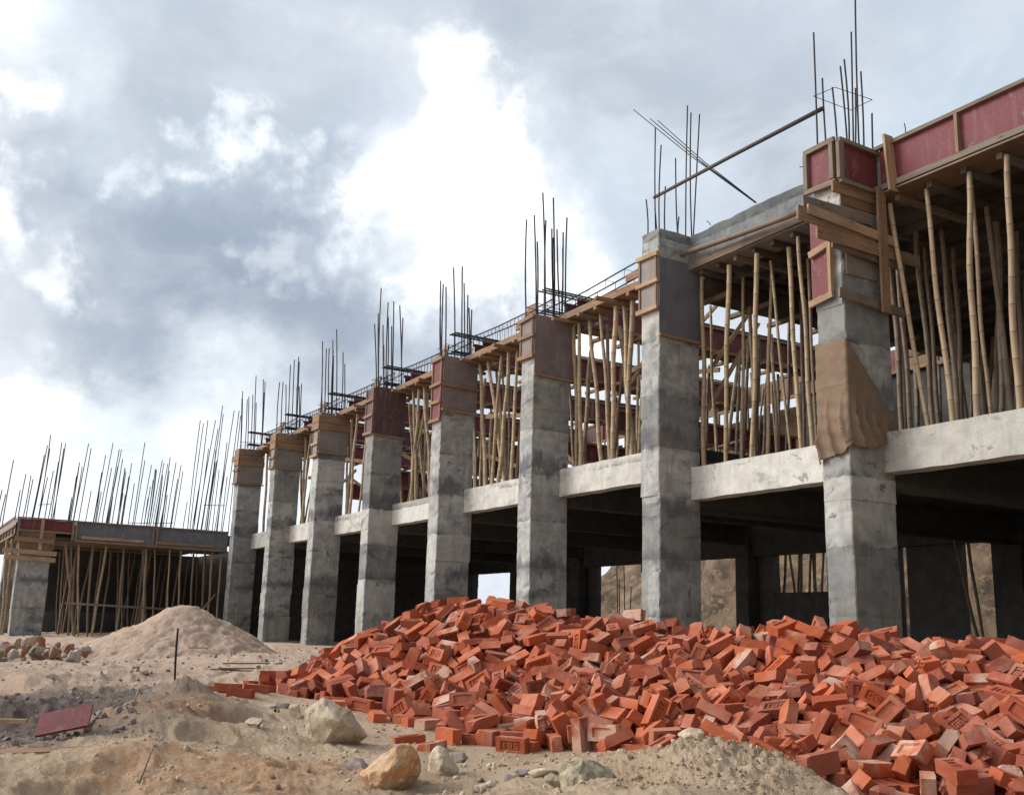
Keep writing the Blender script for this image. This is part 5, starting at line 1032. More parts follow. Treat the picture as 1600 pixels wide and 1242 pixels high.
4556,-5992,-266,16,497,-24,-43,0,34,-3684,154,90,329,-328,162,0,2207,-3528,448,494,-69,-34,-5,0,4799,-1307,-28,491,9,8,-95,0,
276,-3082,-63,445,173,67,-134,0,2380,-6297,-243,9,86,-492,-7,0,6538,-3304,69,493,54,61,-11,0,1748,-5211,81,463,103,62,-146,0,
482,-5992,-50,356,114,-41,329,0,2014,-6011,-207,25,-39,353,-352,0,5703,-3574,196,283,-172,-283,245,0,1456,-5683,-105,94,-477,-117,6,0,
7260,-4459,-297,13,-242,-437,-13,0,4592,-4742,24,323,-270,218,-159,0,895,-6156,-159,37,-302,-397,-6,0,5932,-4721,-122,43,-486,100,45,0,
4916,-3610,288,356,76,-25,342,0,4219,-4320,173,144,458,122,64,0,2350,-2829,183,464,19,96,158,0,1046,-3041,-29,469,96,40,137,0,
514,-4159,575,278,-75,-88,-399,0,2533,-2701,92,11,164,-445,157,0,6124,-4427,-100,392,68,10,303,0,-431,-3045,-138,13,-456,205,4,0,
2998,-3284,563,254,-354,-146,196,0,3966,-1848,-86,13,-299,-401,-12,0,5054,-3448,316,45,-437,231,60,0,604,-2934,-103,387,28,4,-316,0,
7178,-5537,-317,407,-4,6,-290,0,2303,-2676,43,65,159,457,-108,0,5175,-5688,-275,30,-91,491,4,0,2407,-6053,-239,154,-6,8,-476,0,
1836,-2544,-21,279,4,3,-415,0,5137,-1371,8,388,-191,-190,164,0,4608,-5671,-238,93,-84,-448,182,0,4978,-5681,-258,341,-278,175,-162,0,
1039,-3533,272,338,-147,63,331,0,-2148,-4315,-107,29,475,-127,88,0,-2366,-3935,-118,130,-123,315,-344,0,4868,-1974,225,270,17,-119,-404,0,
3256,-4440,223,242,79,-86,422,0,3582,-2384,22,159,450,149,-10,0,6110,-1527,-68,197,0,0,-459,0,6126,-1768,-68,0,472,165,0,0,
3276,-4977,50,68,-482,-27,110,0,1493,-2617,-10,65,78,-340,-352,0,5376,-1838,289,74,494,13,20,0,199,-4191,603,57,213,-428,135,0,
-1416,-3996,0,117,29,-160,-458,0,7178,-4671,-237,208,-379,249,24,0,-1784,-4497,150,256,41,318,286,0,-1447,-4253,163,141,471,6,88,0,
-2001,-6278,-108,448,41,93,-197,0,4088,-2197,31,223,-123,80,423,0,-685,-3567,-123,478,-146,-10,-11,0,6114,-2523,-3,348,-57,-77,346,0,
2007,-2324,1,217,219,-278,-279,0,3920,-3800,429,242,-21,18,437,0,-1057,-3434,-152,178,1,7,-467,0,5544,-4264,17,229,0,57,-441,0,
1324,-3383,332,329,-41,-80,366,0,-2291,-5865,-151,493,-1,-6,-83,0,76,-3024,-130,1,120,485,19,0,1692,-3087,144,461,-142,-14,132,0,
6346,-4071,-71,19,251,-426,-75,0,4766,-4800,-19,38,-187,-460,-42,0,6050,-5242,-247,26,228,-443,-33,0,-224,-3535,-55,440,-171,11,164,0,
6626,-3943,-108,259,81,-18,420,0,3570,-4400,206,12,30,-103,488,0,4419,-2261,204,327,258,-263,-86,0,399,-6350,-128,5,-42,484,-118,0,
2323,-3298,411,84,-216,-269,352,0,3969,-4432,139,398,48,76,-289,0,-2567,-4254,-139,7,-410,-285,4,0,2740,-3167,454,126,471,107,22,0,
3476,-3914,430,31,51,-87,489,0,1850,-5845,-175,112,159,281,365,0,4296,-5213,-72,401,-295,41,-25,0,1068,-4200,556,10,199,-459,6,0,
4785,-4126,147,63,-483,103,46,0,-153,-3174,-143,11,-325,380,10,0,3975,-2575,303,181,174,326,285,0,6859,-3935,-160,75,-106,-154,-457,0,
6244,-6058,-334,58,-490,43,69,0,-1978,-6485,-150,4,164,472,0,0,1450,-6173,-204,496,0,9,62,0,3407,-2329,-42,19,-41,477,-142,0,
4407,-1756,-8,269,406,-102,52,0,4633,-3855,272,19,-30,-295,-402,0,5773,-4968,-138,309,-213,-247,219,0,1279,-3172,87,474,-144,-64,-2,0,
359,-3464,172,128,-350,-172,285,0,7018,-4480,-291,15,-355,351,24,0,-1661,-3663,-131,222,228,270,275,0,4366,-4393,106,75,-494,-20,14,0,
651,-3408,75,361,-158,61,302,0,6208,-6174,-358,360,346,-16,-22,0,4042,-4738,40,54,-325,-374,-40,0,6284,-4803,-214,452,25,81,-196,0,
2977,-4190,384,86,-265,-408,-80,0,400,-6276,-77,81,393,-282,100,0,5296,-1425,-41,1,-8,-343,-364,0,-1101,-3872,4,160,340,323,-65,0,
308,-5712,153,380,74,135,-286,0,3109,-4329,296,296,48,111,-384,0,-2356,-4606,-122,55,73,492,-7,0,5740,-2329,375,32,420,-268,-28,0,
6630,-5063,-292,220,249,271,257,0,971,-5924,-85,9,-49,-173,-466,0,3998,-5035,-35,460,60,31,-184,0,-2582,-5135,-149,3,-390,-313,1,0,
5052,-3977,155,69,-273,-411,-41,0,5460,-2539,423,25,-105,-488,11,0,-727,-3893,132,448,-196,-19,104,0,-442,-3209,-146,487,12,2,-112,0,
4243,-2352,172,478,-129,-67,23,0,4323,-4761,35,230,-171,-316,261,0,-1926,-4553,66,159,94,-113,-450,0,1992,-3642,460,373,-61,35,325,0,
2638,-5672,-160,39,-222,-441,-67,0,6666,-5391,-291,296,-293,-186,204,0,3513,-2638,195,23,147,-451,157,0,-2672,-5501,-132,395,-78,-59,291,0,
2164,-5260,13,24,-18,-487,-107,0,6073,-3293,201,164,-65,-359,300,0,5897,-3486,190,407,-254,-73,122,0,1414,-2839,-22,55,471,-158,13,0,
4260,-3979,263,491,87,29,30,0,3981,-5354,-132,489,90,-5,53,0,5578,-1794,290,346,-48,42,356,0,5001,-5139,-120,3,-160,468,71,0,
6041,-5920,-333,66,-205,-450,-33,0,1565,-5192,115,363,110,-59,320,0,830,-5717,19,196,-436,-138,48,0,3654,-2825,327,129,483,5,18,0,
5101,-3193,399,477,-86,-26,121,0,3807,-4329,224,298,20,-140,376,0,3320,-2012,3,102,-36,-393,-290,0,-319,-4012,392,72,-275,-191,364,0,
3614,-4906,16,51,-377,320,55,0,4352,-3417,406,226,-6,55,-443,0,4278,-2026,11,394,-144,-12,271,0,6467,-3541,30,38,-52,64,-492,0,
1704,-5945,-184,345,-342,105,-57,0,1256,-5814,-126,92,-479,-109,17,0,3020,-2166,-40,18,-209,-454,1,0,2289,-5755,-165,258,355,-143,-193,0,
2181,-2147,-18,0,-479,143,0,0,4631,-2050,247,45,77,-458,180,0,4927,-1616,131,106,-18,273,-405,0,4922,-2728,502,498,-7,-21,33,0,
-1535,-5825,341,157,-357,313,3,0,-992,-3671,1,72,-268,-100,404,0,1393,-5176,183,36,-17,-109,-486,0,4836,-5631,-246,170,-123,-366,269,0,
3514,-3120,532,458,1,-97,175,0,-1686,-4331,132,26,-127,481,48,0,3084,-3084,478,413,250,-122,-51,0,5291,-2360,463,324,-205,87,-308,0,
1836,-3392,402,340,172,-310,-94,0,1408,-2543,-27,119,10,6,-486,0,-251,-3072,-138,11,-325,380,10,0,6537,-5443,-227,140,-180,77,438,0,
-2027,-6614,-87,222,-76,343,-278,0,717,-2904,-24,316,261,-263,-114,0,4185,-2153,102,10,150,432,-201,0,-2177,-5574,17,474,-148,-9,56,0,
5742,-3230,323,443,-28,-46,-226,0,5665,-4019,126,189,-108,16,450,0,-891,-4237,419,67,167,-466,-12,0,1620,-3476,379,353,183,247,176,0,
4958,-3086,405,44,-483,-120,7,0,705,-3157,42,226,-124,-95,418,0,-1889,-5773,93,286,199,-51,-354,0,6119,-4612,-61,416,-192,-176,97,0,
6845,-4239,-240,30,-426,253,56,0,-2289,-4353,-101,183,-425,160,-100,0,6667,-4812,-205,56,-28,-453,202,0,6300,-1898,-49,137,136,-326,-326,0,
3480,-4519,164,489,101,17,13,0,1131,-3274,113,472,-147,-70,-20,0,6351,-2367,-71,5,-500,12,3,0,5096,-4166,115,73,-18,-394,299,0,
-2143,-4948,7,129,281,385,77,0,4915,-2031,338,334,-137,-168,303,0,6212,-5151,-261,421,-5,43,-267,0,-650,-4002,256,130,410,-215,137,0,
1095,-5869,-47,66,-162,-434,177,0,3481,-5864,-177,84,364,322,-82,0,5316,-3670,300,258,90,251,335,0,863,-5785,50,102,20,-453,-184,0,
6029,-2798,-4,350,-254,152,199,0,330,-3623,173,217,-36,-176,-413,0,2711,-2779,188,153,473,-9,50,0,-2403,-4178,-77,342,343,97,-78,0,
3366,-5469,-102,105,29,78,482,0,3811,-5044,5,425,225,-40,-131,0,2486,-2870,224,208,167,-391,-161,0,2452,-4636,246,83,-219,-435,-76,0,
3879,-5715,-165,401,-188,154,-175,0,1378,-4661,422,444,114,-2,200,0,1260,-6055,-97,273,-16,-158,388,0,55,-3105,-46,238,364,-169,-179,0,
-1799,-4840,274,425,59,12,257,0,127,-3491,28,44,-52,432,-242,0,3313,-2644,201,175,258,390,-30,0,4309,-5818,-191,491,-60,-57,47,0,
-550,-5990,177,468,155,75,-37,0,-2470,-5497,-153,486,-1,3,-119,0,-646,-4293,561,489,12,-35,100,0,6921,-4472,-264,282,-208,-243,261,0,
2985,-4687,203,301,-112,153,-351,0,3416,-4102,364,70,-158,-462,-84,0,-2070,-4688,85,31,-287,-399,84,0,-1354,-4079,202,273,-57,-301,286,0,
-665,-3673,42,166,394,222,134,0,6898,-5071,-317,57,1,-1,497,0,3672,-4674,89,68,-346,-351,-50,0,3753,-2054,-12,416,10,6,277,0,
5507,-1979,375,1,202,456,35,0,3647,-1986,-5,402,15,6,298,0,-2282,-5750,-138,492,-6,-34,-82,0,1999,-5808,-176,289,390,-67,-99,0,
7247,-3224,-200,67,-5,24,-495,0,1496,-5602,7,25,-248,422,100,0,-1391,-6372,24,57,2,-192,-458,0,2837,-3354,581,143,-278,-246,302,0,
5893,-1573,-8,134,202,-433,62,0,5570,-5252,-120,179,-248,-212,333,0,2649,-2570,59,221,-383,97,-212,0,4876,-4631,73,2,436,-179,-166,0,
4283,-5042,10,382,-187,-222,142,0,3550,-2253,23,37,222,-241,376,0,1921,-2816,96,81,108,-446,183,0,1905,-2724,2,67,473,147,-6,0,
1626,-2441,-2,330,333,119,125,0,3047,-5816,-167,476,-84,129,0,0,536,-6130,-43,156,-473,-16,41,0,1826,-5488,-30,428,-76,-130,210,0,
-1164,-3396,-124,372,-276,-115,149,0,232,-5789,144,215,321,-104,-300,0,984,-4106,588,127,82,467,-95,0,517,-2988,-18,362,-332,61,-73,0,
5723,-2114,372,61,87,374,314,0,738,-3364,160,303,-142,87,361,0,-1214,-5142,739,74,170,-7,-464,0,-755,-3406,-154,496,8,2,-64,0,
1570,-2706,70,207,31,-42,452,0,2145,-2468,-18,422,-3,4,-268,0,5185,-1774,268,352,109,-205,-269,0,6579,-3598,68,29,61,-56,492,0,
2751,-5394,-5,340,-95,16,353,0,2161,-3389,453,150,27,454,144,0,-2792,-4724,-111,201,76,-164,-421,0,3985,-2247,28,87,421,-224,123,0,
-1485,-3903,-39,51,100,-476,-103,0,5918,-3665,181,91,-323,344,-138,0,-1568,-6464,-14,191,461,28,15,0,5587,-2982,451,67,145,310,359,0,
408,-3226,-63,215,391,210,82,0,3037,-2536,133,249,398,138,-105,0,6548,-5225,-268,97,-160,-463,-22,0,-214,-2914,-109,365,-342,4,-9,0,
4153,-2911,402,252,-24,-51,-428,0,6952,-3733,-189,126,-257,362,-192,0,7198,-4552,-247,6,-101,-85,482,0,2805,-2481,94,43,93,394,-291,0,
-1486,-3737,-73,67,-435,220,86,0,802,-3093,0,329,207,-9,314,0,2096,-2810,140,330,75,-92,-357,0,5545,-5026,-80,64,-63,461,170,0,
-2357,-5470,-77,475,-51,111,95,0,4379,-1849,85,480,-67,-70,-103,0,3031,-4850,64,373,81,-38,320,0,1761,-5101,169,96,472,-86,-104,0,
1756,-3226,240,86,409,-253,107,0,1498,-3093,167,64,473,49,142,0,6358,-4616,-112,411,-256,-124,0,0,6776,-4492,-227,69,-261,391,-156,0,
-2183,-6224,-78,311,10,1,-391,0,3809,-3503,488,366,83,-20,-329,0,4453,-5554,-188,201,457,23,11,0,5113,-5925,-231,113,-95,-61,-474,0,
6235,-1556,-24,132,-460,-120,82,0,6118,-3977,74,414,22,69,-271,0,2255,-3794,515,114,-133,-333,329,0,6961,-4754,-256,411,226,18,172,0,
2,-3286,-63,453,-120,-164,-58,0,4101,-2362,224,260,-120,76,402,0,167,-6016,16,208,338,-128,-276,0,7200,-4870,-315,164,2,3,-472,0,
-441,-3633,-32,145,428,-180,117,0,-1010,-6428,-35,100,87,-92,-473,0,6476,-3998,0,215,261,-365,49,0,5400,-1278,17,123,-48,334,348,0,
-1398,-4801,489,154,228,417,-13,0,1410,-4214,590,107,179,-451,-52,0,4615,-3944,345,322,76,-41,372,0,1061,-6099,-96,12,-30,26,-498,0,
4706,-1907,138,178,51,-119,-449,0,127,-6163,-77,473,145,31,-66,0,1147,-3432,294,474,-136,49,-68,0,5100,-3634,274,99,-115,389,-274,0,
3829,-1812,-33,370,-109,143,-284,0,-1325,-3637,-153,123,1,4,-485,0,555,-3546,159,451,-146,-92,-130,0,4510,-1082,48,454,50,-113,-168,0,
-680,-6587,-121,357,7,-3,350,0,6559,-3473,151,18,-341,-356,78,0,5204,-2718,437,498,20,10,-31,0,6268,-3650,66,307,384,-7,-90,0,
-1846,-4755,218,421,54,7,265,0,4307,-2926,408,290,-25,-45,-404,0,4410,-2226,293,135,381,294,0,0,-646,-6404,-8,91,-456,111,146,0,
4234,-1668,-53,65,74,-332,-360,0,-2466,-4927,-96,144,-469,-86,40,0,127,-5590,292,91,-394,260,137,0,-2038,-3936,-71,294,69,-170,360,0,
6155,-3159,251,121,349,-329,-69,0,-829,-3686,-20,54,85,-417,257,0,-2068,-5206,223,5,-499,12,-26,0,-1022,-6244,71,110,-280,-379,-125,0,
5889,-4903,-157,332,16,68,-368,0,3027,-2325,14,231,-56,-148,415,0,-490,-3935,242,172,455,-76,88,0,1120,-5407,103,190,194,-169,-384,0,
6528,-4354,-118,57,314,384,20,0,-142,-3861,371,151,-69,470,-36,0,-531,-3942,420,396,-111,-40,281,0,1801,-6125,-216,10,94,-491,1,0,
1427,-6058,-139,30,-100,-246,422,0,6724,-5137,-215,33,-430,-246,56,0,2457,-5574,-78,41,287,404,51,0,4003,-3185,467,169,164,328,295,0,
6323,-5656,-288,259,317,-188,-218,0,-2337,-4634,-11,17,446,-196,110,0,4389,-1462,47,28,-495,-38,-55,0,-1138,-6613,-27,165,-443,162,-6,0,
5406,-4191,49,10,174,-464,-64,0,1122,-6152,-187,10,-499,-24,19,0,5270,-2109,417,32,-348,-354,-51,0,3168,-2127,-5,30,435,218,-112,0,
742,-5676,76,53,-120,450,-173,0,1058,-2811,-43,324,-284,178,-180,0,6372,-6186,-286,385,-39,317,16,0,-1827,-5543,224,182,-46,463,26,0,
-1909,-5052,191,452,-72,-150,135,0,934,-2938,-69,47,-420,-268,6,0,4934,-4225,198,227,330,200,222,0,2116,-2965,256,121,477,-50,70,0,
-2055,-6074,-112,115,28,223,431,0,-1863,-4137,-16,20,60,-496,3,0,4518,-1582,42,11,310,-253,-299,0,-140,-3658,206,33,166,91,462,0,
2918,-2033,22,101,-78,70,478,0,3749,-2499,262,199,8,349,298,0,-1179,-3842,80,72,-311,-213,320,0,2148,-6155,-155,464,7,11,185,0,
5320,-3219,432,86,-95,473,-102,0,5799,-1250,-44,309,327,156,154,0,6356,-2529,3,344,-59,350,80,0,-2587,-4444,-122,11,85,481,107,0,
2527,-3290,452,399,-132,0,270,0,-1508,-3448,-148,4,-422,268,6,0,3999,-4266,219,401,-249,149,-72,0,3388,-2151,-22,424,226,7,-137,0,
3173,-4661,125,17,8,-488,-107,0,6069,-4270,19,268,-8,63,-417,0,534,-3865,399,64,124,460,-139,0,-314,-6320,8,195,394,161,176,0,
6265,-5007,-165,459,-159,-84,-83,0,-1936,-3813,-73,3,-492,87,6,0,3622,-2459,135,422,-195,106,151,0,-447,-3789,140,154,-424,-126,175,0,
6575,-4142,-142,80,-228,-437,-22,0,5950,-4228,31,275,-22,-82,-409,0,3499,-2007,-46,113,-323,349,-107,0,4710,-1357,41,75,-385,-290,-107,0,
4157,-4109,230,488,94,27,49,0,-2313,-5962,-135,353,-346,51,-53,0,5615,-3653,260,183,47,362,-289,0,4478,-2741,478,22,-73,-310,385,0,
-1207,-4781,582,107,475,68,92,0,-2788,-5406,-148,295,-2,5,-404,0,1238,-2902,30,305,-105,-371,-93,0,652,-5915,60,54,-403,271,-104,0,
5800,-3746,130,244,282,-177,-282,0,5482,-3523,230,34,-396,294,76,0,3919,-4703,79,239,288,-183,-276,0,-1297,-4356,301,14,287,-371,172,0,
-523,-3259,-76,88,-354,-302,-159,0,2245,-2509,106,395,247,-80,-163,0,1887,-4547,442,307,-89,54,-381,0,3280,-5700,-149,144,324,149,319,0,
3844,-2791,385,223,-117,-113,417,0,3437,-2868,432,313,-93,102,365,0,6692,-3133,-96,46,-235,53,-436,0,5071,-4381,72,206,-451,66,13,0,
4533,-1718,78,181,-138,-207,-394,0,-1700,-4026,55,327,331,168,72,0,-1197,-3648,-81,409,45,80,-272,0,-635,-6154,110,473,-88,-59,121,0,
2738,-5597,-139,67,-455,193,36,0,6106,-6250,-319,349,341,-49,-98,0,-2490,-4584,11,300,66,-288,-270,0,3371,-4698,98,385,69,66,-304,0,
6311,-3469,171,189,88,454,11,0,1325,-3991,563,197,-254,-245,294,0,448,-3528,240,165,345,-280,-160,0,6161,-3831,86,185,-205,-270,317,0,
6294,-4468,-56,103,399,-166,229,0,1379,-3201,213,52,-474,-132,-72,0,5456,-3943,140,228,141,112,407,0,-1268,-3887,67,416,23,54,-271,0,
3912,-2375,218,66,-56,350,-347,0,402,-2820,-102,18,-147,477,16,0,-2725,-5048,-127,196,-200,297,-289,0,5209,-4873,-73,323,20,55,-377,0,
943,-3362,230,79,-334,-166,323,0,929,-5419,147,437,222,65,72,0,735,-3733,438,137,-324,353,36,0,769,-6205,-88,225,0,198,400,0,
3151,-2922,366,305,-116,103,364,0,2544,-2220,-21,206,5,0,456,0,2910,-5321,-69,49,-415,270,52,0,-2120,-4152,-84,69,39,-463,-172,0,
-1790,-6296,-39,141,174,264,-361,0,4078,-5790,-220,229,3,6,445,0,3154,-5136,44,143,34,-60,474,0,-1747,-3741,-150,1,-380,324,4,0,
5253,-3834,199,105,-60,258,-411,0,6684,-3773,-31,401,33,110,276,0,-1586,-6206,75,18,-115,-486,22,0,2259,-2660,136,39,-121,-25,483,0,
3864,-2386,124,7,-102,489,2,0,5188,-3361,396,12,-465,121,-139,0,2663,-3086,386,34,-85,470,-143,0,-2075,-4453,40,453,-109,-82,160,0,
4160,-1952,21,387,174,-44,261,0,4703,-2913,460,82,-236,-430,-51,0,1729,-2784,80,33,187,-281,-367,0,316,-5949,36,481,-127,20,44,0,
1484,-3719,466,109,480,90,-3,0,3010,-3687,586,244,325,194,218,0,5647,-2424,508,70,39,21,-493,0,2043,-5644,-142,448,89,-29,202,0,
93,-3609,223,433,-243,-38,49,0,3520,-2715,273,431,209,117,86,0,-2624,-4056,-134,287,-4,8,-410,0,6745,-5407,-294,185,-198,296,-298,0,
-1850,-3519,-125,292,-289,206,-196,0,-867,-4817,728,75,-4,488,-80,0,5174,-2532,438,2,-150,477,-14,0,5015,-1333,-42,233,2,31,-441,0,
-1915,-6385,-85,478,59,83,-106,0,1915,-2453,86,316,57,38,-381,0,4411,-2056,137,43,450,-68,202,0,-300,-3484,-89,194,-429,-122,117,0,
4687,-5538,-177,233,117,152,-399,0,-960,-3823,117,374,-149,-206,213,0,3357,-2448,108,94,-60,120,-472,0,4916,-3356,376,152,152,-270,-362,0,
2152,-5100,116,343,-85,220,-277,0,-1085,-4089,303,328,158,-43,-340,0,-176,-3459,14,452,-88,-20,-194,0,290,-3393,-27,450,-141,-93,-138,0,
-1656,-6760,-136,495,-7,-12,-69,0,4049,-1727,-26,132,304,363,92,0,6456,-2908,-43,364,66,-330,-67,0,5391,-5251,-135,56,-471,-117,108,0,
3926,-5623,-122,226,5,-161,416,0,6242,-4057,-17,177,405,205,112,0,196,-2895,-99,173,-170,-324,294,0,1083,-3109,20,126,-43,96,-472,0,
6270,-6341,-313,97,293,-376,115,0,5480,-2696,463,143,-18,95,469,0,-2186,-6407,-111,70,-95,14,486,0,6403,-5370,-247,185,-426,-179,45,0,
1330,-5697,10,358,-199,105,-266,0,412,-4380,688,303,271,249,150,0,4772,-2474,395,127,203,-392,-197,0,1220,-4272,582,84,99,-53,480,0,
3304,-5288,-4,32,-312,385,56,0,4167,-1436,24,423,-57,-188,-181,0,7053,-3991,-227,286,296,-184,-216,0,-509,-5810,311,9,-188,429,176,0,
1986,-3252,298,252,-97,77,414,0,5964,-4448,4,461,-38,190,-12,0,1096,-3850,472,31,346,-348,92,0,4971,-4753,-26,470,57,3,160,0,
-2233,-5227,26,139,424,-170,-147,0,-2609,-5264,-74,5,-355,-352,-9,0,4650,-2616,394,274,-297,152,-252,0,6250,-3568,158,205,113,-365,248,0,
4883,-6005,-291,263,-9,10,425,0,6448,-3713,155,56,-141,476,1,0,2512,-2952,327,128,-379,-259,152,0,363,-3948,477,208,-243,93,-373,0,
4348,-2463,334,42,-340,-156,329,0,1144,-5671,24,33,-117,-89,-477,0,1122,-3366,176,147,473,-21,67,0,4549,-1327,78,323,17,-22,381,0,
2920,-5513,-65,165,68,-145,444,0,6667,-4406,-149,363,87,10,333,0,-2491,-6269,-134,183,-184,302,-302,0,3241,-2555,203,8,-134,128,464,0,
1935,-2693,126,426,-118,126,198,0,6794,-4062,-76,10,-87,476,-128,0,5148,-2175,433,38,355,-341,-83,0,-2083,-5015,237,276,-13,-51,414,0,
-477,-6283,68,446,-185,126,-30,0,5443,-2325,445,20,343,346,-112,0,5294,-2575,512,493,24,11,76,0,5288,-1915,367,40,-416,-272,-42,0,
1903,-3664,531,127,-176,429,-137,0,-1659,-4739,324,297,-339,-2,-217,0,-510,-3515,21,237,-217,45,381,0,2752,-2378,126,234,-279,-213,-268,0,
5993,-3006,285,157,-192,352,-254,0,-1706,-3812,56,330,-206,267,-166,0,2274,-2962,305,233,233,198,320,0,6762,-4754,-172,223,417,127,-102,0,
6143,-4829,-146,258,151,-35,399,0,-66,-3413,1,213,169,0,420,0,5575,-4221,123,13,-101,480,95,0,-843,-3793,218,252,417,62,-92,0,
-2373,-5011,-65,164,209,-142,-399,0,4128,-1986,103,171,-466,-20,53,0,3691,-2239,43,427,-191,110,-138,0,-2112,-4416,97,82,-161,453,-109,0,
2108,-2649,200,265,-137,235,326,0,7012,-3532,-183,10,28,-468,172,0,1709,-2599,44,127,210,423,105,0,6179,-4331,42,169,-159,-204,-393,0,
-1564,-4098,60,150,165,415,-168,0,4988,-1260,59,65,-253,-423,48,0,4330,-1796,154,475,-125,-41,-85,0,3240,-2715,337,277,184,170,332,0,
-1436,-3424,-50,440,72,-45,-222,0,5550,-3806,253,77,-176,427,176,0,-432,-4010,450,380,129,87,286,0,4661,-1670,172,486,81,-70,-48,0,
-791,-3615,56,46,-193,-90,450,0,-554,-3323,-40,163,-319,339,80,0,565,-2925,-10,73,60,328,365,0,6319,-4553,-95,13,116,-261,-410,0,
4837,-2864,523,94,-52,-485,57,0,1324,-6000,-40,276,-224,106,-335,0,3219,-2280,55,112,-225,368,-228,0,4008,-1856,42,444,126,-105,-161,0,
-323,-3811,275,71,-55,-132,-474,0,3724,-2391,275,308,163,-319,164,0,3980,-2100,43,49,388,-290,113,0,3969,-2954,407,443,-81,16,216,0,
-2253,-5002,64,279,100,176,362,0,5836,-3411,230,395,271,80,116,0,5014,-2986,492,393,-89,-160,-248,0,6802,-3000,-140,54,-37,-378,320,0,
6554,-2343,-74,12,-393,-308,0,0,4849,-5812,-186,274,410,59,56,0,3898,-2060,152,204,436,123,-56,0,3448,-5480,-35,473,-80,24,-139,0,
-1133,-3630,-5,408,91,-11,274,0,-2353,-4178,6,125,86,-476,2,0,1507,-2994,94,87,-479,-18,-112,0,-766,-4041,320,272,60,-163,-382,0,
4924,-2530,454,163,220,338,246,0,941,-5889,-7,10,144,443,-180,0,2653,-5515,-38,328,-106,-36,360,0,3603,-2388,225,331,225,300,-2,0,
1972,-5843,-84,62,-475,-145,-4,0,6476,-5070,-202,45,-85,366,-327,0,6249,-2202,-49,353,-353,-21,22,0,1524,-3462,378,313,11,-64,-384,0,
7018,-4914,-221,7,-476,-149,37,0,-1492,-3731,35,330,-189,-253,203,0,1756,-3038,241,173,-367,-178,232,0,2526,-2611,144,194,-337,120,-291,0,
-2124,-5906,26,446,-80,20,210,0,196,-3669,298,29,213,-431,-136,0,2703,-2370,-26,9,-491,-91,15,0,4175,-2295,244,189,-351,61,-295,0,
-1245,-3974,207,226,-298,-141,-300,0,3130,-5637,-166,220,339,184,230,0,626,-3363,130,144,302,361,-88,0,-2622,-4738,-95,114,-103,48,-473,0,
5035,-1709,259,7,-278,400,-112,0,4461,-1926,209,111,-461,-115,110,0,-1705,-6379,30,314,-383,-17,-67,0,349,-3176,14,364,-225,-146,213,0,
-255,-3932,410,280,343,-231,-21,0,3653,-1951,90,216,237,273,270,0,2728,-2850,360,94,484,-83,1,0,-2018,-4029,-36,471,166,-14,24,0,
1973,-5188,150,115,-440,-208,-18,0,5349,-1504,56,421,-270,-7,9,0,5914,-3963,103,90,-163,131,-445,0,-1529,-4355,224,103,42,125,-471,0,
-516,-6491,-28,4,-97,146,-468,0,6119,-4461,12,112,-464,-82,125,0,568,-3718,339,215,-85,227,380,0,2567,-3467,535,371,316,-112,4,0,
5796,-3030,305,112,62,-43,482,0,5639,-2622,461,312,278,-41,-272,0,1662,-5412,57,398,-15,-212,215,0,1315,-5564,75,92,170,152,436,0,
1056,-2948,77,142,-154,-57,450,0,-1351,-3790,-1,279,349,-107,-198,0,1419,-2961,186,195,257,-358,-133,0,5322,-3521,366,238,396,134,-138,0,
-1495,-3974,106,298,-361,98,-147,0,-680,-3343,-76,5,-354,353,7,0,1252,-3061,149,56,-444,-8,-223,0,5373,-4025,189,56,-284,-400,-77,0,
-2408,-4726,-28,104,194,449,6,0,586,-3153,60,185,177,-81,-421,0,-1403,-5307,570,414,75,-106,-249,0,1289,-3462,392,79,-431,236,-52,0,
6273,-2714,-73,7,-2,-326,-379,0,-2963,-5339,-144,499,4,5,33,0,856,-3400,220,83,362,-302,143,0,4214,-2666,385,198,292,307,177,0,
6578,-3192,104,83,-437,-28,227,0,2368,-3539,506,340,110,181,299,0,-1520,-6058,184,19,-244,-398,-178,0,4305,-3185,450,325,-337,133,-115,0,
1966,-5418,40,351,170,156,270,0,-18,-6541,-47,222,161,-84,-409,0,6413,-4174,-54,339,213,59,294,0,-2307,-4378,-20,435,168,-103,-147,0,
838,-3101,108,208,435,101,-87,0,-2565,-4808,43,67,96,-484,-43,0,4676,-2311,361,46,484,-82,-83,0,-1276,-3206,-143,8,-499,23,3,0,
-49,-3119,10,51,298,106,-384,0,-2281,-5679,-47,67,-102,268,-404,0,4531,-2583,424,399,104,76,-273,0,4750,-1835,213,72,473,-96,108,0,
-942,-3598,-58,314,-100,-286,245,0,4434,-1614,84,191,-99,441,95,0,-2116,-5656,45,442,220,74,-35,0,3421,-2514,229,30,-380,-256,197,0,
-1192,-3851,223,241,-132,131,397,0,6494,-3861,5,443,152,-55,-167,0,-2083,-5202,146,123,-24,-11,484,0,1754,-3486,438,348,-144,-187,-271,0,
226,-3389,75,220,424,148,-3,0,-2347,-6243,-134,124,123,-332,-331,0,5793,-1653,126,119,-164,-392,235,0,5558,-3277,313,95,-131,399,-253,0,
6072,-3607,179,123,-263,267,-308,0,-1722,-4439,204,452,35,-31,-208,0,-2092,-4572,150,60,-1,-488,90,0,3258,-2874,422,77,196,436,126,0,
-672,-3852,334,32,-101,61,485,0,5434,-3267,369,208,-129,22,-435,0,-165,-3676,130,189,218,-408,-12,0,6553,-4607,-185,130,300,-378,-3,0,
4311,-2200,240,298,30,-139,-375,0,1791,-2506,90,402,99,-210,-186,0,53,-3406,57,106,106,-455,-145,0,193,-2943,10,325,348,98,117,0,
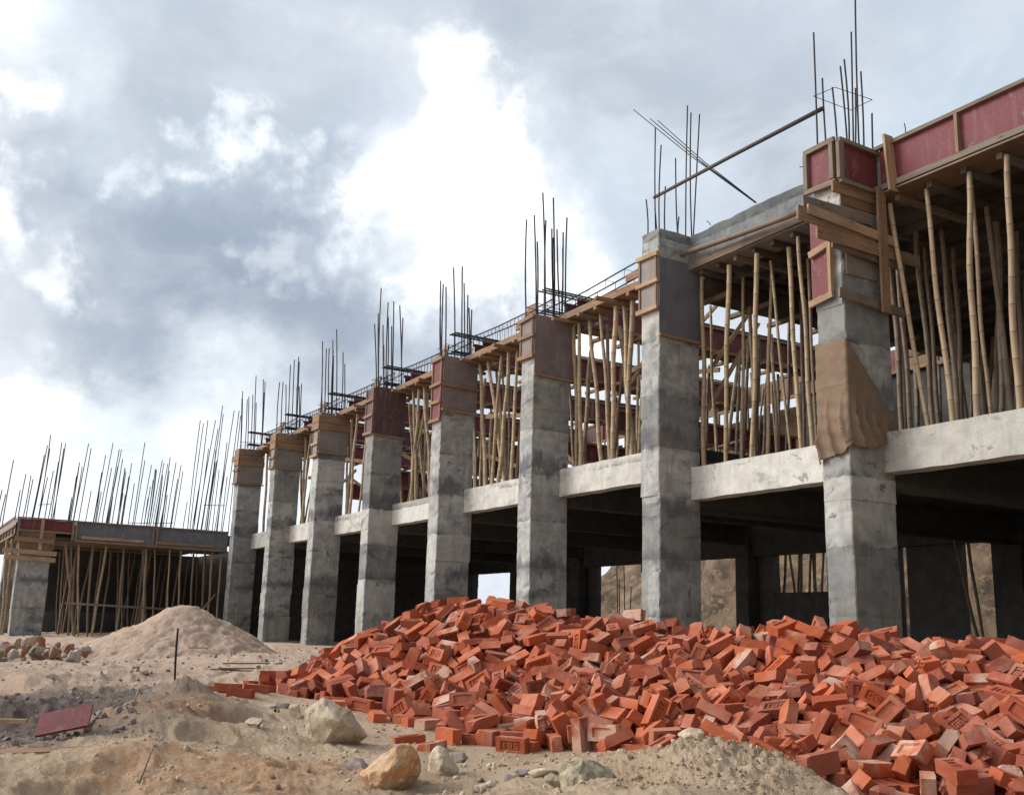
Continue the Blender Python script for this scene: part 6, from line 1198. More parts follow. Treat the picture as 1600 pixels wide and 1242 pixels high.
6425,-3483,141,247,230,304,209,0,2269,-2407,60,174,10,17,468,0,5079,-4461,95,122,72,194,-439,0,5583,-1203,-34,297,-271,-217,204,0,
2437,-3168,416,197,421,143,117,0,2089,-3080,316,94,-80,114,471,0,7039,-3287,-159,490,52,-74,-43,0,-1863,-6190,-6,88,-447,-88,-187,0,
-1357,-4257,322,206,400,216,-28,0,7203,-3999,-236,88,114,326,351,0,120,-3256,132,95,-176,-423,176,0,6811,-3847,-73,414,-127,39,247,0,
7101,-4511,-180,37,-488,-46,-89,0,5989,-3824,139,68,-53,74,-487,0,3041,-2828,380,194,-90,132,432,0,6182,-2347,-13,1,-100,0,490,0,
1823,-6136,-117,33,141,474,-67,0,-553,-3674,151,86,-130,434,-194,0,6832,-3430,-169,369,-103,-57,316,0,4484,-2912,486,23,190,461,-21,0,
5599,-2238,403,291,-311,-155,212,0,-97,-4095,496,442,-178,16,149,0,6342,-2794,1,19,11,-96,490,0,-808,-6617,-84,257,-115,-77,406,0,
-2226,-5408,29,222,-26,440,-77,0,2589,-2483,249,232,384,-203,-88,0,3335,-2081,112,258,80,65,416,0,1698,-5277,160,252,410,-48,-128,0,
1254,-3598,453,380,-232,102,-203,0,4663,-1097,11,282,-252,-244,218,0,-2427,-5648,-77,0,-148,478,-5,0,742,-3661,288,318,-67,-146,-350,0,
1443,-3505,448,425,-3,-61,-257,0,2822,-2184,-29,1,-471,167,11,0,-466,-3035,-62,14,-471,168,3,0,6511,-3751,70,353,-303,94,-156,0,
5821,-4183,76,60,-447,-216,7,0,2289,-2307,-19,440,2,0,238,0,1845,-3151,367,344,228,-260,-112,0,5982,-1413,-30,78,183,458,-29,0,
-917,-3932,174,102,-177,416,-189,0,5444,-1701,303,146,335,325,-106,0,2198,-5760,-48,5,-7,-410,286,0,1301,-2680,25,468,48,-161,51,0,
1934,-2979,208,45,-380,-312,79,0,-2365,-4490,44,389,-201,234,59,0,6492,-4883,-217,49,387,-307,64,0,453,-3042,-25,332,362,-73,-61,0,
4864,-2585,493,118,-431,35,-222,0,5316,-5394,-195,103,-95,386,-285,0,-1913,-6706,-128,133,-124,325,-333,0,-1870,-4098,78,213,185,-287,-297,0,
4201,-1633,62,348,-321,-121,108,0,-1856,-3698,-72,492,3,4,-86,0,-2070,-5717,75,112,2,232,-429,0,327,-3688,350,230,145,-124,-401,0,
1648,-2885,150,141,60,156,450,0,456,-3255,162,324,-172,-242,239,0,-2269,-5223,-90,390,107,-106,-274,0,1180,-3659,498,238,-373,79,-219,0,
3593,-4248,316,132,-269,393,75,0,7009,-4293,-222,133,28,-481,-22,0,6103,-1758,7,79,0,0,-494,0,2417,-2993,420,93,451,-139,135,0,
5434,-1092,-16,17,-35,377,-326,0,-861,-3469,-92,87,-209,433,106,0,-557,-4508,682,135,464,126,26,0,1327,-3237,271,32,60,66,-491,0,
6129,-4667,38,176,353,-122,-281,0,4856,-1425,32,316,40,-91,375,0,2416,-2776,254,335,-296,-77,210,0,-2095,-4992,138,254,123,-100,-401,0,
3651,-1751,-70,186,-6,15,-464,0,4194,-2479,321,8,271,-389,-160,0,5592,-4000,195,212,255,-328,-180,0,6717,-4570,-111,105,-110,383,283,0,
-2574,-5086,-11,133,192,436,-69,0,1116,-3037,204,76,-473,114,-85,0,6111,-3820,196,145,-31,48,-475,0,3887,-2156,103,31,-427,151,-210,0,
5910,-4259,116,450,-85,8,201,0,-2345,-5474,28,150,-337,263,-212,0,5447,-3429,353,460,-137,-69,-122,0,4623,-1958,271,30,0,-247,-434,0,
-2435,-4969,-17,181,216,-166,-378,0,2144,-3543,549,365,-150,24,-307,0,4307,-3046,521,449,-86,35,-199,0,4959,-1441,78,45,419,-198,-181,0,
4026,-2479,280,114,-249,-416,-40,0,2664,-3369,543,385,290,-132,-4,0,-2066,-5992,-52,97,112,457,139,0,1907,-2619,175,79,71,-462,158,0,
5136,-1528,117,458,127,-154,-10,0,5737,-3851,199,70,-465,168,4,0,2006,-3365,442,266,-199,-266,262,0,998,-3535,398,403,-218,-26,-199,0,
2437,-2396,51,431,168,-159,-104,0,-988,-4123,353,353,-70,-123,324,0,3596,-2666,377,196,168,356,238,0,4298,-2010,138,111,417,238,87,0,
598,-5031,476,52,128,-461,-136,0,-2094,-5568,136,362,208,-253,-110,0,2677,-3030,446,149,435,195,-2,0,2092,-2520,129,368,-303,-26,-148,0,
250,-3163,-9,413,-168,-206,94,0,-975,-4772,761,109,331,359,-8,0,-327,-3562,53,186,458,52,56,0,5643,-3142,400,123,-483,-38,-13,0,
-1066,-3862,144,204,320,-319,66,0,214,-3226,174,273,0,-323,-266,0,-1963,-5334,233,4,58,-496,27,0,2068,-2782,229,324,342,-167,-1,0,
1495,-3090,279,304,94,236,305,0,4881,-1498,141,120,123,155,-443,0,5958,-4051,142,69,-456,79,177,0,6340,-1384,-50,334,-334,116,-114,0,
1911,-2785,284,442,-53,74,-214,0,6134,-4211,116,313,364,-54,-127,0,5448,-3064,447,340,-208,33,-300,0,5773,-2810,368,22,103,324,366,0,
-801,-3182,-68,193,188,414,-79,0,3145,-2690,289,367,-140,78,299,0,1234,-6462,-176,134,110,-327,-336,0,-1626,-4171,163,255,372,-206,61,0,
-2312,-4309,57,123,439,143,-146,0,934,-2914,78,472,9,-164,-2,0,512,-2977,77,104,17,18,-488,0,6309,-4840,-125,91,-473,93,99,0,
628,-3301,180,102,147,447,-133,0,1679,-3648,527,31,158,472,39,0,6796,-4995,-161,90,256,-420,-16,0,5055,-1916,341,217,70,-58,441,0,
6191,-2553,-75,362,6,9,-345,0,-2421,-5252,-24,365,-130,42,-313,0,-259,-3321,64,130,377,-180,241,0,-1596,-4416,285,10,-245,-426,-90,0,
3888,-1875,49,44,291,330,233,0,2704,-2654,214,453,208,-30,30,0,6332,-4653,-29,32,118,465,136,0,5810,-3573,284,164,68,-106,455,0,
5080,-2419,455,400,-59,-141,-259,0,4789,-6033,-199,80,90,442,-201,0,4288,-1998,249,120,-451,65,-167,0,1715,-2850,214,250,-409,35,139,0,
1092,-3245,191,191,450,101,26,0,6935,-4126,-178,15,-131,-138,-462,0,326,-4205,641,176,-140,58,-443,0,4142,-2152,233,173,-88,-194,-418,0,
1995,-3022,347,122,292,382,-66,0,-1647,-3966,132,54,-176,-463,42,0,-1875,-3771,2,2,214,-452,-5,0,5949,-4572,-2,49,-153,-218,-420,0,
4669,-1476,147,267,-185,-168,-341,0,3471,-2542,307,192,104,-446,57,0,5608,-1487,-28,391,-216,129,-183,0,6667,-4360,-38,314,-290,234,-113,0,
1582,-3290,316,102,-65,-472,114,0,-2169,-4755,121,160,172,429,105,0,6333,-3850,82,90,190,296,344,0,-1551,-3790,123,27,48,-487,-101,0,
-2253,-5838,23,11,-299,332,-224,0,817,-2891,88,433,54,-135,-204,0,3079,-2325,106,244,-136,12,-415,0,-71,-3346,126,453,87,107,161,0,
-740,-3935,408,76,-85,-3,487,0,-2550,-4293,-38,45,493,-59,43,0,3461,-1924,41,307,350,-179,36,0,2895,-2247,93,160,42,225,415,0,
6776,-4198,-75,193,-261,-360,-122,0,-2103,-4215,-42,464,164,86,-8,0,730,-3216,183,132,-13,429,220,0,6979,-4525,-146,381,-18,-95,309,0,
2585,-2698,300,100,-275,-403,-47,0,-413,-6220,105,111,66,-184,447,0,7200,-3749,-218,284,-274,230,-204,0,-1297,-3698,70,62,301,-258,298,0,
4593,-1779,193,322,-150,-350,38,0,450,-3202,64,46,321,-347,-155,0,3723,-3076,455,374,260,-167,-122,0,6785,-3632,-36,74,410,198,-192,0,
6851,-3187,-168,350,90,48,342,0,-293,-3176,-69,7,-207,455,12,0,-1274,-3389,-64,204,-208,6,-406,0,6088,-3468,308,385,-269,98,-141,0,
2944,-2727,228,10,47,139,-478,0,-540,-3939,331,17,435,-216,117,0,-1189,-5831,414,406,138,80,-243,0,5873,-3095,372,360,-257,-151,177,0,
6624,-4587,-53,125,382,282,98,0,741,-3366,284,170,-402,-148,195,0,3858,-2639,335,155,-267,392,-28,0,-1819,-5914,157,475,96,-87,88,0,
-1016,-3193,-144,9,-487,-113,-1,0,-2228,-4846,95,416,-189,8,-204,0,4626,-2403,401,120,-287,-338,-198,0,4869,-5683,-160,58,-496,-16,-2,0,
5306,-2858,464,121,-366,-306,-88,0,5306,-1419,99,396,-168,90,238,0,2106,-2918,337,390,248,-186,-48,0,362,-3197,128,183,318,255,224,0,
6291,-4159,26,328,158,11,343,0,1635,-3076,247,86,-364,-243,226,0,2644,-2485,147,140,-9,275,393,0,-44,-3222,0,141,10,393,-275,0,
6914,-4689,-172,287,-344,-13,-221,0,7353,-3724,-242,15,-156,-475,-14,0,-2488,-4959,71,158,45,470,48,0,-2351,-5977,-23,231,-229,-272,265,0,
1614,-2591,119,389,-193,111,-222,0,5571,-2452,571,496,30,-33,-46,0,6806,-4418,-142,317,39,-147,-356,0,3598,-2227,136,166,-441,166,-23,0,
-809,-6454,-13,402,-53,-9,-292,0,-1939,-5991,39,220,439,-81,-45,0,-1399,-3879,119,174,-250,-373,-135,0,4979,-2100,396,101,-422,-208,135,0,
4368,-1676,128,259,380,-91,174,0,123,-3170,58,242,-26,-143,413,0,3126,-2018,27,107,397,-247,143,0,6792,-3304,-91,338,95,-58,-352,0,
524,-3929,500,95,175,449,91,0,5351,-2126,495,31,-156,471,52,0,-1043,-3792,172,318,-65,204,321,0,-525,-3365,35,97,-96,456,153,0,
-1738,-4199,95,413,-213,150,107,0,7167,-2355,-109,483,21,13,129,0,2240,-2655,211,73,351,334,99,0,-1976,-4786,201,211,-142,353,-247,0,
6094,-1903,-3,227,-433,-14,105,0,3752,-1879,63,15,-290,-396,97,0,254,-3406,189,306,3,72,-389,0,-2272,-5371,118,334,157,-150,-302,0,
-893,-3290,-69,135,328,-146,321,0,6590,-5163,-129,61,494,35,34,0,4467,-2457,386,245,7,-211,382,0,-2297,-5636,122,331,114,-79,349,0,
6078,-3587,273,168,35,97,460,0,6452,-2686,-75,296,337,-136,-173,0,-1460,-4119,215,446,-128,-45,-180,0,-331,-3690,256,381,-226,-134,-190,0,
4178,-2065,244,167,-72,200,421,0,1344,-2944,140,272,165,167,348,0,-2123,-5397,171,58,-295,305,-258,0,-1579,-4628,306,460,-62,-146,-114,0,
12,-3541,142,11,21,-434,247,0,4214,-2834,464,17,4,-52,-497,0,-2526,-5780,-134,154,-152,-319,319,0,-141,-4605,774,3,50,-496,34,0,
3658,-2605,304,292,301,-221,-159,0,6585,-4110,-58,298,-13,81,-393,0,-2055,-3963,27,46,34,452,-206,0,568,-2758,-6,285,-185,-300,-212,0,
-587,-3790,226,123,72,-198,-436,0,1524,-2745,211,278,-109,67,395,0,3768,-2236,182,314,-250,250,-162,0,6373,-4769,-97,131,-10,-409,256,0,
6180,-2146,44,106,0,1,-489,0,4776,-1194,59,361,-304,130,103,0,85,-3870,433,361,-96,-76,324,0,-1462,-4483,333,398,62,145,259,0,
2847,-2299,61,425,-221,58,-130,0,-1979,-5826,117,311,-25,262,-291,0,-2357,-5199,15,151,346,-324,-52,0,-2019,-4212,54,387,-130,-229,177,0,
1085,-3280,309,496,21,-12,-57,0,2552,-2239,54,434,0,5,-248,0,5428,-3677,309,372,-209,79,-248,0,-741,-3480,8,70,-349,-339,-92,0,
3450,-2062,112,44,-257,-70,-421,0,-2634,-5299,-1,402,6,-8,297,0,2425,-2540,114,202,315,-164,-288,0,5101,-2827,507,499,17,6,20,0,
2885,-2893,438,96,335,-358,12,0,3813,-1886,129,92,442,-211,-33,0,-2573,-4771,-38,100,-317,-370,55,0,-380,-3388,-30,212,64,382,234,0,
818,-3564,377,327,-71,19,371,0,1079,-2828,69,103,91,320,358,0,7011,-3473,-111,210,-454,2,-5,0,-1078,-3660,57,329,118,-19,357,0,
-616,-4140,489,441,-20,9,-235,0,-852,-3943,270,303,135,-10,374,0,420,-3691,336,28,462,-19,188,0,-2555,-4490,-35,250,360,109,215,0,
1719,-3295,391,282,-201,0,360,0,5159,-1132,-23,260,29,-22,425,0,1051,-3120,140,85,49,-398,286,0,-774,-4232,516,360,-328,-83,78,0,
4289,-1360,39,344,65,-356,30,0,-1941,-5038,261,67,-400,251,-148,0,6313,-3120,196,215,107,-172,-403,0,437,-5855,64,480,-127,23,56,0,
6622,-2929,-143,347,23,37,-357,0,4870,-1731,283,94,-138,78,465,0,560,-3078,165,356,-69,-140,315,0]
# ---------------------------------------------------------------- ground
def in_heap(x,y): # rough footprint of the brick heap
    px,py,d=proj(x,y,0.); return (-3<x<9 and -7.6<y<-1.5)
MO=at(1110,1165,5.3)
def bumps(x,y,fx):
    v=Vector((x,y,0.)); a=noise.noise(v*1.1)*.06+noise.noise(v*2.7+Vector((5,1,0)))*.035
    l=noise.turbulence(v*3.1,3,True)*.032; s_=noise.noise(v*12.)*.008+noise.noise(v*31.)*.006+abs(noise.noise(v*55.))*.005
    k=fx
    if fx>.5:
        pd=noise.voronoi(Vector((x*1.9,y*1.9,0.)))[0][0]
        if pd<.34: s_-=.045*(1-(pd/.34)**2)
        elif pd<.46: s_+=.012*math.sin((pd-.34)/.12*math.pi)
    dm=math.hypot(x-MO[0],y-MO[1]); mm=max(0.,1-dm/1.1)
    return (a+l-.02+s_*1.4)*k+mm*(noise.turbulence(v*13.,5,True)*.075-.01)
def ground_z(x,y):
    return terrain(x,y)+bumps(x,y,gk(x,y))
def gk(x,y):
    k=1.
    if in_heap(x,y): k=.25
    if y>-1.: k=.25
    d=math.hypot(x-CAM[0],y-CAM[1])
    if d>16: k*=.8
    # the churned trench soil is rougher
    if math.hypot(x-GREY[2][0][0],y-GREY[2][0][1])<3.2: k*=1.7
    return k
def make_ground():
    az0=math.atan2(FW[1],FW[0]); A=[]
    a=-math.pi
    while a<math.pi-1e-6:
        A.append(a); a+= (.0021 if abs(a)<.50 else (.012 if abs(a)<.8 else .06))
    Rr=[.4,1.2,2.2,3.0]; r=3.4
    while r<18: Rr.append(r); r*=1.0065
    while r<60: Rr.append(r); r*=1.03
    while r<900: Rr.append(r); r*=1.25
    na=len(A); X=np.array([[CAM[0]+r*math.cos(az0+a) for a in A] for r in Rr]).ravel(); Y=np.array([[CAM[1]+r*math.sin(az0+a) for a in A] for r in Rr]).ravel()
    Z=np.zeros_like(X)
    for s_ in range(0,len(X),20000):
        d2=(TP[:,0][None]-X[s_:s_+20000,None])**2+(TP[:,1][None]-Y[s_:s_+20000,None])**2+.02
        w_=d2**-1.9; Z[s_:s_+20000]=(w_*TP[:,2]).sum(1)/w_.sum(1)
    Z=[z+(bumps(x,y,gk(x,y)) if math.hypot(x-CAM[0],y-CAM[1])<60 else 0) for x,y,z in zip(X,Y,Z)]
    V=list(zip(X.tolist(),Y.tolist(),[float(z) for z in Z])); F=[]
    for i in range(len(Rr)-1):
        for j in range(na):
            j2=(j+1)%na; F.append((i*na+j,(i+1)*na+j,(i+1)*na+j2,i*na+j2))
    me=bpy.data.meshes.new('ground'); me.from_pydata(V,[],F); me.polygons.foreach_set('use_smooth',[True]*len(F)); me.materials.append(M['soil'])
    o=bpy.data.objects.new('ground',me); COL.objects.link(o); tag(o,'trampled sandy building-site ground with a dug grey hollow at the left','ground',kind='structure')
make_ground()
# sand heap in front of the left end of the frame
def sand_heap():
    c=at(288,985,22.5); n=170; V=[];F=[]
    hd=Vector((FW[0],FW[1],0)).normalized(); rd=Vector((RT[0],RT[1],0)).normalized()
    for j in range(n+1):
        for i in range(n+1):
            u=(i/n*2-1)*3.2; v=(j/n*2-1)*2.9; P=Vector((c[0],c[1],0))+rd*u+hd*v
            uu=u/(2.5 if u<0 else 2.05); r=math.hypot(uu,v/2.1)
            q=Vector((u,v,3.)); r+=noise.noise(q*1.1)*.07
            h=1.12*(1-min(1,r))**1.12 if r<1 else -.12*(r-1)*4
            if r<.22: h=min(h,1.12*(.86-(r)**2*1.7)+.02)
            pd=noise.voronoi(Vector((u*2.3,v*2.3,1.)))[0][0]
            if pd<.36: h-=.07*(1-(pd/.36)**2)
            h+=noise.noise(q*1.9)*.06+(noise.turbulence(q*3.4,5,True)-.5)*.07+noise.noise(q*15.)*.018*(1 if r<1.05 else .2)
            V.append((P.x,P.y,terrain(P.x,P.y)-.03+h))
    for j in range(n):
        for i in range(n): a=j*(n+1)+i; F.append((a,a+1,a+n+2,a+n+1))
    m=M['soil']; me=bpy.data.meshes.new('sand_heap'); me.from_pydata([tuple(Vector(v)-Vector((c[0],c[1],0))) for v in V],[],F); me.polygons.foreach_set('use_smooth',[True]*len(F)); me.materials.append(m)
    o=bpy.data.objects.new('sand_heap',me); COL.objects.link(o); o.location=(c[0],c[1],0); tag(o,'rounded heap of pinkish sand in front of the leftmost columns','sand heap',kind='stuff')
sand_heap()
# earth bank behind the frame
def hills():
    prof=[(-140,.6),(-60,.8),(-43,1.0),(-38.5,2.5),(-36.3,3.25),(-33,3.75),(-29,5.2),(-22,6.),(-12,6.4),(20,7.),(90,5.)]
    def pz(x):
        for (a,za),(b,zb) in zip(prof,prof[1:]):
            if a<=x<=b: return za+(zb-za)*(x-a)/(b-a)
        return .6
    V=[];F=[]; xs=np.concatenate([np.arange(-140,-50,3.),np.arange(-50,-2,.22),np.arange(-2,90,3.)]); ys=np.concatenate([np.arange(16.5,24,.25),np.arange(24,90,5.)])
    for y in ys:
        for x in xs:
            k=min(1,max(0,(y-16.6)/4.8)); k=k*k*(3-2*k); q=Vector((x,y,0))
            z=pz(x)*k*(1 if y<30 else max(.2,1-(y-30)/80))+ (noise.turbulence(q*.45,5,True)*.8+noise.noise(q*2.)*.12)*k*min(1,pz(x)/4) -.15
            V.append((float(x),float(y)+noise.noise(q*.5+Vector((9,9,9)))*.8,float(z)))
    nx=len(xs)
    for j in range(len(ys)-1):
        for i in range(nx-1): a=j*nx+i; F.append((a,a+1,a+nx+1,a+nx))
    me=bpy.data.meshes.new('hill'); me.from_pydata(V,[],F); me.polygons.foreach_set('use_smooth',[True]*len(F)); me.materials.append(M['cliff'])
    o=bpy.data.objects.new('hill',me); COL.objects.link(o); tag(o,'brown cut earth bank rising behind the building','hill',kind='structure')
hills()

# ---------------------------------------------------------------- rocks
def rock_mesh(seed,rough=.06,n=13,sub=2,flat=1.):
    rnd=random.Random(seed); bm=bmesh.new()
    for _ in range(n):
        v=Vector((rnd.gauss(0,1),rnd.gauss(0,1),rnd.gauss(0,1))).normalized()*rnd.uniform(.42,.54); bm.verts.new((v.x,v.y,v.z*flat))
    bmesh.ops.convex_hull(bm,input=bm.verts)
    bmesh.ops.delete(bm,geom=[v for v in bm.verts if not v.link_faces],context='VERTS')
    bmesh.ops.bevel(bm,geom=list(bm.edges),offset=.025,segments=1,affect='EDGES')
    bmesh.ops.triangulate(bm,faces=bm.faces)
    for _ in range(sub): bmesh.ops.subdivide_edges(bm,edges=bm.edges,cuts=1,use_grid_fill=True)
    off=Vector((seed*3.1,seed*1.7,0))
    for v in bm.verts:
        d=v.co.normalized(); v.co+=d*(noise.noise(v.co*3.+off)*rough+noise.noise(v.co*9.+off)*rough*.4+noise.noise(v.co*22.+off)*rough*.18)
    me=bpy.data.meshes.new('rock'); bm.to_mesh(me); bm.free(); me.polygons.foreach_set('use_smooth',[True]*len(me.polygons))
    try: me.set_sharp_from_angle(angle=math.radians(32))
    except Exception: pass
    return me
def rock(name,px,py,D,size,m,label,seed,rot=(0,0,0),sink=.25,group=None,cat='rock',mesh=None,flat=1.,rough=.06):
    """px,py: image point of its base centre at distance D"""
    p=at(px,py,D); me=mesh or rock_mesh(seed,rough,13,3,flat)
    if mesh is None: me.materials.append(M[m])
    o=bpy.data.objects.new(name,me); COL.objects.link(o)
    zc=ground_z(p[0],p[1]); o.location=(p[0],p[1],zc+size[2]*(.5-sink)); o.rotation_euler=rot; o.scale=size
    return tag(o,label,cat,group)
def outline_rock(name,pts,D,depth,ridge,m,label,seed,rough=.02):
    """a stone with the given outline seen from the path: real depth, ridge points standing towards the viewer"""
    bm=bmesh.new(); hd=Vector((FW[0],FW[1],0)).normalized(); c=Vector(at(sum(p[0] for p in pts)/len(pts),sum(p[1] for p in pts)/len(pts),D)); rnd=random.Random(seed)
    for px,py in pts:
        P=Vector(at(px,py,D)); q=(P-c)
        bm.verts.new(q*1.0+hd*rnd.uniform(-.04,.04)*depth*4*.5); bm.verts.new(q*.86+hd*depth*rnd.uniform(.7,1.1)); bm.verts.new(q*.80-hd*depth*.35)
    for px,py,f in ridge: bm.verts.new(Vector(at(px,py,D))-c-hd*depth*f)
    g=min(py for _,py in pts); lo=max(pts,key=lambda p:p[1]); base=Vector(at(lo[0],lo[1],D))-c
    bm.verts.new(base+hd*depth*.4-Vector((0,0,.12)))
    bmesh.ops.convex_hull(bm,input=bm.verts); bmesh.ops.delete(bm,geom=[v for v in bm.verts if not v.link_faces],context='VERTS')
    bmesh.ops.bevel(bm,geom=list(bm.edges),offset=.006,segments=1,affect='EDGES'); bmesh.ops.triangulate(bm,faces=bm.faces)
    for _ in range(3): bmesh.ops.subdivide_edges(bm,edges=bm.edges,cuts=1,use_grid_fill=True)
    off=Vector((seed*3.1,seed*1.7,0)); n_=lambda v,k:Vector((noise.noise(v*k+off),noise.noise(v*k+off+Vector((5,0,0))),noise.noise(v*k+off+Vector((0,5,0)))))
    for v in bm.verts: q=v.co.copy(); v.co=q+n_(q,9.)*rough+n_(q,28.)*rough*.45+n_(q,70.)*rough*.2
    me=bpy.data.meshes.new(name); bm.to_mesh(me); bm.free(); me.polygons.foreach_set('use_smooth',[True]*len(me.polygons)); me.materials.append(M[m])
    try: me.set_sharp_from_angle(angle=math.radians(18))
    except Exception: pass
    o=bpy.data.objects.new(name,me); COL.objects.link(o); o.location=c; return tag(o,label,'rock')
outline_rock('boulder',[(478,1102),(506,1083),(546,1102),(574,1144),(540,1152),(502,1166),(478,1140)],7.6,.20,[(538,1118,.9),(500,1164,.6)],'rpale','pale angular boulder with one pointed corner below the left foot of the brick heap',31,.016).location.z-=.03
outline_rock('boulder',[(560,1208),(598,1183),(622,1160),(640,1164),(653,1180),(656,1205),(642,1224),(628,1246),(592,1250),(574,1230)],5.5,.16,[(612,1200,.9),(630,1215,.7),(596,1222,.6)],'rorange','orange and white stained rock at the bottom, left of centre',12,.016)
outline_rock('rock',[(668,1215),(672,1182),(684,1166),(698,1170),(706,1188),(719,1204),(704,1222),(684,1234),(671,1230)],5.8,.12,[(690,1190,.9),(694,1215,.6)],'rpale','upright pale rock just right of the orange stained rock',18,.014)
outline_rock('boulder',[(872,1205),(882,1193),(905,1186),(935,1192),(958,1206),(972,1224),(965,1246),(915,1256),(880,1240)],4.85,.16,[(905,1215,.9),(935,1222,.8),(895,1238,.6)],'rgreen','green-grey mottled rock at the bottom centre',23,.018)
rock('rock',718,1172,6.7,(.16,.13,.10),'rgrey','smooth brownish stone between the upright pale rock and the bricks',20,(0,0,.3),.25)
#rock('boulder',915,1228,5.2,(.38,.30,.22),'rgreen','green-grey mottled rock at the bottom centre',23,(.1,.1,2.0),.2,rough=.08)
rock('rock',868,1232,5.0,(.12,.11,.10),'rgreen','small dark rock touching the green-grey mottled rock',24,(.5,.1,1.0),.2)
rock('rock',398,1155,7.5,(.20,.15,.13),'rpale','flat cream stone on the bank left of the pointed boulder',25,(.1,0,.4),.3,flat=.8)
rock('pebble',412,1124,8.1,(.11,.09,.08),'rwhite','whitish round pebble on the bank, upper of two',26,(0,0,0),.25)
rock('pebble',428,1136,7.8,(.12,.09,.08),'rwhite','whitish round pebble on the bank, lower of two',27,(0,0,1),.25)
rock('pebble',402,1118,8.3,(.12,.09,.06),'rgrey','brownish pebble touching the two whitish pebbles',37,(0,0,1),.3)
rock('rock',420,1096,9.1,(.20,.12,.07),'rwhite','flat whitish stone at the left tip of the brick heap',28,(0,0,.5),.3,flat=.7)
rock('rock',442,1093,9.3,(.18,.12,.09),'rwhite','pale stone beside the last bricks at the left tip of the heap',29,(0,0,1.5),.3)
rock('rock',464,1110,8.7,(.17,.14,.14),'rpale','angular cream stone left of the pointed boulder, against the bricks',30,(.4,0,.5),.2)
rock('rock',560,1200,6.1,(.20,.14,.14),'rgrey','half-buried grey stone left of the orange stained rock',32,(.2,.5,.5),.45)
rock('rock',752,1235,5.2,(.09,.08,.08),'rwhite','small white stone at the bottom, right of the upright pale rock',33,(0,0,0),.25)
rock('rock',800,1222,5.4,(.11,.08,.05),'rgrey','small flat grey-brown stone among pebbles at the bottom centre',34,(0,.1,.3),.25)
rock('rock',817,1212,5.6,(.10,.08,.06),'rgrey','brown stone behind the small flat stone at the bottom centre',35,(0,.1,1.3),.25)
rock('rock',765,1226,5.35,(.07,.06,.05),'rwhite','tiny pale stone beside the small white stone at the bottom',36,(0,0,.7),.25)
rock('rock',850,1215,5.5,(.22,.15,.09),'rpale','low sandy stone left of the green-grey mottled rock',38,(0,0,.4),.35,flat=.8)
rock('rock',1078,1148,5.6,(.16,.13,.13),'rpale','pale stone on the crest of the small dirt mound by the bricks',39,(.2,0,.5),.3)
rock('rock',160,1128,8.9,(.11,.09,.08),'rred','reddish stone lying in the dug hollow at the left',40,(.2,0,.5),.25)
rock('rock',6,1200,7.3,(.11,.09,.07),'rred','red brick chunk at the left edge of the photo',41,(.2,0,.5),.25)
rock('rock',15,1108,10.3,(.13,.10,.07),'rgrey','dark stone in the hollow near the left edge',42,(.2,0,.2),.3)
rock('rock',67,1116,10.3,(.12,.10,.07),'rgrey','dark stone in the hollow, right of the one at the edge',43,(.2,0,1.2),.3)
rock('rock',228,1038,14.5,(.17,.12,.09),'rred','brown lump of earth on the sand in front of the sand heap',44,(.2,0,.2),.3)
rock('rock',404,1032,16,(.15,.11,.12),'rgrey','dark angular stone on the sand below the second column',45,(.2,.4,.2),.2)
rock('rock',435,1033,16.5,(.20,.12,.08),'rgrey','low brown stone on the sand left of the brick heap',46,(0,0,.9),.3)
# rubble stones at the left
RM=[]
for k in range(9):
    me=rock_mesh(60+k,.05,11,2); me.materials.append(M[['rwhite','rgrey','rred','rpale','rred','rgrey','rwhite','rred','rpale'][k]]); RM.append(me)
def zrub(px): return 985+0*px
rr=random.Random(4); cnt_=0
for k in range(95):
    px=rr.uniform(-25,138); lay=rr.random(); D=21.5-2.6*lay; hmax=.42*max(.1,math.sin(min(1,max(0,(px+60)/205))*math.pi))**.6
    p=at(px,1000,D); g=terrain(p[0],p[1]); z=g+rr.random()*hmax*(1-abs(lay-.45)*1.3)
    if cnt_>=80: break
    s=rr.uniform(.16,.40); i_=rr.randrange(9)
    if px>60 and rr.random()<.6: i_=rr.choice([2,4,7])
    o=bpy.data.objects.new('rubble_stone',RM[i_]); COL.objects.link(o); o.location=(p[0],p[1],z+s*.15); o.rotation_euler=(rr.uniform(0,6),rr.uniform(0,6),rr.uniform(0,6)); o.scale=(s,s*rr.uniform(.6,.9),s*rr.uniform(.5,.8))
    tag(o,{'rr':'reddish-brown lump','rw':'whitish lump','rg':'grey lump','rp':'cream lump'}['rr' if i_ in(2,4,7) else 'rw' if i_ in(0,6) else 'rg' if i_ in(1,5) else 'rp']+' of rubble in the broken-stone heap at the left edge','rubble','rubble heap at the left'); cnt_+=1
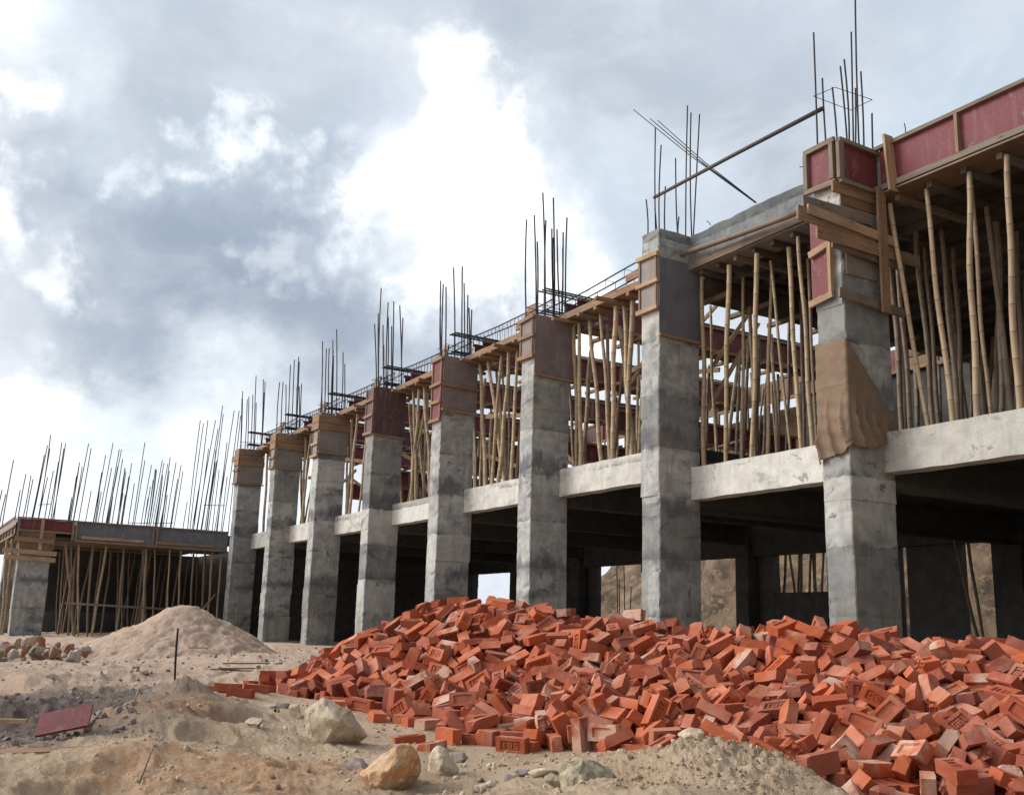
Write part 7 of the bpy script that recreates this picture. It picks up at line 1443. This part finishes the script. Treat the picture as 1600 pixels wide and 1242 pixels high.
# gravel and clods, beyond counting
def scatter(name,n,region,smin,smax,m,label,cat,seed):
    rnd=random.Random(seed); base=[]
    for k in range(6):
        bm=bmesh.new(); bmesh.ops.create_icosphere(bm,subdivisions=1,radius=.5)
        for v in bm.verts: v.co*=rnd.uniform(.72,1.15)
        base.append(([v.co.copy() for v in bm.verts],[tuple(v.index for v in f.verts) for f in bm.faces])); bm.free()
    V=[];F=[]
    for _ in range(n):
        px,py0,py1=region(rnd); 
        # drop onto the ground along a survey ray
        u=rnd.random(); D=py0+(py1-py0)*u; p=at(px,1100,D); x,y=p[0],p[1]
        z=ground_z(x,y); s=smin*(smax/smin)**(rnd.random()**2.2)
        q=Quaternion((rnd.gauss(0,1),rnd.gauss(0,1),rnd.gauss(0,1),rnd.gauss(0,1))).normalized(); sc=Vector((s,s*rnd.uniform(.6,1),s*rnd.uniform(.5,.9)))
        vs,fs=rnd.choice(base); o=len(V)
        for v in vs:
            w_=q@Vector((v.x*sc.x,v.y*sc.y,v.z*sc.z)); V.append((x+w_.x,y+w_.y,z+w_.z+s*.12))
        F+=[tuple(o+k for k in f) for f in fs]
    me=bpy.data.meshes.new(name); me.from_pydata(V,[],F); me.materials.append(M[m]); o=bpy.data.objects.new(name,me); COL.objects.link(o)
    tag(o,label,cat,kind='stuff')
scatter('gravel',1500,lambda r:(r.uniform(150,1250),4.4,8.6),.008,.05,'rpale','fine pale gravel and crumbs strewn over the sandy bank in the foreground','gravel',1)
scatter('gravel',420,lambda r:(r.uniform(150,1250),4.4,8.6),.005,.022,'rgrey','dark grit scattered over the sandy bank in the foreground','gravel',2)
scatter('soil_clods',700,lambda r:(r.uniform(-20,250),6.8,13),.012,.085,'rgrey','grey crumbly soil clods in the dug hollow at the left','soil clods',3)
scatter('gravel',700,lambda r:(r.uniform(-20,520),12,26),.02,.10,'rgrey','small dark stones and chips on the sand before the left columns','gravel',4)
scatter('soil_clods',1500,lambda r:(r.uniform(960,1270),4.5,5.9),.005,.026,'rbrown','lumpy crumbs of the little dirt mound in front of the bricks','soil clods',5)
def clay_crumbs():
    pass
scatter('brick_chips',420,lambda r:(r.uniform(420,1300),5.2,11),.012,.055,'rred','reddish brick chips along the foot of the brick heap','brick chips',6)

# ---------------------------------------------------------------- loose things on the ground
def gp(px,py,D,dz=0.):
    p=at(px,py,D); return Vector((p[0],p[1],max(p[2],ground_z(p[0],p[1])+dz)))
A=at(275,1066,10.7);B=at(278,981,10.7); o=rebar_bar('steel_stake',(A[0],A[1],A[2]-.15),B,.011,None,.02,6); tag(o,'rusty steel stake standing upright in the sandy bank','stake')
def stick(name,pts,r,m,label,cat,lift=.02):
    P=[gp(px,py,D,lift) for px,py,D in pts]; mb=MB(); mb.tube(P,[r*(1-.15*k/len(P)) for k in range(len(P))],6)
    return tag(mb.build(name,M[m],None,True,origin=P[0]),label,cat)
stick('stick',[(118,1186,8.0),(130,1170,8.4),(142,1158,8.7)],.022,'bam','pale bamboo offcut lying in the dug hollow above the red board','stick',.03)
stick('stick',[(62,1172,8.4),(80,1160,8.7),(95,1146,9.0)],.010,'bamd','thin grey stick in the dug hollow','stick',.05)
stick('stick',[(130,1192,7.6),(160,1170,8.1),(185,1155,8.5)],.009,'bamd','thin dark twig lying beside the red board','stick',.05)
stick('stick',[(188,1150,8.3),(212,1128,8.9),(233,1107,9.5)],.008,'bamd','thin dark twig along the edge of the sandy bank','stick',.05)
stick('stick',[(218,1222,5.7),(236,1200,6.2),(253,1178,6.6)],.006,'bamd','thin dark twig on the face of the sandy bank','stick',.03)
stick('root',[(68,1146,9.0),(72,1160,8.8),(66,1150,9.2),(85,1134,9.4)],.014,'bamd','curled dry root in the dug hollow','root',.06)
A=gp(60,1165,8.2,.02);B=at(75,1228,6.6); o=rebar_bar('steel_rod',(B[0],B[1],B[2]-.05),(A[0],A[1],A[2]+.12),.008,None,.02); tag(o,'thin rusty rod leaning over the red board at the lower left','steel rod')
stick('cable',[(276,1062,10.6),(262,1074,10.3),(245,1096,9.7),(225,1116,9.2),(205,1135,8.7),(180,1160,8.0),(150,1185,7.5),(128,1206,7.1)],.012,'bamd','long dark cable running down the edge of the sandy bank from the steel stake','cable',.02)
stick('cable',[(240,1092,9.8),(222,1124,9.),(196,1152,8.3),(165,1170,7.9),(138,1192,7.4)],.007,'bamd','thinner dark line lying below the long cable on the bank edge','cable',.03)
def board(name,c,rot,size,m,label,cat):
    mb=MB(); mb.box((-size[0]/2,-size[1]/2,-size[2]/2),(size[0]/2,size[1]/2,size[2]/2),.0); o=mb.build(name,M[m],None); o.location=c; o.rotation_euler=rot; return tag(o,label,cat)
az=math.atan2(RT[1],RT[0])
c=gp(90,1222,7.0,.05); board('red_board',c+Vector((0,0,.07)),(.62,-.22,az+.12),(.34,.22,.018),'red','dirty red plywood offcut lying at the lower left corner','board')
c=gp(40,1246,6.3,.0); board('plank',c,(.2,-.06,az+.05),(.6,.08,.03),'wood','brown plank end at the bottom left corner','plank')
c=gp(14,1126,9.9,.03); board('plank',c,(0,.0,az+.1),(.32,.06,.04),'woodp','short pale plank at the left edge in the hollow','plank')
c=gp(38,1216,7.0,.03); board('wood_scrap',c,(0,.1,az-.5),(.22,.03,.02),'woodg','grey splinter of wood left of the red board','wood scrap')
for k,(px,py,D,l) in enumerate(((370,1044,15,.5),(385,1036,16,.7),(352,1046,15,.4),(395,1048,14.5,.45),(310,1012,19,.35))):
    c=gp(px,py,D,.012); board('wood_scrap',c,(R(-.1,.1),R(-.05,.05),az+R(-.4,.4)),(l,.035,.02),'woodg','dark wood scrap on the sand between the sand heap and the bricks','wood scrap')['group']='wood scraps on the sand'
mb=MB()
for k in range(9):
    p=gp(432+R(-5,5),1112+R(-3,3),8.4,.01); a=R(0,6.28); u=Vector((math.cos(a),math.sin(a),R(.2,.9)))*.03; v=Vector((-math.sin(a),math.cos(a),R(-.3,.3)))*.012
    o_=len(mb.v); mb.v+=[p,p+u*.5+v,p+u,p+u*.5-v]; mb.quad((o_,o_+1,o_+2,o_+3),[(0,0)]*4)
tag(mb.build('dry_leaves',M['dryleaf'],None,origin=gp(432,1112,8.4)),'tuft of dark red dry leaves by the whitish pebbles','leaves')

# ---------------------------------------------------------------- bricks
BL,BB,BH=.235,.112,.075
def brick_mesh(seed,letters=True,frog=True,half=False,light=False):
    rnd=random.Random(seed)
    L2=BL/2*(.52 if half else 1)
    fx=.080*(.5 if half else 1)
    xs=[-L2,-fx,-fx+.006]+([] if half else [-.025,.025])+[fx-.006,fx,L2]
    ys=[-BB/2,-.034,-.029,0,.029,.034,BB/2]; zs=[-BH/2,-.012,.014,BH/2]
    bm=bmesh.new(); V={}
    def vert(i,j,k):
        if (i,j,k) not in V:
            x,y,z=xs[i],ys[j],zs[k]
            if frog and k==len(zs)-1 and abs(x)<=fx-.005 and abs(y)<=.030: z-=.013
            V[i,j,k]=bm.verts.new((x,y,z))
        return V[i,j,k]
    nx,ny,nz=len(xs)-1,len(ys)-1,len(zs)-1
    for i in range(nx):
        for j in range(ny):
            bm.faces.new((vert(i,j,nz),vert(i+1,j,nz),vert(i+1,j+1,nz),vert(i,j+1,nz)))
            bm.faces.new((vert(i,j+1,0),vert(i+1,j+1,0),vert(i+1,j,0),vert(i,j,0)))
        for k in range(nz):
            bm.faces.new((vert(i,0,k),vert(i+1,0,k),vert(i+1,0,k+1),vert(i,0,k+1)))
            bm.faces.new((vert(i+1,ny,k),vert(i,ny,k),vert(i,ny,k+1),vert(i+1,ny,k+1)))
    for j in range(ny):
        for k in range(nz):
            bm.faces.new((vert(0,j+1,k),vert(0,j,k),vert(0,j,k+1),vert(0,j+1,k+1)))
            bm.faces.new((vert(nx,j,k),vert(nx,j+1,k),vert(nx,j+1,k+1),vert(nx,j,k+1)))
    if half:   # ragged broken end
        for v in bm.verts:
            if v.co.x>L2-.001: v.co.x+=rnd.uniform(-.02,.014)
    if not light:
        ed=[e for e in bm.edges if len(e.link_faces)==2 and e.calc_face_angle(0)>1.2]
        ed=[e for e in ed if all(abs(abs(v.co.x)-L2)<.03 or abs(abs(v.co.y)-BB/2)<1e-4 or abs(abs(v.co.z)-BH/2)<1e-4 for v in e.verts)]
        bmesh.ops.bevel(bm,geom=ed,offset=.0045,segments=2,affect='EDGES',profile=.6)
    off=Vector((seed*2.3,seed*.7,1.))
    bend=rnd.uniform(-.003,.003)
    for v in bm.verts:
        v.co+=Vector((noise.noise(v.co*25+off),noise.noise(v.co*25+off+Vector((7,0,0))),noise.noise(v.co*25+off+Vector((0,7,0)))))*.0035
        v.co.z+=bend*math.cos(v.co.x/BL*math.pi)
        # knocked corners
        pass
    for _ in range(rnd.choice([0,1,2,3])):
        ck=Vector((rnd.choice([-1,1])*L2,rnd.choice([-1,1])*BB/2,rnd.choice([-1,1])*BH/2)); rr_=rnd.uniform(.018,.04)
        for v in bm.verts:
            dd=(v.co-ck).length
            if dd<rr_: v.co+=(-ck).normalized()*(rr_-dd)*rnd.uniform(.45,.8)
    if letters and frog:
        # GBI pressed inside the frog: raised strokes
        lw=.009; h0,h1=-.021,.021; s_=(BH/2-.0135,BH/2-.003)
        def st(x0,y0,x1,y1):
            r=bmesh.ops.create_cube(bm,size=1.,matrix=Matrix.Translation(((x0+x1)/2,(y0+y1)/2,(s_[0]+s_[1])/2))@Matrix.Diagonal((x1-x0,y1-y0,s_[1]-s_[0],1)))
        x=-.062 # G
        st(x,h0,x+lw,h1); st(x+lw,h1-lw,x+.034,h1); st(x+lw,h0,x+.034,h0+lw); st(x+.034-lw,h0+lw,x+.034,.002); st(x+.018,-.006,x+.034-lw,.002)
        x=-.014 # B
        st(x,h0,x+lw,h1); st(x+lw,h1-lw,x+.026,h1); st(x+lw,-.004,x+.026,.004); st(x+lw,h0,x+.026,h0+lw); st(x+.026,.005,x+.026+lw,h1-.004); st(x+.026,h0+.004,x+.026+lw,-.005)
        x=.040 # I
        st(x+.006,h0,x+.006+lw,h1); st(x,h1-.006,x+.0055,h1);st(x+.0155,h1-.006,x+.022,h1); st(x,h0,x+.0055,h0+.006);st(x+.0155,h0,x+.022,h0+.006)
    me=bpy.data.meshes.new('brick'); bm.normal_update(); bm.to_mesh(me); bm.free()
    me.materials.append(M['brick'])
    return me
BMs=[brick_mesh(s_,letters=s_%2==0) for s_ in range(10)]
BPl=[brick_mesh(20+s_,frog=False) for s_ in range(2)]
BHf=[brick_mesh(30,letters=False,half=True),brick_mesh(31,letters=False,frog=False,half=True)]
BLt=[brick_mesh(40+s_,light=True,letters=s_==0) for s_ in range(3)]+[brick_mesh(45,light=True,frog=False,letters=False),brick_mesh(46,light=True,letters=False,half=True)]
arr=np.array(BRICKS).reshape(-1,8)
sv=[];sf=[];tint=[]
lightdata=[(np.array([v.co[:] for v in m_.vertices]),[tuple(p.vertices) for p in m_.polygons]) for m_ in BLt]
rb=random.Random(9)
FACE={0:'end facing out',1:'end facing out',2:'long side facing out',3:'long side facing out',4:'plain broad face showing',5:'hollow face showing'}
for n_,(ax_,ay_,az_,qw,qx,qy,qz,fc) in enumerate(arr.tolist()):
    P=Vector((ax_/1000,ay_/1000,az_/1000)); Q=Quaternion((qw,qx,qy,qz)).normalized()
    if n_<300:
        px,py,_d=proj(*P)
        u=rb.random()
        me=rb.choice(BMs) if u<.66 or fc==5 else (rb.choice(BPl) if u<.80 else rb.choice(BHf))
        broken=me in BHf
        o=bpy.data.objects.new('brick',me); COL.objects.link(o); o.location=P; o.rotation_mode='QUATERNION'; o.rotation_quaternion=Q
        zone='at the heap left foot' if px<620 else ('on the heap left peak' if px<950 and py<1030 else ('on the lower front left of the dirt mound' if px<1100 and py>1090 else ('on the middle slope' if px<1180 else ('on the crest below the sacking-wrapped column' if py<1040 else ('in the right front' if py<1150 else 'near the bottom right corner')))))
        tag(o,('broken half brick ' if broken else 'red brick with %s '%FACE[fc])+zone,'brick','bricks in the big red heap')
    else:
        v_,f_=lightdata[rb.choice([0,1,2,3,0,1,2,3,4])]; o_=len(sv); Mx=np.array(Q.to_matrix())
        vv=v_@Mx.T+np.array(P); sv+=vv.tolist(); sf+=[tuple(o_+k for k in f) for f in f_]; tint+=[rb.random()]*len(v_)
me=bpy.data.meshes.new('brick_heap'); me.from_pydata(sv,[],sf); a_=me.attributes.new('tint','FLOAT','POINT'); a_.data.foreach_set('value',tint); me.materials.append(M['brick'])
o=bpy.data.objects.new('brick_heap',me); COL.objects.link(o); tag(o,'mass of smaller-showing red bricks filling the gaps of the big heap','brick heap','bricks in the big red heap','stuff')
# strays at the left tip
for k,(px,py,D,rz) in enumerate(((336,1084,9.9,.1),(356,1085,9.9,.05),(376,1086,9.8,-.05),(398,1082,10.1,.4),(405,1074,10.5,1.2),(640,1138,8.0,.3),(676,1146,7.6,1.1))):
    p=gp(px,py,D); o=bpy.data.objects.new('brick',BMs[k%6]); COL.objects.link(o); o.location=(p.x,p.y,ground_z(p.x,p.y)+.02); o.rotation_euler=(R(-.1,.1),R(-.1,.1),az+rz)
    tag(o,'stray red brick lying flat on the sand left of the heap tip' if k<5 else 'stray red brick lying on the sand before the left foot of the heap','brick','stray bricks on the sand')

# ---------------------------------------------------------------- sky, light, camera
def d_(px,py): v=FW+RT*(px-800)/F_-UP*(py-621)/F_; v=v/np.linalg.norm(v); return tuple(float(x) for x in v)
SUN_EL,SUN_AZ=math.radians(32),math.atan2(-.80,-.60)   # azimuth in the x-y plane
wd=bpy.data.worlds.new('World'); scene.world=wd; wd.use_nodes=True; nt=wd.node_tree; nt.nodes.clear(); t=NT(nt)
out=t.n('ShaderNodeOutputWorld'); bg=t.n('ShaderNodeBackground'); t.l(bg.outputs[0],out.inputs[0]); bg.inputs[1].default_value=.1
sky=t.n('ShaderNodeTexSky',sky_type='NISHITA'); sky.sun_disc=False; sky.sun_elevation=SUN_EL; sky.sun_rotation=math.pi/2-SUN_AZ
g=t.n('ShaderNodeTexCoord').outputs['Generated']
nz=t.n('ShaderNodeTexNoise'); nz.inputs['Scale'].default_value=5.; nz.inputs['Detail'].default_value=7; nz.inputs['Roughness'].default_value=.55; t.l(g,nz.inputs[0])
def vm(op,a,b):
    x=t.n('ShaderNodeVectorMath',operation=op)
    for k,q in enumerate((a,b)):
        if isinstance(q,tuple): x.inputs[k].default_value=q
        else: t.l(q,x.inputs[k])
    return x.outputs[0]
nz2=t.n('ShaderNodeTexNoise'); nz2.inputs['Scale'].default_value=13.; nz2.inputs['Detail'].default_value=8; nz2.inputs['Roughness'].default_value=.6; t.l(g,nz2.inputs[0])
w1=vm('MULTIPLY',vm('SUBTRACT',nz.outputs['Color'],(.5,.5,.5)),(.34,.34,.34)); w2=vm('MULTIPLY',vm('SUBTRACT',nz2.outputs['Color'],(.5,.5,.5)),(.13,.13,.13)); wdir=vm('ADD',vm('ADD',g,w1),w2)
n_big=t.noise(g,2.2,8,.6,.4); n_f=t.noise(vm('MULTIPLY',g,(1,1,1.8)),7.,9,.62,.5)
zz=t.sep(g)[2]
c=t.mix(t.rng(zz,.02,.35),(.95,.98,1.),(.54,.60,.68))
c=t.mix(t.rng(n_big,.4,.65),c,(.62,.66,.73))
DK=(.29,.345,.43);GR=(.42,.47,.54);LI=(.52,.56,.62);BU=(.48,.60,.72);WH=(.92,.96,1.);SUNC=(1.7,1.7,1.66)
SX,SY=-70,50   # mean drift of the warp
BL_=[((230,150),320,BU,.8),((70,60),170,(.60,.65,.69),.7),((330,130),150,(.66,.72,.76),.7),((330,250),130,(.66,.76,.84),.6),
 ((40,330),230,DK,1.),((120,460),200,DK,.9),((0,200),170,GR,.8),((200,420),260,DK,1.),((380,440),250,DK,1.),((520,470),220,DK,1.),((640,520),170,DK,.9),((150,500),190,DK,.8),((700,560),120,GR,.7),((800,440),90,GR,.5),
 ((400,60),230,GR,.9),((620,60),200,LI,.7),((950,60),330,GR,.9),((1250,180),330,GR,.9),((1560,130),230,(.47,.57,.66),.8),((1080,330),200,(.58,.66,.74),.8),
 ((60,700),210,WH,.8),((250,740),220,(.85,.95,1.),.7),((130,590),80,WH,.9),((560,620),170,LI,.7),((330,560),110,LI,.5),((330,840),320,WH,.8),((20,700),110,LI,.6),
 ((480,390),50,WH,.4),((140,345),62,WH,.85),((125,190),45,WH,.6),((520,130),60,WH,.9),((600,140),60,WH,.7),((455,200),55,WH,.9),((350,220),45,WH,.5),((640,80),80,WH,.5),
 ((610,270),130,WH,.7),((600,265),80,SUNC,.6),((740,250),210,WH,.75),((790,320),180,WH,.6),((920,440),140,WH,.7),((760,210),130,SUNC,.9),((680,260),95,SUNC,.8),((790,280),120,SUNC,.9),((840,190),70,SUNC,.6),((760,360),80,SUNC,.6),((900,420),70,SUNC,.5),((960,500),80,WH,.6)]
BL_=[((q[0][0]+SX,q[0][1]+SY),)+q[1:] for q in BL_]
for (px,py),r,colr,s_ in BL_:
    x=t.n('ShaderNodeVectorMath',operation='DISTANCE'); t.l(wdir,x.inputs[0]); x.inputs[1].default_value=d_(px,py)
    f=t.rng(x.outputs['Value'],r/1657*1.22,r/1657*.12,0,s_); c=t.mix(f,c,colr)
# streaky wisps over everything, then unseen bright and dark patches added to shape the facade light
c=t.mix(t.rng(n_f,.44,.70,0,.16),c,(1.,1.03,1.08)); c=t.mix(t.rng(n_f,.52,.34,0,.18),c,(.36,.43,.55))
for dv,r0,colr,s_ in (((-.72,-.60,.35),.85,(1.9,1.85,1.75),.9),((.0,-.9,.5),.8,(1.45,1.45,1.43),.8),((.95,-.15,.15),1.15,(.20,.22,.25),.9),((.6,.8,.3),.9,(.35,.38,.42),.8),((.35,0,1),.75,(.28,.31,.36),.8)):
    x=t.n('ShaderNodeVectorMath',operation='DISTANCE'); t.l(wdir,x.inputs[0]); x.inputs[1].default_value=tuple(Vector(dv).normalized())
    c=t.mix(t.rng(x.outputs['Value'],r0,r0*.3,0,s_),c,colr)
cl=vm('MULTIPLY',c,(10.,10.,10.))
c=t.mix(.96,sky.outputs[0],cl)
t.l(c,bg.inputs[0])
sd=Vector((math.cos(SUN_AZ)*math.cos(SUN_EL),math.sin(SUN_AZ)*math.cos(SUN_EL),math.sin(SUN_EL)))
sl=bpy.data.lights.new('sun','SUN'); sl.energy=2.1; sl.angle=math.radians(28); sl.color=(1,.97,.92); so=bpy.data.objects.new('sun',sl); COL.objects.link(so)
so.rotation_mode='QUATERNION'; so.rotation_quaternion=sd.to_track_quat('Z','Y'); so.location=(-10,-20,30)
cam=bpy.data.cameras.new('camera'); co=bpy.data.objects.new('camera',cam); COL.objects.link(co); scene.camera=co
cam.sensor_fit='HORIZONTAL'; cam.sensor_width=36; cam.lens=36*F_/1600; cam.clip_start=.1; cam.clip_end=3000
Mx=Matrix(((RT[0],UP[0],-FW[0],CAM[0]),(RT[1],UP[1],-FW[1],CAM[1]),(RT[2],UP[2],-FW[2],CAM[2]),(0,0,0,1))); co.matrix_world=Mx
vs=scene.view_settings; vs.view_transform='Standard'; vs.look='None'; vs.exposure=.34; vs.gamma=1
scene.cycles.max_bounces=6; scene.cycles.diffuse_bounces=3
print('props',NPROP,'objects',len(scene.objects))
